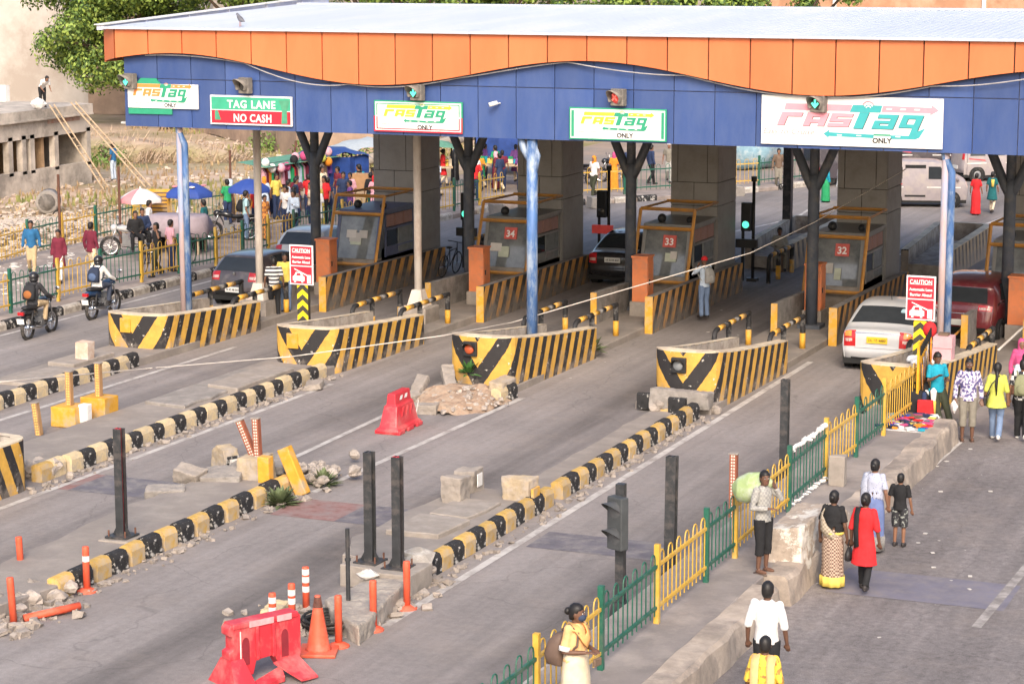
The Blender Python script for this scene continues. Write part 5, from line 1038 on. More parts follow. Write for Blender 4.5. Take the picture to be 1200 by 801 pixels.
car_b,sh,hw=car('black_sedan','black sedan with silver roof waiting left of booth 33','car',(-23.05,62.9,0),R(0),1.70,SED,.95,m_car_b,
 [('rear_window',m_glass,20.6,24.4,-.86,.86,.06),('windscreen',m_glass,35.5,39.5,-.86,.86,.05),('tail_light',m_tail,11,15.4,-1,-.66,0),('tail_light',m_tail,11,15.4,.66,1,0),('tail_lens',m_tailw,12,13,-.95,-.7,0),('tail_lens',m_tailw,12,13,.7,.95,0),('roof_panel',m_car_w,24.8,35,-.93,.93,0),('boot_lid',mat('grey_blue_lid',(.28,.31,.36),rough=.3,coat=.5),16.2,20.2,-.85,.85,0)],(.78,3.38),.30,
 win=(('side_window',m_glass,[(1.0,1.0),(1.75,1.0),(1.75,1.38),(1.45,1.37)]),('side_window',m_glass,[(1.82,1.0),(2.95,1.0),(2.6,1.36),(1.82,1.39)])),plate=m_plw,plate_z=.80,ptxt='HR 26 DK 8337')
tag(car_b,'black sedan with silver roof waiting left of the booth where the man leans')
car_w2,sh,hw=car('white_car','white hatchback ahead of the dark grey hatchback, behind the men at the lane','car',(-32.7,61.0,0),R(2),1.70,HAT,.96,m_car_w,
 [('rear_window',m_glass,15.4,21.6,-.84,.84,.03),('windscreen',m_glass,35.5,39.5,-.86,.86,.05),('tail_light',m_tail,11.2,15.2,-1,-.7,0),('tail_light',m_tail,11.2,15.2,.7,1,0)],(.62,3.05),.29,
 win=(('side_window',m_glass,[(.75,1.02),(1.55,1.0),(1.55,1.40),(.95,1.36)]),('side_window',m_glass,[(1.62,1.0),(2.6,1.0),(2.15,1.36),(1.62,1.40)])),plate_z=.5)
VAN=[(0.10,.35),(0.0,.55),(0.02,.95),(0.06,1.30),(.12,1.66),(.35,1.80),(1.6,1.84),(2.6,1.76),(3.2,1.25),(3.5,1.05),(3.62,.7),(3.6,.35)]
vw=(('side_window',m_glass,[(.35,1.12),(1.05,1.12),(1.05,1.58),(.40,1.58)]),('side_window',m_glass,[(2.05,1.12),(2.85,1.12),(2.5,1.60),(2.05,1.60)]))
def van(label,loc,rz,extra=(),dooropen=False,paint=m_van,nm='van'):
    w=list(vw)
    if dooropen: w.append(('open_doorway',m_under,[(1.15,.42),(1.95,.42),(1.95,1.66),(1.15,1.66)]))
    else: w.append(('side_window',m_glass,[(1.15,1.12),(1.95,1.12),(1.95,1.60),(1.15,1.60)]))
    w+= [('stripe',m_white,[(.2,.78),(1.1,.78),(1.1,.82),(.2,.82)]),('stripe',m_red,[(.3,.98),(1.05,.90),(1.05,.94),(.3,1.02)]),('stripe',m_white,[(2.0,.78),(3.3,.78),(3.3,.82),(2.0,.82)])]
    return car(nm,label,'van',loc,rz,1.50,VAN,1.08,paint,[('rear_window',m_glass,15.5,20.5,-.82,.82,.02),('windscreen',m_glass,35.3,39.6,-.88,.88,.02),('tail_light',m_tail,10.2,14.5,-1,-.82,0),('tail_light',m_tail,10.2,14.5,.82,1,0),('head_light',m_tailw,45.5,48.5,-1,-.6,0),('head_light',m_tailw,45.5,48.5,.6,1,0)],(.70,2.95),.30,win=w,plate_z=.6,tumble=.12,taper=.06)
v,sh,hw=van('silver van with its side door open and a passenger inside',(-21.0,87.3,0),R(-74),dooropen=True)
v2,sh,hw=van('silver van with red tail lights parked behind the woman in the red sari',(-20.0,98.0,0),R(-55)); v3,sh,hw=van('grey van parked beyond the open-door van, behind the blue pole',(-23.8,101.0,0),R(-70),paint=m_car_g)
car_m,sh,hw=car('maroon_car','maroon parked car showing beyond the open-door van near the far grey column','car',(-26.3,104.5,0),R(-70),1.7,HAT,.96,m_car_g,[('rear_window',m_glass,15.4,21.6,-.84,.84,.03),('tail_light',m_tail,11.2,15.2,-1,-.6,0),('tail_light',m_tail,11.2,15.2,.6,1,0)],(.62,3.05),.29,win=vw[:0],plate_z=.5)
tag(car_m,'dark grey parked hatchback half hidden behind the open-door van')
# small pickup auto at the back with fabric bundles
t=thing('auto_rickshaw','dark three wheeled auto rickshaw seen from behind between the forked column and the dark post','auto rickshaw',(-25.2,93.2,0),R(-35))
mb=MB(); mb.loft([[Vector((-.62,0,.35)),Vector((.62,0,.35)),Vector((.66,0,1.0)),Vector((.60,.02,1.62)),Vector((.40,.05,1.75)),Vector((-.40,.05,1.75)),Vector((-.60,.02,1.62)),Vector((-.66,0,1.0))],[Vector((-.62,1.9,.35)),Vector((.62,1.9,.35)),Vector((.66,1.9,1.0)),Vector((.58,1.8,1.62)),Vector((.40,1.75,1.78)),Vector((-.40,1.75,1.78)),Vector((-.58,1.8,1.62)),Vector((-.66,1.9,1.0))],[Vector((-.3,2.5,.35)),Vector((.3,2.5,.35)),Vector((.35,2.55,.9)),Vector((.35,2.2,1.5)),Vector((.25,2.1,1.6)),Vector((-.25,2.1,1.6)),Vector((-.35,2.2,1.5)),Vector((-.35,2.55,.9))]]); mb.build('body',m_car_g,t,bevel=.03)
mb=MB(); mb.quad((-.5,-.012,1.1),(.5,-.012,1.1),(.44,.01,1.58),(-.44,.01,1.58)); mb.build('rear_window',m_glass,t)
for s in(-1,1):
    mb=MB(); mb.box((s*.52,-.02,.8),(.18,.03,.14)); mb.build('tail_light',m_tail,t); mb=MB(); mb.smooth=True; mb.lathe([(.1,-.05),(.22,-.05),(.22,.05),(.1,.05)],(s*.55,.35,.22),14,'X'); mb.build('wheel',m_rub,t)
mb=MB(); mb.box((0,-.02,.5),(1.1,.03,.25)); mb.build('blue_skirt',m_bl,t)
# ---------------------------------------------------------------- motorcycles
def wheel(t,y,r,spoke=True):
    mb=MB(); mb.smooth=True; mb.tube([(0,y+r*math.cos(a),r+r*math.sin(a)) for a in [2*PI*i/22 for i in range(22)]],.045,7,closed=True); w=mb.build('wheel',m_rub,t)
    mb=MB(); mb.tube([(0,y+(r-.06)*math.cos(a),r+(r-.06)*math.sin(a)) for a in [2*PI*i/22 for i in range(22)]],.016,5,closed=True); mb.build('rim',m_chrome,w)
    mb=MB()
    for k in range(10): a=2*PI*k/10; mb.cyl((0,y,r),(0,y+(r-.05)*math.cos(a),r+(r-.05)*math.sin(a)),.008,n=4)
    mb.lathe([(.06,-.06),(.06,.06)],(0,y,r),10,'X'); stuff(mb,'spokes',m_chrome,w)
def motorcycle(label,loc,rz,tank=m_car_b,lean=0,group='motorcycles'):
    t=thing('motorcycle',label,'motorcycle',loc,rz,group); t.rotation_euler=(0,lean,rz)
    wheel(t,-.62,.30); wheel(t,.64,.30)
    mb=MB(); mb.smooth=True
    for s in(-1,1): mb.tube([(s*.07,-.62,.30),(s*.08,-.15,.36),(s*.06,.12,.42)],.022,6); mb.tube([(s*.09,-.60,.32),(s*.10,-.5,.72)],.03,7)
    mb.tube([(0,.42,.86),(0,.2,.45),(0,-.15,.36)],.028,6); mb.tube([(0,.40,.88),(0,-.1,.74),(0,-.75,.80)],.025,6); stuff(mb,'frame',m_blackp,t)
    mb=MB(); mb.smooth=True
    for s in(-1,1): mb.tube([(s*.075,.64,.30),(s*.075,.50,.72),(s*.07,.42,.92)],.024,7)
    stuff(mb,'front_fork',m_chrome,t)
    mb=MB(); mb.smooth=True; mb.loft([[Vector((rx*math.cos(2*PI*k/10),y,z+rz_*math.sin(2*PI*k/10))) for k in range(10)] for y,z,rx,rz_ in ((-.08,.80,.07,.06),(.02,.84,.12,.10),(.20,.88,.15,.12),(.36,.90,.12,.09),(.43,.90,.05,.04))]); mb.build('fuel_tank',tank,t)
    mb=MB(); mb.smooth=True; mb.loft([[Vector((rx*math.cos(2*PI*k/10),y,z+rz_*math.sin(2*PI*k/10))) for k in range(10)] for y,z,rx,rz_ in ((-.82,.84,.06,.03),(-.7,.84,.12,.05),(-.4,.82,.14,.06),(-.1,.80,.11,.06),(-.02,.82,.06,.05))]); mb.build('seat',m_blackp,t)
    mb=MB(); mb.smooth=True; mb.loft([[Vector((rx*math.cos(2*PI*k/8),y,z+rz_*math.sin(2*PI*k/8))) for k in range(8)] for y,z,rx,rz_ in ((-.92,.74,.05,.04),(-.8,.74,.10,.07),(-.45,.70,.11,.10),(-.2,.66,.09,.08))]); mb.build('side_cowl',tank,t)
    mb=MB(); mb.box((0,.08,.42),(.22,.34,.22)); mb.box((0,.16,.58),(.17,.18,.18)); mb.lathe([(.10,-.13),(.10,.13)],(0,.0,.36),12,'X'); stuff(mb,'engine',mat('engine_metal',(.16,.16,.165),rough=.5,metal=.4,var=.2),t)
    mb=MB(); mb.smooth=True; mb.tube([(.10,.22,.45),(.13,.25,.28),(.14,-.1,.24),(.15,-.75,.34)],[.02,.02,.03,.045],8); mb.build('exhaust',m_chrome,t)
    mb=MB(); mb.smooth=True; mb.tube([(-.36,.22,1.04),(-.2,.36,1.02),(0,.40,.97),(.2,.36,1.02),(.36,.22,1.04)],.015,6); mb.build('handlebar',m_blackp,t)
    for s in(-1,1):
        mb=MB(); mb.cyl((s*.28,.32,1.03),(s*.34,.36,1.2),.007,n=5); mb.ell((s*.36,.37,1.23),(.075,.02,.05)); mb.build('mirror',m_chrome,t)
    mb=MB(); mb.smooth=True; mb.ell((0,.50,.90),(.12,.13,.13)); h=mb.build('headlight_cowl',tank,t); mb=MB(); mb.lathe([(.085,0),(.001,.03)],(0,.62,.90),12,'Y'); mb.build('headlight',m_tailw,h)
    for y0,a0,a1 in ((-.62,30,150),(.64,50,160)):
        mb=MB(); mb.smooth=True; vs=[];fs=[];n=9
        for k in range(n+1):
            a=R(a0+(a1-a0)*k/n)
            for xx in(-.06,.06): vs.append((xx,y0+.36*math.cos(a),.30+.36*math.sin(a)))
        for k in range(n): fs.append((2*k,2*k+1,2*k+3,2*k+2))
        mb.add(vs,fs); mb.build('mudguard',m_blackp,t)
    mb=MB(); mb.box((0,-.95,.72),(.16,.07,.09)); mb.build('tail_light',m_tail,t); mb=MB(); mb.box((0,-.99,.52),(.20,.015,.14),rx=.2); mb.build('number_plate',m_plw,t)
    return t
mo1=motorcycle('black motorcycle ridden by the man with a black and orange backpack',(-34.0,49.1,0),R(6),m_car_b)
mo2=motorcycle('black and blue motorcycle ridden by the man with a white shirt and blue backpack',(-34.2,52.45,0),R(4),mat('blue_tank',(.02,.05,.12),rough=.3,coat=.5))
mo3=motorcycle('white and black parked motorcycle under the pink umbrella',(-39.7,62.6,.15),R(125),m_car_w,.12,'parked motorcycles'); mo4=motorcycle('dark parked motorcycle beside the cloth covered cart',(-38.6,67.3,.15),R(110),m_car_b,.12,'parked motorcycles'); mo5=motorcycle('dark motorcycle parked beyond the farthest railing near the woman in orange',(-33.4,91.5,.03),R(100),m_car_b,.12,'parked motorcycles'); mo6=motorcycle('motorcycle leaning behind the masked vendor by the farthest railing',(-34.6,90.3,.03),R(70),m_car_g,.12,'parked motorcycles')
def bicycle(label,loc,rz,lean=.1):
    t=thing('bicycle',label,'bicycle',loc,rz); t.rotation_euler=(0,lean,rz); m=m_blackp
    for y in (-.5,.52):
        mb=MB(); mb.smooth=True; mb.tube([(0,y+.33*math.cos(a),.34+.33*math.sin(a)) for a in [2*PI*i/20 for i in range(20)]],.02,5,closed=True); w=mb.build('wheel',m_rub,t)
        mb=MB()
        for k in range(10): a=2*PI*k/10; mb.cyl((0,y,.34),(0,y+.32*math.cos(a),.34+.32*math.sin(a)),.005,n=4)
        stuff(mb,'spokes',m_chrome,w)
    mb=MB(); mb.smooth=True
    for a,b in (((0,-.5,.34),(0,0,.30)),((0,0,.30),(0,-.18,.85)),((0,-.5,.34),(0,-.16,.78)),((0,0,.30),(0,.36,.80)),((0,-.16,.78),(0,.36,.82)),((0,.52,.34),(0,.34,.98))): mb.cyl(a,b,.016,n=6)
    mb.build('frame',m,t); mb=MB(); mb.tube([(-.26,.2,1.02),(-.1,.34,1.0),(.1,.34,1.0),(.26,.2,1.02)],.013,5); mb.build('handlebar',m,t); mb=MB(); mb.ell((0,-.22,.9),(.09,.14,.04)); mb.build('saddle',m_blackp,t); return t
bicycle('black bicycle leaning on the front footpath railing beside the men by the cart',(-36.75,61.0,.15),R(3)); bicycle('black bicycle parked inside the front railing left of the far blue pole',(-37.0,59.4,.15),R(10)); bicycle('old bicycle with cables leaning on the striped wall behind the second cream post',(-28.15,62.3,.15),R(0),.14)
# ================================================================ people
def pat(key,c0,c1,scale,kind='check',thr=.5):
    if key in MATS: return MATS[key]
    m=bpy.data.materials.new(key); m.use_nodes=True; MATS[key]=m; nt=m.node_tree; n=nt.nodes; l=nt.links; b=n['Principled BSDF']; b.inputs['Roughness'].default_value=.85
    tc=n.new('ShaderNodeTexCoord')
    if kind=='check': t=n.new('ShaderNodeTexChecker'); t.inputs['Scale'].default_value=scale; t.inputs[1].default_value=c0+(1,); t.inputs[2].default_value=c1+(1,); l.new(tc.outputs['Object'],t.inputs['Vector']); l.new(t.outputs[0],b.inputs['Base Color'])
    else:
        if kind=='dots': t=n.new('ShaderNodeTexVoronoi'); t.inputs['Scale'].default_value=scale; f=t.outputs['Distance']
        elif kind=='bands': t=n.new('ShaderNodeTexWave'); t.bands_direction='Z'; t.inputs['Scale'].default_value=scale; f=t.outputs['Fac']
        else: t=n.new('ShaderNodeTexNoise'); t.inputs['Scale'].default_value=scale; t.inputs['Detail'].default_value=2; f=t.outputs['Fac']
        l.new(tc.outputs['Object'],t.inputs['Vector']); r=n.new('ShaderNodeValToRGB'); r.color_ramp.elements[0].position=thr-.03; r.color_ramp.elements[1].position=thr+.03; r.color_ramp.elements[0].color=c0+(1,); r.color_ramp.elements[1].color=c1+(1,); l.new(f,r.inputs[0]); l.new(r.outputs[0],b.inputs['Base Color'])
    return m
FOLD=bpy.data.textures.new('folds','CLOUDS'); FOLD.noise_scale=.11; FOLD.noise_depth=2
def folds(o,st=.016):
    d=o.modifiers.new('folds','DISPLACE'); d.texture=FOLD; d.strength=st; d.mid_level=.5; d.texture_coords='GLOBAL'; return o
def cloth(key,c): return mat('cloth_'+key,c,rough=.88,var=.16,scale=7,bump=.25,bscale=9,spec=.2)
SK=[mat('skin_brown',(.23,.115,.07),rough=.55,var=.1,scale=9),mat('skin_dark',(.14,.07,.045),rough=.55,var=.1,scale=9)]
m_hair=mat('black_hair',(.014,.012,.012),rough=.5,var=.3,scale=30); m_eye=mat('eye_white',(.6,.56,.52),rough=.3); m_pup=mat('pupil',(.012,.01,.01),rough=.2); m_lip=mat('lips',(.20,.07,.06),rough=.5); m_shoe=mat('dark_shoes',(.035,.03,.03),rough=.6); m_shoew=mat('white_shoes',(.6,.58,.55),rough=.7); m_chap=mat('slippers',(.10,.07,.06),rough=.8)
ARM={'down':((.07,-.03,-.28),(.09,.05,-.53)),'fold':((.07,-.02,-.28),(-.06,.22,-.27)),'phone':((.06,.05,-.28),(-.04,.26,-.17)),'reach':((.04,.20,-.20),(.0,.45,-.14)),'up':((.10,.17,-.18),(-.02,.13,.02)),'hip':((.15,-.08,-.25),(.09,.06,-.42)),'ear':((.16,.12,-.16),(-.06,.10,.13)),'ride':((.10,.20,-.22),(.13,.47,-.30)),'lap':((.08,.02,-.27),(-.04,.26,-.36)),'swing':((.05,.10,-.27),(.04,.26,-.46)),'back':((.07,-.12,-.26),(.08,-.16,-.51))}
LEG={'stand':((0,.0),(.0,.0)),'walk':((.20,-.10),(-.14,-.34)),'step':((.12,.0),(-.06,-.18)),'lean':((.22,.44),(.26,.50))}
def ringell(c,rx,ry,n=12,ph=0,fold=0,nf=7):
    return [Vector((c[0]+rx*(1+fold*math.cos(nf*2*PI*k/n+ph))*math.cos(2*PI*k/n),c[1]+ry*(1+fold*math.cos(nf*2*PI*k/n+ph))*math.sin(2*PI*k/n),c[2])) for k in range(n)]
NP=[0]
def person(label,loc,rz,h=1.70,top=None,sleeve='half',bottom='trousers',bm=None,arms=('down','down'),legs='stand',hair='short',skin=0,hem=.86,fine=True,lean=0,sit=None,shoe=None,group='people in and around the plaza',headturn=0,female=False,dup_=None,fat=1.0,dupc=None,headtilt=0,cat='person'):
    NP[0]+=1; t=thing('person',label,cat,loc,rz,group); s=h/1.70; vx=(.0125 if fine else .03); sk=SK[skin]; shoe=shoe or m_shoe
    def V(x,y,z): return Vector((x*s,y*s,z*s))
    ph=.93 if sit is None else sit/s     # pelvis height
    Lm=Matrix.Rotation(-lean,3,'X')
    def T(x,y,z): v=Lm@Vector((x,y,z-.93)); return Vector((v.x*s,v.y*s,(v.z+ph)*s))
    sw=.15 if female else .178; hw_=.155 if not female else .165
    # --- joints
    J={}
    for sd,a in ((-1,arms[0]),(1,arms[1])):
        e,w=ARM[a]; sh=(sd*sw,-.01,1.39); J[sd]=(sh,(sh[0]+sd*e[0],sh[1]+e[1],sh[2]+e[2]),(sh[0]+sd*w[0],sh[1]+w[1],sh[2]+w[2]))
    LG={}
    if sit is None:
        (k0,k1),(a0,a1)=((LEG[legs][0][0],LEG[legs][1][0]),(LEG[legs][0][1],LEG[legs][1][1]))
        for sd,k,a in ((-1,k0,a0),(1,k1,a1)):
            lift=.0 if a>=-.12 else .05
            if legs=='lean': LG[sd]=(V(sd*.09,.0,.90),V(sd*.10,.26 if sd<0 else .2,.50),V(sd*.10,.48 if sd<0 else .40,.08))
            elif legs=='stand': LG[sd]=(V(sd*.09,0,.90),V(sd*.095,.02,.49),V(sd*.10,-.01,.08))
            else: LG[sd]=(V(sd*.085,0,.90),V(sd*.085,.14 if sd<0 else .06,.50),V(sd*.085,.20 if sd<0 else -.22,.08+(0 if sd<0 else .07)))
    else:
        kz=ph-.02
        for sd in (-1,1): LG[sd]=(V(sd*.10,0,ph-.02),V(sd*.17,.42,kz-.04),V(sd*.15,.34,max(.08,kz-.46)))
    # --- body, one continuous skin
    mb=MB(); mb.smooth=True
    hd=T(0,.02,1.575); up=(T(0,0,1.6)-T(0,0,1.5)).normalized()
    Hm=Matrix.Rotation(headturn,3,'Z')@Matrix.Rotation(-lean*.3-headtilt,3,'X')
    def Hd(x,y,z): return hd+Hm@Vector((x*s,y*s,z*s))
    rings=[]
    for z,rx,ry,yo in ((-.115,.028,.03,.045),(-.10,.045,.055,.03),(-.06,.062,.08,.012),(0,.074,.094,0),(.05,.074,.096,-.004),(.09,.058,.078,-.008),(.118,.02,.03,-.01)):
        rings.append([Hd(rx*math.cos(2*PI*k/12),yo+ry*math.sin(2*PI*k/12),z) for k in range(12)])
    mb.loft(rings)
    mb.tube([T(0,-.015,1.38),Hd(0,-.015,-.05)],.052*s,10)
    if fine:
        mb.loft([[Hd(.006,.088,.02),Hd(-.006,.088,.02),Hd(-.006,.09,.03),Hd(.006,.09,.03)],[Hd(.016,.088,-.03),Hd(-.016,.088,-.03),Hd(-.008,.116,-.018),Hd(.008,.116,-.018)]])
        for sd in(-1,1): mb.ell(Hd(sd*.076,-.008,-.005),(.012*s,.022*s,.034*s),6,5)
    mb.loft([[T(*v) for v in ringell((0,0,z),rx*.9,ry*.9)] for z,rx,ry in ((.90,.13,.10),(1.1,.125,.09),(1.3,.15,.10),(1.40,.14,.085),(1.445,.05,.05))])
    for sd in(-1,1):
        a,b,c=[T(*p) for p in J[sd]]; d=(c-b).normalized()
        mb.tube([a,a.lerp(b,.5),b,b.lerp(c,.4),c],[.036*s,.038*s,.036*s,.035*s,.025*s],10)
        pc=c+d*.05*s; side=Vector((1,0,0)) if abs(d.x)<.8 else Vector((0,1,0)); side=(side-d*side.dot(d)).normalized(); nrm=d.cross(side)
        mb.loft([[c-d*.01+side*x*s+nrm*y*s for x,y in ((-.022,-.014),(.022,-.014),(.022,.014),(-.022,.014))],[c+d*.085*s+side*x*s+nrm*y*s for x,y in ((-.038,-.013),(.038,-.013),(.038,.013),(-.038,.013))]])
        if fine:
            curl=nrm*(.02*s)*(1 if nrm.dot(Vector((0,1,0)))>0 else -1)
            for k,(x,L) in enumerate(((-.029,.062),(-.0105,.075),(.009,.07),(.028,.055))):
                p=c+d*.075*s+side*x*s; mb.tube([p,p+d*L*.5*s+curl*.35,p+d*L*.95*s+curl*1.3],[.0105*s,.0095*s,.008*s],6)
            p=c+d*.025*s+side*.026*s*(-sd); mb.tube([p,p+side*.026*s*(-sd)+d*.03*s+curl*.5,p+side*.028*s*(-sd)+d*.062*s+curl],[.012*s,.011*s,.009*s],6)
        a,b,c=LG[sd]; mb.tube([a,a.lerp(b,.5),b,b.lerp(c,.35),c],[.078*s,.07*s,.05*s,.05*s,.034*s],10)
        f=Vector((0,1,0)); mb.ell(c+Vector((0,.065*s,-.045*s)),(.042*s,.125*s,.036*s),10,6)
    mb.build('body',sk,t,remesh=vx)
    # --- shoes / slippers
    for sd in(-1,1):
        c=LG[sd][2]; mb=MB(); mb.smooth=True
        if shoe is m_chap: mb.loft([[Vector((c.x+x*s,c.y+(y+.06)*s,c.z+zz*s)) for x,y in ((-.042,-.13),(.042,-.13),(.05,.05),(.03,.135),(-.03,.135),(-.05,.05))] for zz in (-.085,-.068)]); 
        else: mb.ell(c+Vector((0,.065*s,-.042*s)),(.05*s,.138*s,.045*s),10,6); mb.ell(c+Vector((0,-.01,-.01)),(.046*s,.055*s,.05*s),8,5)
        mb.build('shoe',shoe,t)
    # --- top
    r=MB(); r.smooth=True; F=fat
    prof=[(hem,hw_*1.06*F,.125*F),(.95,hw_*1.0*F,.12*F),(1.06,hw_*(.93 if not female else .86)*F,.115*F),(1.2,hw_*.98*F,.122*F),(1.31,hw_*1.05,.122),(1.39,.165 if not female else .15,.098),(1.43,.10,.075),(1.455,.065,.062)]
    if hem<.8: prof=[(hem,hw_*1.35*F,.18*F),((hem+.95)/2,hw_*1.16*F,.145*F)]+prof[1:]
    def TT(v):
        if v.z>=.90 or sit is not None: return T(*v)
        q=T(v.x,v.y,.90); q.z-=(.90-v.z)*s; return q
    r.loft([[TT(v) for v in ringell((0,-.005,z),rx,ry,16,fold=.03 if z<.95 else .012,nf=6)] for z,rx,ry in prof])
    if sleeve!='none':
        for sd in(-1,1):
            a,b,c=[T(*p) for p in J[sd]]; a=a-Vector((sd*.008*s,0,-.008*s))
            if sleeve=='half': e=a.lerp(b,.78); r.tube([a,a.lerp(e,.5),e],[.058*s,.058*s,.060*s],10); r.ell(a,(.062*s,.07*s,.058*s),8,6)
            elif sleeve=='elbow': e=b.lerp(c,.12); r.tube([a,a.lerp(b,.6),b,e],[.062*s,.060*s,.056*s,.056*s],10); r.ell(a,(.062*s,.07*s,.058*s),8,6)
            else: e=b.lerp(c,.93); r.ell(a,(.062*s,.07*s,.058*s),8,6); r.tube([a,a.lerp(b,.6),b,b.lerp(c,.5),e],[.062*s,.062*s,.055*s,.048*s,.043*s],10)
    folds(r.build('shirt' if hem>.8 else 'kurta',top,t,remesh=.014 if fine else .034))
    # --- bottom
    if bm is not None:
        r=MB(); r.smooth=True
        if bottom in('trousers','shorts','leggings','cropped'):
            end={'trousers':1.0,'shorts':.12,'leggings':.97,'cropped':.45}[bottom]; q={'trousers':1.0,'shorts':1.12,'leggings':.82,'cropped':1.05}[bottom]
            r.ell(T(0,-.01,.93),(hw_*.93*s*F,.112*s*F,.10*s),12,8)
            for sd in(-1,1):
                a,b,c=LG[sd]; kn=.072*s*q; an=(.064 if bottom!='leggings' else .05)*s*q
                pts=[a,a.lerp(b,.5),b]; rr_=[.103*s*q,.09*s*q,kn]
                if bottom=='shorts': pts=[a,a.lerp(b,.5),b.lerp(c,.05)]; rr_=[.105*s,.10*s,.098*s]
                elif end<1: pts+= [b.lerp(c,end)]; rr_+=[kn*1.02]
                else: pts+= [b.lerp(c,.5),c-Vector((0,0,.02*s))]; rr_+=[.068*s*q,an]
                r.tube(pts,rr_,10)
            folds(r.build(bottom if bottom!='cropped' else 'trousers',bm,t,remesh=.014 if fine else .034))
        else:
            r.loft([[Vector((v.x*s,v.y*s,v.z*s)) for v in ringell((0,yo,z),rx,ry,48,ph=z*3,fold=fo,nf=9)] for z,rx,ry,yo,fo in ((1.04,.135,.11,0,0),(.92,.175,.14,-.01,.01),(.70,.19,.16,0,.025),(.40,.185,.165,.01,.04),(.10,.20,.18,.0,.07),(.06,.20,.18,0,.07))]); r.build('skirt',bm,t)
    # --- hair
    r=MB(); r.smooth=True
    if hair in('short','bun','braid','long','pony'):
        rings=[]
        for z,rx,ry,yo in ((-.075,.058,.05,-.055),(-.03,.078,.075,-.036),(.02,.084,.094,-.022),(.07,.082,.100,-.010),(.105,.062,.08,-.012),(.132,.03,.04,-.014)): rings.append([Hd(rx*math.cos(2*PI*k/12)*(1.02+.03*math.sin(k*5)),yo+ry*math.sin(2*PI*k/12),z) for k in range(12)])
        r.loft(rings)
        if hair=='bun': r.ell(Hd(0,-.125,.02 if not headtilt else .05),(.05*s,.045*s,.05*s),10,7)
        if hair=='braid': r.tube([Hd(0,-.09,-.02),Hd(.005,-.115,-.15),T(0,-.15,1.25),T(.01,-.15,1.02)],[.045*s,.034*s,.03*s,.012*s],8)
        if hair=='pony': r.tube([Hd(0,-.10,.03),Hd(0,-.14,-.08),T(0,-.135,1.36),T(0,-.14,1.22)],[.03*s,.045*s,.035*s,.01*s],8)
        if hair=='long': r.loft([[Hd(rx*math.cos(2*PI*k/10),yo+ry*math.sin(2*PI*k/10),z) for k in range(10)] for z,rx,ry,yo in ((.0,.08,.06,-.06),(-.12,.085,.04,-.08),(-.24,.07,.03,-.10))])
        r.build('hair',m_hair,t)
    elif hair=='helmet':
        r.ell(Hd(0,-.012,.03),(.128*s,.15*s,.13*s),14,9); r.ell(Hd(0,-.02,-.05),(.118*s,.13*s,.09*s),12,7); hp=r.build('helmet',mat('helmet_black',(.02,.02,.022),rough=.25,coat=.5),t)
        r=MB(); r.smooth=True; r.ell(Hd(0,.06,.01),(.11*s,.098*s,.055*s),12,6); r.build('visor',m_glass,hp)
    elif hair.startswith('scarf'):
        r.loft([[Hd(rx*math.cos(2*PI*k/12),yo+ry*math.sin(2*PI*k/12),z) for k in range(12)] for z,rx,ry,yo in ((-.26,.15,.11,-.02),(-.15,.095,.085,-.02),(-.05,.09,.095,-.03),(.03,.092,.105,-.024),(.09,.08,.095,-.012),(.13,.035,.045,-.01))]); r.build('head_scarf',dupc or m_red,t)
    elif hair=='cap':
        r.loft([[Hd(rx*math.cos(2*PI*k/12),yo+ry*math.sin(2*PI*k/12),z) for k in range(12)] for z,rx,ry,yo in ((.02,.084,.1,-.015),(.08,.082,.098,-.01),(.13,.04,.05,-.01))]); r.build('cap',dupc or m_white,t)
    if fine:
        for sd in(-1,1):
            r=MB(); r.smooth=True; r.ell(Hd(sd*.031,.086,.012),(.014*s,.007*s,.008*s),8,5); e=r.build('eye',m_eye,t); r=MB(); r.ell(Hd(sd*.031,.092,.012),(.006*s,.004*s,.006*s),6,4); r.build('pupil',m_pup,e)
            r=MB(); r.box(Hd(sd*.031,.092,.033),(.034*s,.008*s,.007*s),rz=headturn); r.build('eyebrow',m_hair,t)
        r=MB(); r.smooth=True; r.ell(Hd(0,.089,-.055),(.025*s,.008*s,.009*s),8,5); r.build('mouth',m_lip,t)
    t_info={'T':T,'Hd':Hd,'J':J,'s':s,'LG':LG}
    return t,t_info
def sheet(name,pts_l,pts_r,m,par,th=.012):
    """a cloth band between two point rows, with thickness"""
    mb=MB(); mb.smooth=True; a=[Vector(p) for p in pts_l]; b=[Vector(p) for p in pts_r]; n=len(a); vs=[]
    for i in range(n):
        d=(a[min(i+1,n-1)]-a[max(i-1,0)]); w=b[i]-a[i]; nn=d.cross(w).normalized()*th
        vs+=[a[i],a[i].lerp(b[i],.5)+nn*1.2,b[i],b[i]-nn,a[i].lerp(b[i],.5),a[i]-nn]
    fs=[]
    for i in range(n-1):
        for k in range(6): fs.append((i*6+k,i*6+(k+1)%6,(i+1)*6+(k+1)%6,(i+1)*6+k))
    fs+= [tuple(range(5,-1,-1)),tuple((n-1)*6+k for k in range(6))]
    mb.add(vs,fs); return mb.build(name,m,par)
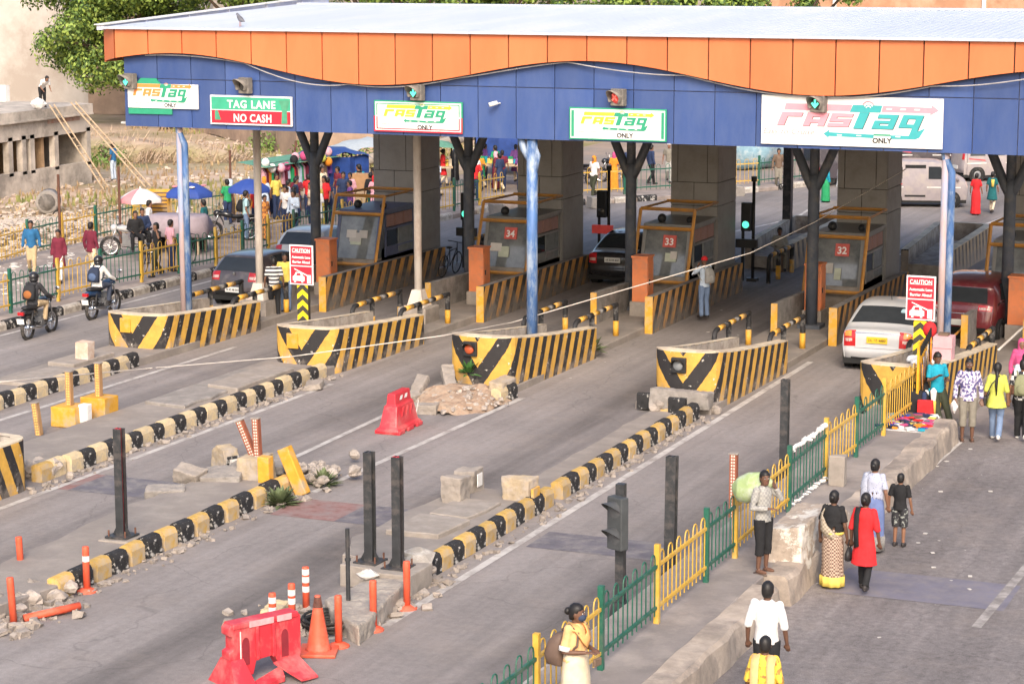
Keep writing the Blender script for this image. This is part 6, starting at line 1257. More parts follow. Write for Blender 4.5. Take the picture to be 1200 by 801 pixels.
def backpack(par,info,m,label,accent=None,w=.30,hh=.44,deep=1,drop=0):
    T=info['T']; t=thing('backpack',label,'backpack',(0,0,0)); M_=Matrix.Translation(par.location)@par.rotation_euler.to_matrix().to_4x4()
    t.matrix_world=M_
    mb=MB(); mb.smooth=True; r=[]
    for z,wx,dy in ((.98,.75,.09),(1.0,.98,.13),(1.12,1.0,.15),(1.28,.95,.12),(1.38,.7,.08),(1.41,.4,.04)): r.append([T(w/2*wx*math.copysign(abs(math.cos(q))**.5,math.cos(q)),-.13-dy*.62*deep+dy*.62*deep*math.copysign(abs(math.sin(q))**.6,math.sin(q)),z-drop) for q in [2*PI*k/16 for k in range(16)]])
    mb.loft(r); mb.build('main_bag',m,t)
    mb=MB(); mb.smooth=True; mb.ell(T(0,-.14-.16*deep,1.12-drop),(w*.36,.045,.11),12,7); mb.build('front_pocket',accent or m,t)
    for sd in(-1,1): mb=MB(); mb.tube([T(sd*.10,-.14,1.36),T(sd*.12,-.02,1.455),T(sd*.12,.12,1.36),T(sd*.14,.12,1.2),T(sd*.15,-.05,1.05)],.016,6); mb.build('strap',m,t)
    return t
# ---- near people
c_cream=cloth('cream',(.66,.55,.40)); c_peach=cloth('peach',(.74,.44,.20)); c_white=cloth('white',(.72,.70,.68)); c_blk=cloth('black',(.022,.022,.024)); c_grey=cloth('grey',(.34,.33,.31)); c_red=cloth('red',(.62,.03,.035)); c_jean=cloth('denim',(.16,.22,.34)); c_teal=cloth('turquoise',(.02,.30,.42)); c_olive=cloth('olive',(.05,.055,.035)); c_lime=cloth('lime',(.50,.52,.10)); c_khaki=cloth('khaki',(.22,.20,.165)); c_navy=cloth('navy',(.03,.045,.10)); c_maroon=cloth('maroon',(.16,.025,.045)); c_tan=cloth('tan',(.46,.34,.2)); c_lblue=cloth('light_blue',(.50,.58,.68)); c_or=cloth('orange',(.70,.25,.03)); c_yel=cloth('yellow',(.72,.55,.12)); c_mag=cloth('magenta',(.50,.08,.20)); c_brn=cloth('brown',(.16,.11,.08)); c_grn=cloth('green',(.03,.30,.12)); c_dgrn=cloth('teal_green',(.02,.12,.13)); c_pink=cloth('pink',(.68,.36,.42))
NEAR='people on the near pavement and service road'
p,i=person('woman in peach and cream salwar wearing a dark mask, leaning by the near railing',(-9.55,24.85,.45),R(-104),1.66,c_peach,'half','trousers',c_cream,('fold','fold'),'stand','bun',1,hem=1.0,female=True,fat=1.12,headturn=R(15),group=NEAR)
T=i['T'];Hd=i['Hd']
mb=MB(); mb.smooth=True; mb.loft([[T(*v) for v in ringell((0,0,z),rx,ry,20,fold=.03,nf=5)] for z,rx,ry in ((1.10,.165,.135),(.95,.19,.155),(.7,.215,.175),(.22,.235,.19))]); mb.build('long_kurta',c_cream,p)
mb=MB(); mb.smooth=True; mb.ell(Hd(0,.062,-.045),(.066,.055,.055),12,7); mb.build('face_mask',mat('mask_blue',(.035,.05,.09),rough=.8),p)
sheet('dupatta',[T(-.17,-.06,1.40),T(-.14,.10,1.38),T(-.08,.165,1.26),T(.02,.175,1.16),T(.10,.16,1.26),T(.15,.10,1.38),T(.17,-.06,1.40)],[T(-.06,-.07,1.46),T(-.06,.08,1.43),T(-.03,.15,1.36),T(.02,.16,1.32),T(.05,.14,1.36),T(.06,.08,1.43),T(.06,-.07,1.46)],mat('cloth_saffron',(.78,.42,.15),rough=.9,var=.15,bump=.3,bscale=10),p,.02)
for sd in(-1,1):
    a,b,c=[T(*q) for q in i['J'][sd]]; mb=MB(); mb.smooth=True; e=a.lerp(b,.72); mb.tube([e,a.lerp(b,.92)],[.072,.07],10); mb.build('sleeve_border',c_white,p)
bp=backpack(p,i,mat('bag_brown',(.13,.085,.065),rough=.6,var=.15),'brown leather backpack worn by the masked woman',w=.36,deep=1.5,drop=.10)
t=thing('purse','small dark purse held by the masked woman','purse',p.location,p.rotation_euler.z); mb=MB(); mb.box(T(0,.33,1.0),(.15,.04,.1)); mb.build('purse_body',c_brn,t,bevel=.015)
p,i=person('man seen from behind in white shirt with rolled sleeves',((-8.05,28.06,1.69)[0],(-8.05,28.06,1.69)[1],0),R(3),1.70,c_white,'elbow','trousers',c_blk,('down','down'),'stand','short',1,group=NEAR,fat=1.05)
p,i=person('woman seen from behind in yellow floral kurta and peach dupatta',((-7.5,26.08,1.57)[0],(-7.5,26.08,1.57)[1],0),R(4),1.58,pat('yellow_floral',(.74,.50,.06),(.34,.19,.05),13,'noise',.58),'elbow','leggings',c_yel,('down','down'),'stand','short',1,hem=.5,female=True,group=NEAR,fat=1.15)
T=i['T']; 
for sd in(-1,1): sheet('dupatta',[T(sd*.04,.10,1.36),T(sd*.05,-.06,1.47),T(sd*.05,-.155,1.34),T(sd*.06,-.16,1.0),T(sd*.06,-.17,.7)],[T(sd*.16,.10,1.34),T(sd*.17,-.04,1.44),T(sd*.16,-.145,1.34),T(sd*.17,-.15,1.0),T(sd*.17,-.17,.7)],c_peach,p)
p,i=person('man in grey checked shirt and black cropped trousers with a sack on his shoulder',(-9.49,32.76,0.45),R(-112),1.62,pat('grey_check',(.36,.35,.32),(.27,.26,.25),26),'long','cropped',c_blk,('up','fold'),'stand','short',1,shoe=m_chap,group=NEAR,headturn=R(-30))
T=i['T']; t=thing('sack','pale green and white sack slung over the man in the grey shirt','sack',p.location,p.rotation_euler.z)
mb=MB(); mb.smooth=True; mb.loft([[T(x+rx*math.cos(q),y+ry*.6*math.cos(q),z+ry*math.sin(q)) for q in [2*PI*k/14 for k in range(14)]] for x,y,z,rx,ry in ((-.17,.10,1.45,.03,.035),(-.16,-.02,1.47,.08,.09),(-.14,-.18,1.42,.15,.20),(-.12,-.42,1.32,.20,.26),(-.1,-.62,1.27,.18,.2),(-.1,-.74,1.28,.06,.06))]); mb.build('sack_body',mat('sack_green',(.36,.46,.20),rough=.75,var=.1,scale=3,bump=.6,bscale=8,dirt=(.6,.62,.55),damt=.42,dscale=2),t,remesh=.03)
p,i=person('woman seen from behind in brown checked sari, carrying a black handbag',(-8.66,33.87,0),R(-4),1.58,c_blk,'half','sari',pat('brown_check_sari',(.46,.36,.28),(.15,.08,.06),34),('down','down'),'stand','bun',1,hem=1.12,female=True,group=NEAR,fat=1.1)
T=i['T']; m_sar=pat('sari_pallu',(.44,.38,.30),(.26,.21,.15),30); sheet('pallu',[T(-.06,.12,1.30),T(-.12,-.02,1.46),T(-.15,-.145,1.30),T(-.05,-.17,1.12),T(.10,-.15,.98),T(.17,-.05,.92)],[T(-.19,.10,1.24),T(-.19,-.01,1.42),T(-.19,-.12,1.20),T(-.17,-.16,1.02),T(.0,-.165,.9),T(.18,-.04,.82)],m_sar,p)
mb=MB(); mb.smooth=True; mb.loft([[T(*v) for v in ringell((0,0,z),.21,.19,40,fold=.07,nf=9)] for z in (.05,.22)]); mb.build('sari_hem',c_yel,p); mb=MB(); mb.tube([T(.175*math.cos(q),.14*math.sin(q)-.005,.98) for q in [2*PI*k/16 for k in range(16)]],.022,6,closed=True); mb.build('waist_band',c_yel,p)
t=thing('handbag','black handbag held by the woman in the brown checked sari','handbag',p.location,p.rotation_euler.z); mb=MB(); mb.smooth=True; mb.loft([[T(.27+rx*math.cos(q),.06+ry*math.sin(q),z) for q in [2*PI*k/12 for k in range(12)]] for z,rx,ry in ((.50,.05,.09),(.52,.07,.13),(.62,.065,.13),(.72,.03,.07))]); mb.build('bag_body',m_blackp,t); mb=MB(); mb.tube([T(.27,-.0,.70),T(.27,.0,.80),T(.27,.06,.86),T(.27,.12,.80),T(.27,.12,.70)],.01,5); mb.build('handle',m_blackp,t)
p,i=person('woman seen from behind in bright red kurta with a black dupatta',(-8.14,33.82,0),R(-2),1.60,c_red,'elbow','leggings',c_blk,('down','down'),'walk','bun',1,hem=.48,female=True,group=NEAR)
T=i['T']; sheet('dupatta',[T(-.03,.08,1.42),T(-.06,-.05,1.47),T(-.06,-.15,1.35),T(-.07,-.16,1.1),T(-.05,-.17,.82)],[T(-.14,.08,1.40),T(-.15,-.04,1.45),T(-.15,-.14,1.35),T(-.15,-.15,1.1),T(-.13,-.16,.78)],c_blk,p)
c_bsari=pat('blue_sari',(.10,.14,.30),(.40,.42,.52),34,'dots',.22)
p,i=person('woman seen from behind in blue printed sari, holding the boy by the hand',((-8.57,36.21,1.58)[0],(-8.57,36.21,1.58)[1],0),R(-4),1.60,c_bsari,'half','sari',cloth('blue_sari_plain',(.13,.17,.33)),('down','down'),'stand','bun',0,hem=1.14,female=True,group=NEAR)
T=i['T']; sheet('pallu',[T(-.05,.12,1.32),T(-.09,-.02,1.47),T(-.09,-.15,1.34),T(-.08,-.17,1.05),T(-.07,-.18,.75)],[T(-.19,.10,1.28),T(-.2,-.01,1.43),T(-.2,-.13,1.3),T(-.21,-.15,1.0),T(-.21,-.16,.7)],pat('dark_pallu',(.04,.055,.13),(.36,.38,.46),40,'dots',.2),p)
mb=MB(); mb.smooth=True; mb.loft([[T(*v) for v in ringell((0,0,z),.205,.185,40,fold=.06,nf=9)] for z in (.06,.32)]); mb.build('sari_hem',pat('striped_hem',(.05,.05,.06),(.38,.36,.33),18,'bands',.5),p)
p,i=person('boy in black T-shirt and patterned black shorts, seen from behind',(-8.25,36.73,0),R(-4),1.27,c_blk,'half','shorts',pat('boy_shorts',(.03,.03,.035),(.3,.32,.3),22,'noise',.6),('down','down'),'stand','short',0,group=NEAR)
p,i=person('man in turquoise T-shirt and olive trousers leaning against the pavement edge',(-9.02,45.75,0),R(-138),1.70,c_teal,'half','trousers',c_olive,('fold','phone'),'lean','short',1,shoe=m_chap,group=NEAR,lean=-.10,headtilt=.35)
p.location=(-9.62,46.05,0)
p,i=person('bald bearded man in purple and white printed shirt with rolled grey trousers',(-8.87,45.5,0),R(-165),1.72,pat('purple_print',(.10,.085,.22),(.60,.56,.64),17,'noise',.5),'long','cropped',c_khaki,('down','down'),'stand','short',1,hem=.84,shoe=m_chap,group=NEAR,fat=1.1)
mb=MB(); mb.smooth=True; mb.ell(i['Hd'](0,.045,-.075),(.062,.06,.05),10,7); mb.build('beard',m_hair,p)
t=thing('plastic_bag','small white plastic bag hanging from the hand of the man in purple print','bag',p.location,p.rotation_euler.z); mb=MB(); mb.rock(i['T'](.28,.10,.72),(.09,.07,.14),5); mb.build('bag',c_white,t)
p,i=person('girl in lime top and jeans with long braid and black sling bag',(-8.33,45.72,0),R(4),1.63,c_lime,'elbow','trousers',c_jean,('down','down'),'step','braid',0,hem=.74,female=True,shoe=m_shoew,group=NEAR)
T=i['T']; t=thing('sling_bag','black sling bag hanging at the hip of the girl in lime','bag',p.location,p.rotation_euler.z); mb=MB(); mb.box(T(-.24,-.03,.88),(.08,.26,.19)); mb.build('bag_body',m_blackp,t,bevel=.03); mb=MB(); mb.tube([T(-.22,-.1,.95),T(-.10,-.15,1.25),T(.06,-.1,1.44),T(.05,.1,1.38),T(-.2,.08,.95)],.011,5); mb.build('strap',m_blackp,t)
p,i=person('person in black and white checked shirt and black trousers at the photo edge',(-7.84,45.92,0),R(8),1.70,pat('bw_check',(.03,.03,.035),(.62,.6,.58),11),'half','trousers',c_blk,('down','down'),'walk','short',0,shoe=m_shoew,group=NEAR)
backpack(p,i,cloth('bag_olive',(.22,.22,.13)),'olive backpack worn by the person in the checked shirt',w=.34)
p,i=person('person in pale blue shirt walking ahead of the checked shirt at the photo edge',(-8.0,47.1,0),R(5),1.62,c_lblue,'half','trousers',c_blk,('down','down'),'walk','short',0,group=NEAR)
p,i=person('woman in magenta head scarf crossing behind the pavement barrier',((-8.51,48.92,1.58)[0]+.1,(-8.51,48.92,1.58)[1],.0),R(-160),1.62,c_mag,'long','leggings',c_blk,('down','down'),'walk','scarf',0,hem=.5,female=True,dupc=c_mag,group=NEAR)
# riders
def rider(label,mo,top,bm,bag,accent,baglab):
    p,i=person(label,(mo.location.x,mo.location.y-.26,.0),mo.rotation_euler.z,1.70,top,'long','trousers',bm,('ride','ride'),'stand','helmet',1,sit=.92,lean=.16,group='motorcycle riders')
    backpack(p,i,bag,baglab,accent,w=.34)
rider('rider in dark jacket, tan trousers and black helmet on the nearer motorcycle',mo1,cloth('dark_jacket',(.045,.045,.05)),cloth('tan_trousers',(.42,.31,.19)),cloth('black_bag',(.03,.03,.033)),cloth('orange_emblem',(.32,.12,.04)),'black backpack with orange patch on the nearer rider')
rider('rider in white shirt, dark jeans and black helmet on the farther motorcycle',mo2,c_white,cloth('dark_jeans',(.05,.06,.09)),cloth('navy_bag',(.03,.04,.07)),cloth('blue_patch',(.08,.12,.22)),'dark blue backpack on the farther rider')
# lane workers
p,i=person('man in pale yellow shirt and jeans looking at his phone by the lane rails',(-29.36,54.07,0.15),R(-150),1.66,c_yel,'half','trousers',c_jean,('phone','phone'),'stand','short',1,fine=False)
p,i=person('man in white and dark striped T-shirt beside the dark grey hatchback',(-29.37,53.46,0.1),R(30),1.66,pat('striped_tee',(.04,.04,.05),(.62,.6,.58),3,'bands',.5),'half','trousers',c_blk,('down','down'),'stand','short',1,fine=False)
p,i=person('man in white shirt and jeans leaning with a raised hand at the toll booth window',(-18.53,57.86,0.1),R(60),1.68,c_lblue,'long','trousers',c_jean,('up','reach'),'stand','cap',1,dupc=c_red)
backpack(p,i,c_grey,'grey bag slung on the man at the booth window',w=.3,hh=.4)
p,i=person('man in grey clothes seated on the rear island rail with folded arms',(-19.01,66.88,0.15),R(-160),1.68,c_grey,'long','trousers',c_khaki,('fold','fold'),'stand','short',1,sit=.62,fine=False,fat=1.15)
t=thing('stool','brown stool under the seated man in grey','stool',p.location,0); mb=MB(); mb.lathe([(.2,0),(.18,.05),(.2,.50),(.22,.55)],n=12); mb.build('drum',c_brn,t)
# ---- footpath and market people, coarser
FAR='people on the far footpath and market'
def fp_(label,g,rz,h,top,sl,bot,bm,arms=('down','down'),legs='stand',hair='short',**k): return person(label,g,R(rz),h,top,sl,bot,bm,arms,legs,hair,k.pop('skin',0),fine=False,group=FAR,**k)
fp_('man in blue pullover on the far footpath at the photo edge',(-40.04,57.56,0.15),-150,1.68,cloth('royal_blue',(.03,.13,.28)),'long','trousers',c_tan,legs='walk'); fp_('woman in maroon kurta with white dupatta and pink bag on the far footpath',(-38.34,56.51,0.15),-160,1.6,c_maroon,'long','leggings',c_white,legs='walk',hair='bun',hem=.5,female=True); fp_('man in maroon shirt and cream trousers walking away on the far footpath',(-37.93,57.63,0.15),-10,1.72,c_maroon,'long','trousers',c_cream,legs='walk',hem=.8)
p,i=fp_('man in black shirt talking on a phone behind the front footpath railing',(-36.27,58.69,0.15),150,1.66,c_blk,'half','trousers',c_olive,('ear','down'),'step'); p,i=fp_('man in pink shirt at the cloth covered cart',(-36.46,59.81,0.15),-30,1.62,c_pink,'half','trousers',c_navy); p,i=fp_('man in white striped shirt behind the cloth covered cart',(-39.87,64.09,0.15),-60,1.64,c_white,'long','trousers',c_grey); p,i=fp_('man in dark green shirt seated behind the cart under the blue umbrella',(-38.18,64.77,0.15),100,1.66,c_dgrn,'half','trousers',c_blk); p,i=fp_('man in white vest beside the blue umbrella pole',(-39.32,65.25,0.15),-90,1.6,c_white,'half','trousers',c_navy); p,i=fp_('person in black seated on the parked motorcycle under the pink umbrella',(-38.83,61.58,0.15),-140,1.66,c_blk,'long','trousers',c_blk,('lap','lap'),sit=.85); p,i=fp_('second dark clothed person seated behind on the parked motorcycle',(-38.95,62.19,0.15),-140,1.64,c_navy,'long','trousers',c_blk,('lap','lap'),sit=.88)
p,i=fp_('man in pale cyan shirt with black backpack at the market end',(-38.1,67.45,0.15),-50,1.70,cloth('cyan',(.42,.62,.66)),'half','trousers',c_jean); backpack(p,i,c_blk,'black backpack on the man in pale cyan',w=.32)
p,i=fp_('man in red shirt standing tall in the market crowd by the forked column',(-37.73,72.6,0.15),160,1.75,c_red,'half','trousers',c_blk,fat=1.2); p,i=fp_('man in light blue shirt and black trousers in front of the hanging clothes',(-36.68,68.27,0.15),170,1.70,c_lblue,'long','trousers',c_blk,('phone','down'),'walk'); p,i=fp_('woman in orange striped sari in the market by the yellow railing panel',(-37.5,67.69,0.15),-120,1.55,pat('orange_sari',(.62,.26,.05),(.3,.1,.04),12),'half','sari',pat('orange_sari',(.62,.26,.05),(.3,.1,.04),12),hair='bun',female=True)
crowd=[]; rr=random.Random(12)
base=[person('shopper',(0,0,-50),0,1.65,c_maroon,'half','trousers',c_navy,('phone','down'),'stand','short',0,fine=False)[0],person('shopper',(0,0,-50),0,1.58,c_mag,'elbow','leggings',c_cream,('down','fold'),'step','bun',0,hem=.5,fine=False,female=True)[0],person('shopper',(0,0,-50),0,1.60,c_or,'half','sari',c_or,('fold','down'),'stand','scarf',0,fine=False,female=True,dupc=c_mag)[0]]
cols=[('white',c_white),('maroon',c_maroon),('turquoise',c_teal),('red',c_red),('yellow',c_yel),('navy',c_navy),('pink',c_pink),('green',c_grn),('orange',c_or),('light blue',c_lblue),('purple',cloth('purple',(.18,.07,.25))),('cream',c_cream),('black',c_blk),('brown',c_brn)]
used=[0]
def shopper(kind,x,y,z,rz,col,label,h=1.0):
    b=base[kind]; t=b if kind not in used_b else dup(b); used_b.add(kind); t.location=(x,y,z); t.rotation_euler=(0,0,rz); t.scale=(h,h,h); t['label']=label; t['group']=FAR
    for c in t.children:
        if c.name.split('.')[0] in('shirt','kurta','skirt','head_scarf'):
            c.material_slots[0].link='OBJECT'; c.material_slots[0].material=col if not (c.name.startswith('head')) else rr.choice(cols)[1]
used_b=set()
spots=[(-38.9,69.6,'by the market end post'),(-38.2,70.6,'behind the second cream post'),(-37.6,70.0,'next to the woman in orange sari'),(-37.4,71.6,'under the hanging clothes'),(-38.9,72.0,'before the clothes rack'),(-36.9,70.5,'behind the front railing'),(-37.9,73.2,'beside the clothes rack'),(-36.8,72.8,'left of the forked column'),(-39.4,73.6,'at the back of the clothes rack'),(-38.0,75.2,'behind the man in red'),(-39.8,76.4,'in front of the blue tarpaulin'),(-38.8,77.6,'under the blue tarpaulin'),(-37.4,77.9,'near the orange crate'),(-37.2,75.3,'at the railing behind the booth roof'),(-36.8,79.8,'left of the yellow railing segment'),(-37.2,81.3,'bending by the yellow railing segment'),(-36.4,83.5,'first in the queue at the snack stall'),(-36.0,84.8,'second in the queue at the snack stall'),(-35.4,85.6,'third in the queue at the snack stall'),(-36.6,85.8,'under the cream awning of the snack stall'),(-34.9,84.6,'at the railing before the snack stall'),(-35.9,87.0,'in the shade of the snack stall'),(-34.6,86.5,'right end of the snack stall queue'),(-37.3,87.4,'behind the snack stall counter')]
_q=random.Random(44); _pl=['near the clothes rack','behind the clothes rack','between the clothes rack and the blue tarpaulin','by the grey blue awning','at the edge of the snack stall','behind the yellow railing segment','beside the green roofed stall','along the rear footpath railing']
for k in range(44):
    y=_q.uniform(69.5,89); x=_q.uniform(-41.2,-36.7) if y<80 else _q.uniform(-40,-35.6); spots.append((x,y,_pl[min(7,int((y-69.5)/19.5*8))]+(', closer to the road' if x>-38.8 else ', farther from the road')))
for k,(x,y,wh) in enumerate(spots):
    kind=(0,1,0,2,0,1,0,0)[k%8]; nm,m=cols[(k*5+3+k//14)%len(cols)]
    shopper(kind,x,y,.15,rr.uniform(0,6.28),m,f"{['shopper','woman','woman'][kind]} in {nm} {wh}",rr.uniform(.95,1.04))
fp_('masked man in white shirt walking by the farthest railing near motorcycles',(-31.93,84.96,0.1),160,1.68,c_white,'half','trousers',c_olive,legs='walk',hair='scarf',dupc=c_or)
fp_('woman in orange sari and pink head scarf beyond the farthest railing',(-32.4,88.6,.03),20,1.58,c_or,'half','sari',c_or,hair='scarf',dupc=c_mag,female=True); fp_('man in dark blue pullover and black trousers beyond the farthest railing',(-31.6,91.0,.03),-40,1.72,c_navy,'long','trousers',c_blk,legs='walk'); fp_('man in olive T-shirt and white cap beyond the farthest railing',(-31.2,92.2,.03),-170,1.74,c_khaki,'half','trousers',c_grey,hair='cap',legs='walk'); fp_('dark clothed person partly behind a forked column beyond the farthest railing',(-32.4,90.5,.03),10,1.66,c_navy,'long','trousers',c_blk)
fp_('man in brown jacket and khaki trousers standing in the road beyond the plaza',(-26.2,91.82,0),-160,1.70,c_brn,'long','trousers',c_khaki,legs='step'); fp_('woman with teal top and green skirt beside the auto rickshaw',(-23.02,87.5,0),-30,1.58,c_teal,'long','sari',c_grn,female=True,hair='scarf',dupc=c_red); fp_('woman in red head scarf and white dress beside the auto rickshaw',(-22.56,88.01,0),-60,1.60,c_white,'long','trousers',c_khaki,female=True,hair='scarf',dupc=c_red,hem=.6)
fp_('woman in bright red sari walking in the road near the open-door van',(-16.6,85.35,0),-5,1.60,c_red,'half','sari',c_red,female=True,hair='bun'); p,i=fp_('woman in dark teal kurta and yellow dupatta walking beside the woman in red',(-16.14,86.14,0),-5,1.60,c_dgrn,'half','leggings',c_cream,female=True,hair='bun',hem=.55,legs='walk'); sheet('dupatta',[i['T'](-.02,-.16,1.40),i['T'](.0,-.17,1.1)],[i['T'](.12,-.16,1.40),i['T'](.1,-.17,1.1)],c_yel,p)
fp_('passenger in a pale shirt sitting inside the open-door van',(-20.15,88.0,.45),-80,1.55,c_grey,'half','trousers',c_blk,sit=.5)
fp_('worker in white shirt bending over on the unfinished roof',(-55.09,80.4,3.42),-120,1.62,c_white,'half','trousers',c_blk,('reach','reach'),lean=.95); fp_('person in blue behind the wooden ladders at the foot of the unfinished building',(-54.2,84.3,0),90,1.66,cloth('royal_blue',(.03,.13,.28)),'half','trousers',c_lblue)
# ================================================================ background: field, building, trees, market
m_plas=mat('aged_plaster',(.50,.46,.42),rough=.95,var=.14,scale=.5,bump=.3,bscale=3,dirt=(.36,.31,.27),damt=.46,dscale=.18); m_plasb=mat('brown_stained_plaster',(.36,.255,.185),rough=.95,var=.25,scale=.7,bump=.4,bscale=4,dirt=(.24,.17,.13),damt=.46,dscale=.3)
t=thing('plaster_wall','tall pale plastered building wall behind the tree at the far left','wall',(-92,119,0)); mb=MB(); mb.box((4,.3,6),(37,.6,12)); mb.build('wall_face',m_plas,t)
mb=MB(); mb.box((18.6,-.15,3),(9,.5,6)); mb.build('stained_wall',m_plasb,t); mb=MB(); mb.box((16.7,-.42,2.75),(1.0,.06,.55)); mb.build('vent_opening',m_dk,t)
t=thing('boundary_wall','low brown boundary wall along the far side of the dry field','wall',(-70,116,0))
P=[(-72,116.5),(-61,106),(-52,97.5),(-47.5,99),(-49,112),(-30,118)]
for a,b in zip(P[:-1],P[1:]):
    a=Vector(a);b=Vector(b); d=b-a; n=max(1,int(d.length/3))
    for i in range(n):
        p=a+d*(i+.5)/n; mb=MB(); mb.box((p.x+70,p.y-116,1.0),(d.length/n-.06,.3,2.0+.15*math.sin(i*3))); o=mb.build('wall_bay',m_plasb,t)
        o.data.transform(Matrix.Translation((p.x+70,p.y-116,0))@Matrix.Rotation(math.atan2(d.y,d.x),4,'Z')@Matrix.Translation((-(p.x+70),-(p.y-116),0)))
t=thing('brick_building','long brick coloured building showing above the far edge of the roof','building',(-10,142,0)); mb=MB(); mb.box((0,3,8),(66,6,16)); mb.build('wall',mat('brick_wall',(.42,.22,.13),rough=.9,var=.15,scale=.8,dirt=(.5,.33,.22),damt=.4,dscale=.4),t)
for x in (-30,-20.5,-16.5,-7): mb=MB(); mb.box((x+3,-.1,8),(.22,.2,16)); mb.build('downpipe',m_white,t)
# unfinished building
m_bldc=mat('raw_concrete',(.54,.47,.40),rough=.95,var=.16,scale=.9,bump=.4,bscale=6,dirt=(.25,.22,.19),damt=.44,dscale=.5); m_brk=mat('bare_brick',(.30,.16,.115),rough=.95,var=.25,scale=3,dirt=(.36,.3,.26),damt=.45)
t=thing('unfinished_building','unfinished single storey concrete building with open bays and a man on its roof','building',(-54.6,83.2,0))
def bx(n,c,d,m,par=t,**k): mb=MB(); mb.box(c,d,**k); return mb.build(n,m,par)
bx('plinth_wall',(-.15,-12,.45),(.3,24,.95),m_bldc); bx('roof_slab',(-3.2,-12,3.2),(6.6,24.2,.45),m_bldc); bx('lintel_band',(-.12,-12,2.62),(.24,24,.75),m_bldc); bx('side_wall',(-3.2,-.12,1.5),(6,.24,3.0),m_bldc); bx('back_wall',(-6.3,-12,1.5),(.24,24,3),m_brk); bx('inner_floor',(-3.2,-12,.1),(6,24,.2),m_conc)
for y in (-.15,-2.6,-4.35,-4.95,-5.9,-9,-12,-15): bx('column',(-.14,y,1.6),(.28,.3,1.6),m_bldc)
bx('brick_parapet',(-6.2,-12,3.75),(.3,24,.7),m_brk); bx('parapet_cap',(-6.2,-12,4.13),(.36,24,.08),m_white); bx('parapet_end',(-5.2,-.15,3.75),(2.2,.3,.75),m_white); bx('brick_patch',(.012,-2.0,3.05),(.04,2.4,.55),m_brk); bx('exposed_beam',(.05,-12,3.0),(.3,24,.06),m_bldc)
for k in range(3): bx('interior_partition',(-2.8,-3.2-4*k,1.5),(5,.2,3),mat('ochre_partition',(.40,.26,.15),rough=.95,var=.2))
m_bam=mat('bamboo',(.48,.36,.24),rough=.8,var=.2)
def ladder(label,a,b,w=.4,n=11):
    a=Vector(a);b=Vector(b); t=thing('ladder',label,'ladder',a); d=b-a; sx=Vector((0,1,0))*w/2
    for s in(-1,1): mb=MB(); mb.cyl(sx*s,d+sx*s*.85,.035,n=6); mb.build('rail',m_bam,t)
    for i in range(n): p=d*(i+.6)/n; mb=MB(); mb.cyl(p-sx,p+sx,.022,n=5); mb.build('rung',m_bam,t)
ladder('left wooden ladder leaning on the unfinished building',(-52.6,81.2,0),(-54.3,79.9,3.6)); ladder('right wooden ladder leaning on the unfinished building',(-51.4,82.6,0),(-54.3,81.5,3.6))
mb=MB()
t=thing('cement_bag','white cement bag beside the bending worker on the roof','bag',(-54.67,79.47,3.42)); mb.rock((0,0,.22),(.35,.25,.25),3); mb.build('bag_body',m_white,t)
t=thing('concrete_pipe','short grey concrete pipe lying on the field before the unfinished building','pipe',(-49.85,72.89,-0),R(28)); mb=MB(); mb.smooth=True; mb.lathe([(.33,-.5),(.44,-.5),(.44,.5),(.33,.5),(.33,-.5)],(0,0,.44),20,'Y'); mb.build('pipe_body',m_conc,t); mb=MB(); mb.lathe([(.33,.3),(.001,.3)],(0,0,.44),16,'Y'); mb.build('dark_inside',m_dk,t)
t=thing('utility_pole','long pale concrete pole lying slanted on the field behind the market','pole',(-46.5,93,0)); mb=MB(); mb.smooth=True; mb.tube([(0,0,.35),(4.8,7.5,1.6)],[.26,.2],10); mb.build('shaft',m_concl,t)
# thin field posts
for k,(x,y,h,lab) in enumerate(((-40.9,60.4,2.95,'thin rusty post in front of the concrete pipe'),(-41.4,64.7,2.8,'thin rusty post beside the pink umbrella'),(-42.2,73.6,2.6,'thin rusty post left of the market end'),(-44.5,82.5,2.2,'slanting thin post behind the clothes rack'))):
    t=thing('thin_post',lab,'post',(x,y,0),0,'thin rusty posts along the field edge'); mb=MB(); mb.cyl((0,0,0),(.35 if k==3 else 0,0,h),.045,n=6); mb.build('rod',m_rust,t)
# field dressing
rr=random.Random(21)
def tufts(name,n,area,r,m,seed,hgt=1.0):
    q=random.Random(seed); mb=MB()
    for i in range(n):
        x=q.uniform(area[0],area[1]); y=q.uniform(area[2],area[3]); s=r*q.uniform(.5,1.4)
        if noise.noise(Vector((x*.12,y*.12,seed)))<-.05: continue
        for k in range(3):
            a=q.uniform(0,2*PI); w=.22*s; d=Vector((math.cos(a),math.sin(a),0)); p=Vector((x,y,-.02)); mb.add([p-d*w,p+d*w,p+d*w*.4+Vector((q.uniform(-.3,.3)*s,q.uniform(-.3,.3)*s,s*hgt))],[(0,1,2)])
    return stuff(mb,name,m)
m_dry=mat('dry_grass',(.36,.27,.15),rough=.95,var=.3,scale=1,dirt=(.30,.2,.13),damt=.45); m_grs=mat('field_grass',(.20,.22,.07),rough=.9,var=.3,scale=.8,dirt=(.34,.28,.13),damt=.48,dscale=.5)
tufts('dry_grass',5200,(-70,-42.8,56,118),.22,m_dry,1); tufts('green_grass',4200,(-66,-43,72,118),.26,m_grs,2)
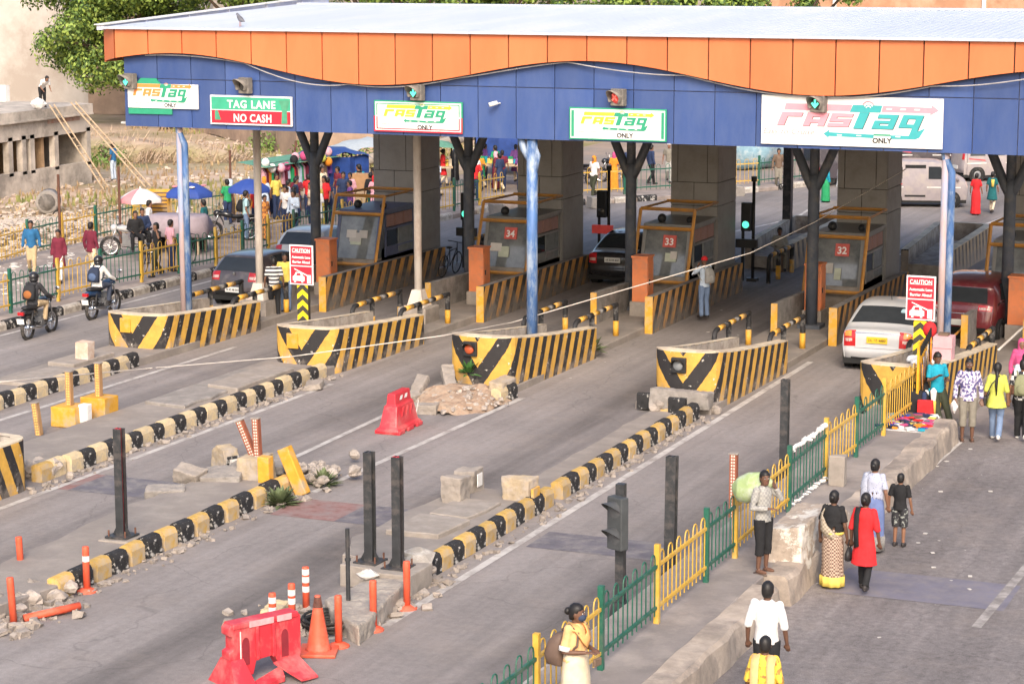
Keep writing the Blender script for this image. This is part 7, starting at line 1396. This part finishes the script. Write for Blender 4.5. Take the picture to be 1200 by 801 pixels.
def twigs(name,c,r,n,m,seed,label):
    q=random.Random(seed); t=thing('brush_heap',label,'brush',c); mb=MB()
    for i in range(n):
        a=q.uniform(0,2*PI); d=r*math.sqrt(q.random()); p=Vector((d*math.cos(a)*1.4,d*math.sin(a),max(0,1-d/r)*r*.45*q.random())); v=Vector((q.gauss(0,1),q.gauss(0,1),q.gauss(.5,.5))).normalized()*q.uniform(.4,1.1); s=v.cross(Vector((.3,.2,1))).normalized()*.025; mb.add([p-s,p+s,p+v],[(0,1,2)])
    stuff(mb,'twigs',m,t); mb=MB(); mb.smooth=True; mb.rock((0,0,.0),(r*1.2,r*.8,r*.35),seed); mb.build('mound',m_field,t)
m_twig=mat('pale_twigs',(.46,.34,.24),rough=.9,var=.3,scale=2)
twigs('brush_heap',(-60.5,93.5,0),3.2,1800,m_twig,1,'big heap of dry twigs left of the far blue pole'); twigs('brush_heap',(-56.5,94.5,0),2.3,1100,m_twig,2,'heap of dry twigs right of the far blue pole')
q=random.Random(31); mb=MB()
for i in range(2200):
    x=q.gauss(-47.0,2.2); y=q.gauss(66.5,3.6); s=q.uniform(.04,.13); mb.box((x,y,.05+.35*max(0,1-((x+47)/3.2)**2-((y-66.5)/5)**2)),(s*1.6,s*1.2,s*.3),rz=q.uniform(0,3),rx=q.uniform(-.5,.5),jit=s*.2)
stuff(mb,'white_debris',mat('pale_debris',(.47,.40,.34),rough=.95,var=.15,scale=3))
q=random.Random(33); mb=MB()
for i in range(2600):
    x=q.uniform(-62,-43); y=q.uniform(58,112); s=q.uniform(.04,.15)
    if noise.noise(Vector((x*.2,y*.2,5)))<-.02: continue
    mb.box((x,y,.03),(s*1.5,s,s*.6),rz=q.uniform(0,3),rx=q.uniform(-.5,.5),jit=s*.2)
stuff(mb,'field_rubble',mat('field_rubble',(.48,.39,.32),rough=.95,var=.35,scale=1.5))
# ---------------------------------------------------------------- trees: leaf clumps on limbs
m_trunk=mat('bark',(.13,.09,.065),rough=.95,var=.3,scale=6,bump=.6)
m_lf=[mat('leaf_light',(.24,.32,.06),rough=.6,var=.3,scale=1.2),mat('leaf_mid',(.125,.20,.04),rough=.6,var=.3,scale=1.2),mat('leaf_dark',(.04,.08,.02),rough=.65,var=.3,scale=1.2)]
def tree(label,loc,rad,zc,nclump,per,seed,leaf=.32,tx=0,grp='trees behind the plaza'):
    q=random.Random(seed); t=thing('leafy_tree',label,'tree',loc,0,grp); H=zc
    mb=MB(); mb.smooth=True; mb.tube([(tx,0,0),(tx*.8,.1,H*.3),(-.05,0,H*.62)],[.38,.3,.22],9); tips=[]
    cl=[]
    for i in range(nclump):
        while True:
            v=Vector((q.uniform(-1,1),q.uniform(-1,1),q.uniform(-1,1)))
            if v.length<=1 and v.length>.35: break
        cl.append(Vector((v.x*rad[0],v.y*rad[1],zc+v.z*rad[2])))
    for c in cl[:10]: mb.tube([(0,0,H*.5),Vector((0,0,H*.5)).lerp(c,.55)+Vector((0,0,.3)),c],[.14,.09,.03],6)
    mb.build('trunk',m_trunk,t)
    cr=MB()
    for c in cl:
        rc=q.uniform(.75,1.35)*min(rad)*.30
        for k in range(per):
            d=Vector((q.gauss(0,1),q.gauss(0,1),q.gauss(0,1))).normalized(); p=c+Vector((d.x,d.y,d.z*.75))*rc*q.uniform(.55,1.08)
            n=(d+Vector((q.uniform(-.6,.6),q.uniform(-.6,.6),q.uniform(-.2,.8)))).normalized(); u=n.cross(Vector((q.uniform(-1,1),q.uniform(-1,1),.3))).normalized(); w=n.cross(u); s=leaf*q.uniform(.6,1.2)
            x=q.random(); cr.cur=0 if x<.4 else (1 if x<.8 else 2)
            cr.add([p-u*s*.5,p-w*s*.3,p+u*s*.6,p+w*s*.3],[(0,1,2,3)])
    cr.build('crown',m_lf,t); return t
tree('big leafy tree against the plaster wall, left of the canopy corner',(-70.3,110,0),(5.2,4.2,4.9),7.7,84,560,1,leaf=.24,tx=3.2)
tree('leafy tree behind the canopy corner, right of the biggest tree',(-62,111,0),(6.5,4,3.6),8.3,60,420,2,leaf=.25)
for k,(x,y,zc,lab) in enumerate(((-53,114,8.0,'tree crown above the left roof edge'),(-46,116,7.2,'tree crown above the roof where the parapet ends'),(-39,115,7.4,'tree crown showing above the middle of the roof'),(-33,117,7.2,'tree crown above the roof right of the middle'),(-80,112.5,11.5,'leafy branch overhanging the plaster wall'))):
    if k<4: tree(lab,(x,y,0),(5.4,3.2,2.6),zc,34,340,10+k,leaf=.26)
for k,(x,y,zc,lab) in enumerate(((-74,131,9.5,'far tree crown left behind the big leafy tree'),(-66,134,9.3,'far tree crown above the parapet flashing'),(-58,136,9.0,'far tree crown above the roof where the parapet meets the ridge'))): tree(lab,(x,y,0),(6.5,3.5,3.2),zc,40,340,30+k,leaf=.28)
def shrub(label,loc,r,seed,m=1):
    q=random.Random(seed); t=thing('shrub',label,'shrub',loc,0,'shrubs in the dry field'); mb=MB()
    for k in range(220):
        d=Vector((q.gauss(0,1),q.gauss(0,1),abs(q.gauss(0,1)))).normalized()*r*q.uniform(.4,1.05); u=Vector((q.uniform(-1,1),q.uniform(-1,1),q.uniform(-1,1))).normalized(); w=u.cross(d.normalized()); s=.22; mb.add([d-u*s*.5,d-w*s*.3,d+u*s*.6,d+w*s*.3],[(0,1,2,3)])
    mb.build('leaves',m_lf[m],t); mb=MB()
    for k in range(4): mb.cyl((0,0,0),(q.uniform(-.4,.4)*r,q.uniform(-.4,.4)*r,r*.8),.03,n=5)
    stuff(mb,'stems',m_trunk,t)
shrub('green bush beside the end of the unfinished building',(-58.5,90.5,0),1.1,1); shrub('low bush by the boundary wall behind the forked column',(-50.8,96,0),1.0,2); shrub('grey green bush left of the grey column of the blue framed booth',(-47.5,95,0),1.2,3); shrub('low bush at the foot of the boundary wall behind the caution board post',(-55,99.5,0),1.1,4)
# ---------------------------------------------------------------- umbrellas, cart, market stalls
def umbrella(label,loc,r,h,mats,group='market umbrellas'):
    t=thing('umbrella',label,'umbrella',loc,R(8),group); n=8
    mb=MB(); mb.cyl((0,0,0),(0,0,h+.06),.03,n=8); mb.build('pole',m_white,t); mb=MB(); mb.lathe([(.25,0),(.25,.06),(.1,.12)],n=12); mb.build('base',m_conc,t)
    for k in range(n):
        a0=2*PI*k/n; a1=2*PI*(k+1)/n; mb=MB(); mb.smooth=True; rows=[]
        for f in (0.02,.35,.7,1.0): z=h-.52*(r/1.1)*f**1.6; rows.append([(r*f*math.cos(a0),r*f*math.sin(a0),z),(r*f*.955*math.cos((a0+a1)/2),r*f*.955*math.sin((a0+a1)/2),z+.02*f),(r*f*math.cos(a1),r*f*math.sin(a1),z)])
        vs=[v for q_ in rows for v in q_]+[(rows[-1][j][0]*1.01,rows[-1][j][1]*1.01,rows[-1][j][2]-.13) for j in range(3)]
        fs=[(i*3+j,(i+1)*3+j,(i+1)*3+j+1,i*3+j+1) for i in range(4) for j in range(2)]; mb.add(vs,fs); mb.build('canopy_panel',mats[k%len(mats)],t)
    mb=MB()
    for k in range(n): a=2*PI*k/n; mb.cyl((0,0,h-.02),(r*.98*math.cos(a),r*.98*math.sin(a),h-.55*(r/1.1)),.008,n=4)
    stuff(mb,'ribs',m_chrome,t); return t
m_uw=mat('umbrella_white',(.72,.66,.64),rough=.8,var=.05); m_ur=mat('umbrella_red',(.60,.25,.27),rough=.8,var=.1); m_ub=mat('umbrella_blue',(.03,.07,.30),rough=.7,var=.1)
umbrella('faded pink and white market umbrella on the far footpath',(-41.08,65.51,0.15),.74,1.85,[m_uw,m_ur,m_uw,m_uw]); u=umbrella('blue market umbrella on the far footpath behind the far blue pole',(-39.89,66.73,0.15),.82,2.0,[m_ub])
for k in range(4): a=2*PI*(k*2+.5)/8+.2; mb=MB(); mb.ell((.5*math.cos(a),.5*math.sin(a),1.86),(.11,.11,.04)); mb.build('printed_patch',m_uw if k%2 else m_ur,u)
umbrella('dark blue folded canopy at the market end behind the second cream post',(-38.56,68.52,0.15),.75,2.0,[m_ub])
t=thing('vendor_cart','vendor cart covered with a mauve grey cloth behind the front railing','cart',(-38.6,63.8,.15),R(15)); mb=MB(); mb.box((0,0,.8),(1.9,1.1,.1)); mb.build('deck',m_bam,t)
for x in(-.8,.8):
    for y in(-.45,.45): mb=MB(); mb.box((x,y,.4),(.07,.07,.8)); mb.build('leg',m_bam,t)
    mb=MB(); mb.lathe([(.28,-.03),(.3,-.03),(.3,.03),(.28,.03)],(x*.6,.55,.3),16,'Y'); mb.build('wheel',m_rub,t)
t=thing('cloth_cover','mauve grey cloth thrown over the goods on the vendor cart','cloth',(-38.6,63.8,.98),R(15)); mb=MB(); mb.smooth=True; mb.loft([[Vector((sx*w+.06*math.sin(k*3+z*5),sy*d+.05*math.sin(k*2),z)) for k,(sx,sy) in enumerate(((-1,-1),(-.3,-1),(.4,-1),(1,-1),(1,0),(1,1),(.3,1),(-.4,1),(-1,1),(-1,0)))] for z,w,d in ((-.25,1.08,.68),(.1,1.0,.62),(.34,.95,.58),(.42,.85,.5))]); mb.build('cover',mat('mauve_cloth',(.34,.28,.31),rough=.9,var=.12,bump=.4,bscale=5),t)
t=thing('menu_board','yellow board with dark writing under the pink umbrella','sign board',(-41,66.53,0.15),R(20)); mb=MB(); mb.box((0,0,1.25),(.8,.05,.95)); mb.build('board',m_yel,t)
mb=MB()
for k in range(6): mb.box((0,-.03,1.6-.13*k),(.6,.008,.05))
stuff(mb,'faded_writing',c_brn,t)
for s in(-1,1): mb=MB(); mb.box((s*.3,0,.4),(.05,.05,.8)); mb.build('leg',m_bam,t)
# clothes rack with hanging garments
t=thing('clothes_rack','long clothes rack hung with bright garments behind the second cream post','clothes rack',(-40.6,72.8,.15),R(-5))
for y in (0,2.4,4.8): mb=MB(); mb.cyl((0,y,0),(0,y,2.05),.03,n=6); mb.build('upright',m_steel,t)
mb=MB(); mb.cyl((0,0,2.0),(0,4.8,2.0),.025,n=6); mb.build('bar',m_steel,t); mb=MB(); mb.quad((-.8,-.2,2.1),(.5,-.2,1.95),(.5,5.0,1.95),(-.8,5,2.1)); mb.build('green_sheet',cloth('sheet_green',(.12,.28,.2)),t)
q=random.Random(8)
for k in range(30):
    y=.15+k*.155; mb=MB(); h_=q.uniform(.5,1.0); z=1.92; mb.loft([[Vector((x*w,yy*d,zz)) for x,yy in ((-1,-1),(1,-1),(1,1),(-1,1))] for zz,w,d in ((z-h_,.22,.07),(z-.2,.2,.06),(z-.05,.08,.04))]); nm,m=q.choice(cols); o=mb.build('garment',m,t); o.location=(.08+q.uniform(-.05,.1),y,0)
for k in range(14):
    mb=MB(); mb.smooth=True; mb.ell((.2+q.uniform(0,.3),.2+k*.33,2.05+q.uniform(-.25,.12)),(.16,.16,.18),8,6); mb.build('garment',q.choice([c_lime,c_mag,c_or,c_teal,c_red,c_blk,c_white,c_pink]),t)
# blue tarpaulin stall and snack stall with awning
def stall(label,loc,rz,w,d,hb,mtop,mside,goods,grp='market stalls',canv=True):
    t=thing('market_stall',label,'market stall',loc,rz,grp)
    for x in(-w/2,w/2):
        for y in(-d/2,d/2): mb=MB(); mb.cyl((x,y,0),(x,y,hb),.035,n=6); mb.build('pole',m_steel,t)
    n=6; vs=[]
    for i in range(n+1):
        for j in range(n+1): u=i/n*2-1; v=j/n*2-1; vs.append((u*(w/2+.2),v*(d/2+.2),hb+.35-.3*u*u-.18*v*v+.05*math.sin(u*9+v*5)))
    mb=MB(); mb.smooth=True; mb.add(vs,[(i*(n+1)+j,(i+1)*(n+1)+j,(i+1)*(n+1)+j+1,i*(n+1)+j+1) for i in range(n) for j in range(n)]); mb.build('awning',mtop,t)
    if mside:
        vs=[]
        for i in range(9):
            for z in (.7,hb+.02): vs.append((-w/2+w*i/8,-d/2-.03+.06*math.sin(i*2.3),z+.04*math.sin(i)))
        mb=MB(); mb.add(vs,[(2*i,2*i+2,2*i+3,2*i+1) for i in range(8)]); mb.build('side_sheet',mside,t)
    mb=MB(); mb.box((0,d*.1,.8),(w*.95,d*.6,.08)); mb.build('table',m_bam,t)
    q=random.Random(int(w*100)); 
    for k in range(goods): mb=MB(); mb.box((q.uniform(-w*.45,w*.45),q.uniform(-.1,.5)*d*.5,.84+.1),(q.uniform(.1,.3),q.uniform(.1,.25),q.uniform(.08,.4))); mb.build('goods',q.choice(cols)[1],t)
    return t
m_tarp=mat('blue_tarpaulin',(.02,.055,.22),rough=.5,var=.25,scale=3,bump=.4,bscale=6); m_awn=mat('grey_blue_awning',(.40,.44,.46),rough=.6,var=.1)
stall('market stall with a blue tarpaulin side beside the man in red',(-40.5,78.4,.15),R(60),2.4,1.8,1.9,m_tarp,m_tarp,18); stall('market stall under a grey blue awning left of the grey column',(-40.2,81.6,.15),R(55),3.0,2.0,2.0,m_awn,None,26)
stall('snack stall with a cream awning and stacked brown goods behind the queue',(-36.7,88.3,.15),R(12),4.0,2.0,2.35,mat('cream_awning',(.58,.52,.46),rough=.8,var=.1,dirt=(.3,.2,.15),damt=.36),None,36); stall('stall draped in crumpled blue tarpaulin behind the cream awning',(-38.4,93.5,.03),R(15),4.2,2.4,3.0,m_tarp,m_tarp,4); stall('small green roofed stall behind the yellow railing segment',(-39.6,86.0,.15),R(30),1.8,1.4,1.6,cloth('sheet_green',(.05,.3,.22)),None,10)
t=thing('carton','orange brown carton held up beside the man in red','box',(-38.4,77.0,.95)); mb=MB(); mb.box((0,0,.3),(.75,.5,.6)); mb.build('carton_body',mat('cardboard',(.42,.24,.12),rough=.9,var=.12),t); mb=MB(); mb.box((0,0,-.4),(.6,.4,.8)); mb.build('crate_base',m_bam,t)
t=thing('water_tank','big blue plastic drum lying beyond the farthest railing','tank',(-29.6,99.5,.03),R(60)); mb=MB(); mb.smooth=True; mb.lathe([(.001,-1.3),(.8,-1.25),(.95,-1.0),(.95,-.3),(.98,-.28),(.98,.28),(.95,.3),(.95,1.0),(.8,1.25),(.001,1.3)],(0,0,.95),20,'X'); mb.build('drum',mat('drum_blue',(.22,.36,.44),rough=.6,var=.15,dirt=(.45,.5,.5),damt=.4),t)
# ---------------------------------------------------------------- pavement vendor
mt=thing('vendor_mat','white edged sheet spread with wares on the near pavement end','mat',(-9.92,44.65,.455),0); mb=MB(); mb.box((0,0,.006),(1.0,1.7,.012)); mb.build('sheet',mat('sheet_pale',(.55,.53,.52),rough=.9),mt)
q=random.Random(14); wl=[c_red,c_white,m_ub,c_teal,c_or,c_blk,c_navy,c_mag,c_yel,m_chrome,c_brn]
wn_=['red','white','blue','turquoise','orange','black','navy','magenta','yellow','silver','brown']
seen_=set()
for k in range(64):
  for _try in range(60):
    px=-9.92+q.uniform(-.44,.46); py=44.65+q.uniform(-.8,.8); ci=q.randrange(11); dx=q.uniform(.06,.2); dy=q.uniform(.1,.26)
    lb=f"{'slim' if dx<.1 else ('wide' if dx>.16 else 'small')} {wn_[ci]} {'long ' if dy>.2 else ''}packet on the vendor sheet, {'railing' if px<-10.05 else ('kerb' if px>-9.8 else 'middle')} side, {'near end' if py<44.3 else ('far end' if py>45 else 'centre')}"
    if lb not in seen_: break
  seen_.add(lb)
  t=thing('packet',lb,'packet',(px,py,.470+.004*(k%5)),q.uniform(0,3),'wares on the vendor sheet'); mb=MB(); mb.box((0,0,.02),(dx,dy,q.uniform(.02,.05)),rx=q.uniform(-.1,.1)); mb.build('packet_body',wl[ci],t)
t=thing('travel_bag','large black travel bag behind the vendor wares','bag',(-10.15,45.75,.46),R(10)); mb=MB(); mb.smooth=True; mb.loft([[Vector((rx*math.copysign(abs(math.cos(a))**.5,math.cos(a)),.22*math.copysign(abs(math.sin(a))**.5,math.sin(a))*f,z)) for a in [2*PI*k/16 for k in range(16)]] for z,rx,f in ((0,.40,1),(.05,.45,1.1),(.3,.44,1.1),(.45,.36,.8),(.50,.15,.3))]); mb.build('bag_body',c_blk,t); mb=MB(); mb.tube([(-.2,0,.46),(-.12,0,.62),(.12,0,.62),(.2,0,.46)],.02,6); mb.build('handle',c_blk,t)
t=thing('black_sack','bulging black sack on top of the travel bag','sack',(-10.1,46.1,.46)); mb=MB(); mb.smooth=True; mb.rock((0,0,.42),(.38,.34,.45),9); mb.build('sack_body',c_blk,t,remesh=.04)
t=thing('carry_bag','small red carry bag between the travel bag and the wares','bag',(-9.75,45.5,.46)); mb=MB(); mb.box((0,0,.16),(.34,.14,.32),top=.9,jit=.02); mb.build('bag_body',c_red,t,bevel=.02)
t=thing('bottle','white and yellow bottle standing right of the travel bag','bottle',(-9.62,45.65,.46)); mb=MB(); mb.smooth=True; mb.lathe([(.06,0),(.06,.28),(.025,.34),(.025,.38)],n=10); mb.build('bottle_body',c_yel,t); mb=MB(); mb.lathe([(.05,.3),(.07,.5),(.02,.56)],n=8); mb.build('white_wrap',c_white,t)
t=thing('display_frame','yellow railing end hung with belts, beads and dark trinkets','display rack',(-10.15,45.9,.45)); mb=MB(); mb.box((.2,.2,.75),(.05,1.0,1.5)); mb.build('yellow_cloth',cloth('cloth_amber',(.74,.36,.03)),t)
for k in range(16): mb=MB(); z0=q.uniform(.9,1.55); y=-.25+k*.06; mb.smooth=True; mb.tube([(.25,y,z0),(.27,y+.03,z0-q.uniform(.3,.8)),(.25,y+.05,z0)],.012,4); mb.build('hanging_beads',q.choice([c_brn,c_blk,m_chrome,c_tan,c_or]),t)
for k in range(9): mb=MB(); mb.box((.26,-.3+k*.11,1.35+.03*k),(.03,.04,.2)); mb.build('trinket',c_blk,t)
mb=MB(); mb.smooth=True; mb.ell((.2,.75,1.62),(.15,.17,.17)); mb.build('red_cap',c_red,t)
for k in range(3): mb=MB(); mb.smooth=True; mb.lathe([(.05,0),(.05,.4),(.03,.46)],(.35,-.3+k*.22,.02),10); mb.build('rolled_print',(c_navy,c_white,c_teal)[k],t)
t=thing('pink_carton','two pink cartons stacked on the barrier beside the blue pole','box',(-10.05,48.6,1.1)); mb=MB(); mb.box((0,0,.13),(.42,.36,.26)); mb.build('lower_carton',mat('pink_card',(.60,.34,.36),rough=.9,var=.1),t); mb=MB(); mb.box((.01,.0,.40),(.42,.36,.26)); mb.build('upper_carton',mat('pink_card',(.60,.34,.36)),t); mb=MB(); mb.box((0,0,.56),(.22,.2,.06)); mb.build('brown_lid',c_brn,t)
t=thing('cloth_bundle','crumpled white cloth lying on the barrier rim behind the man in turquoise','cloth',(-10.25,47.5,1.12)); mb=MB(); mb.smooth=True
for k in range(6): mb.rock((q.uniform(-.25,.25),q.uniform(-.25,.3),.1),(.22,.18,.11),k)
mb.build('bundle',c_white,t,remesh=.03)
# concrete blocks and wheel stops beyond the booths
q=random.Random(5)
for k,(x,y) in enumerate(((-31.8,81.0),(-30.9,82.2),(-33.5,78.6),(-28.3,86.2),(-27.0,88.6),(-32.6,79.7))):
    t=thing('concrete_block',['grey concrete block by the far kerb, nearest the open railing end','second grey concrete block by the far kerb','grey concrete block at the kerb beyond booth glass, leftmost','broken concrete block with a hole by the far kerb','rightmost broken concrete block by the far kerb','grey concrete block tipped on its side by the far kerb'][k],'concrete block',(x,y,0),q.uniform(0,3),'concrete blocks by the far kerb'); mb=MB(); mb.box((0,0,.2),(.6,.4,.42),jit=.06); mb.build('block',m_conc,t,bevel=.03)
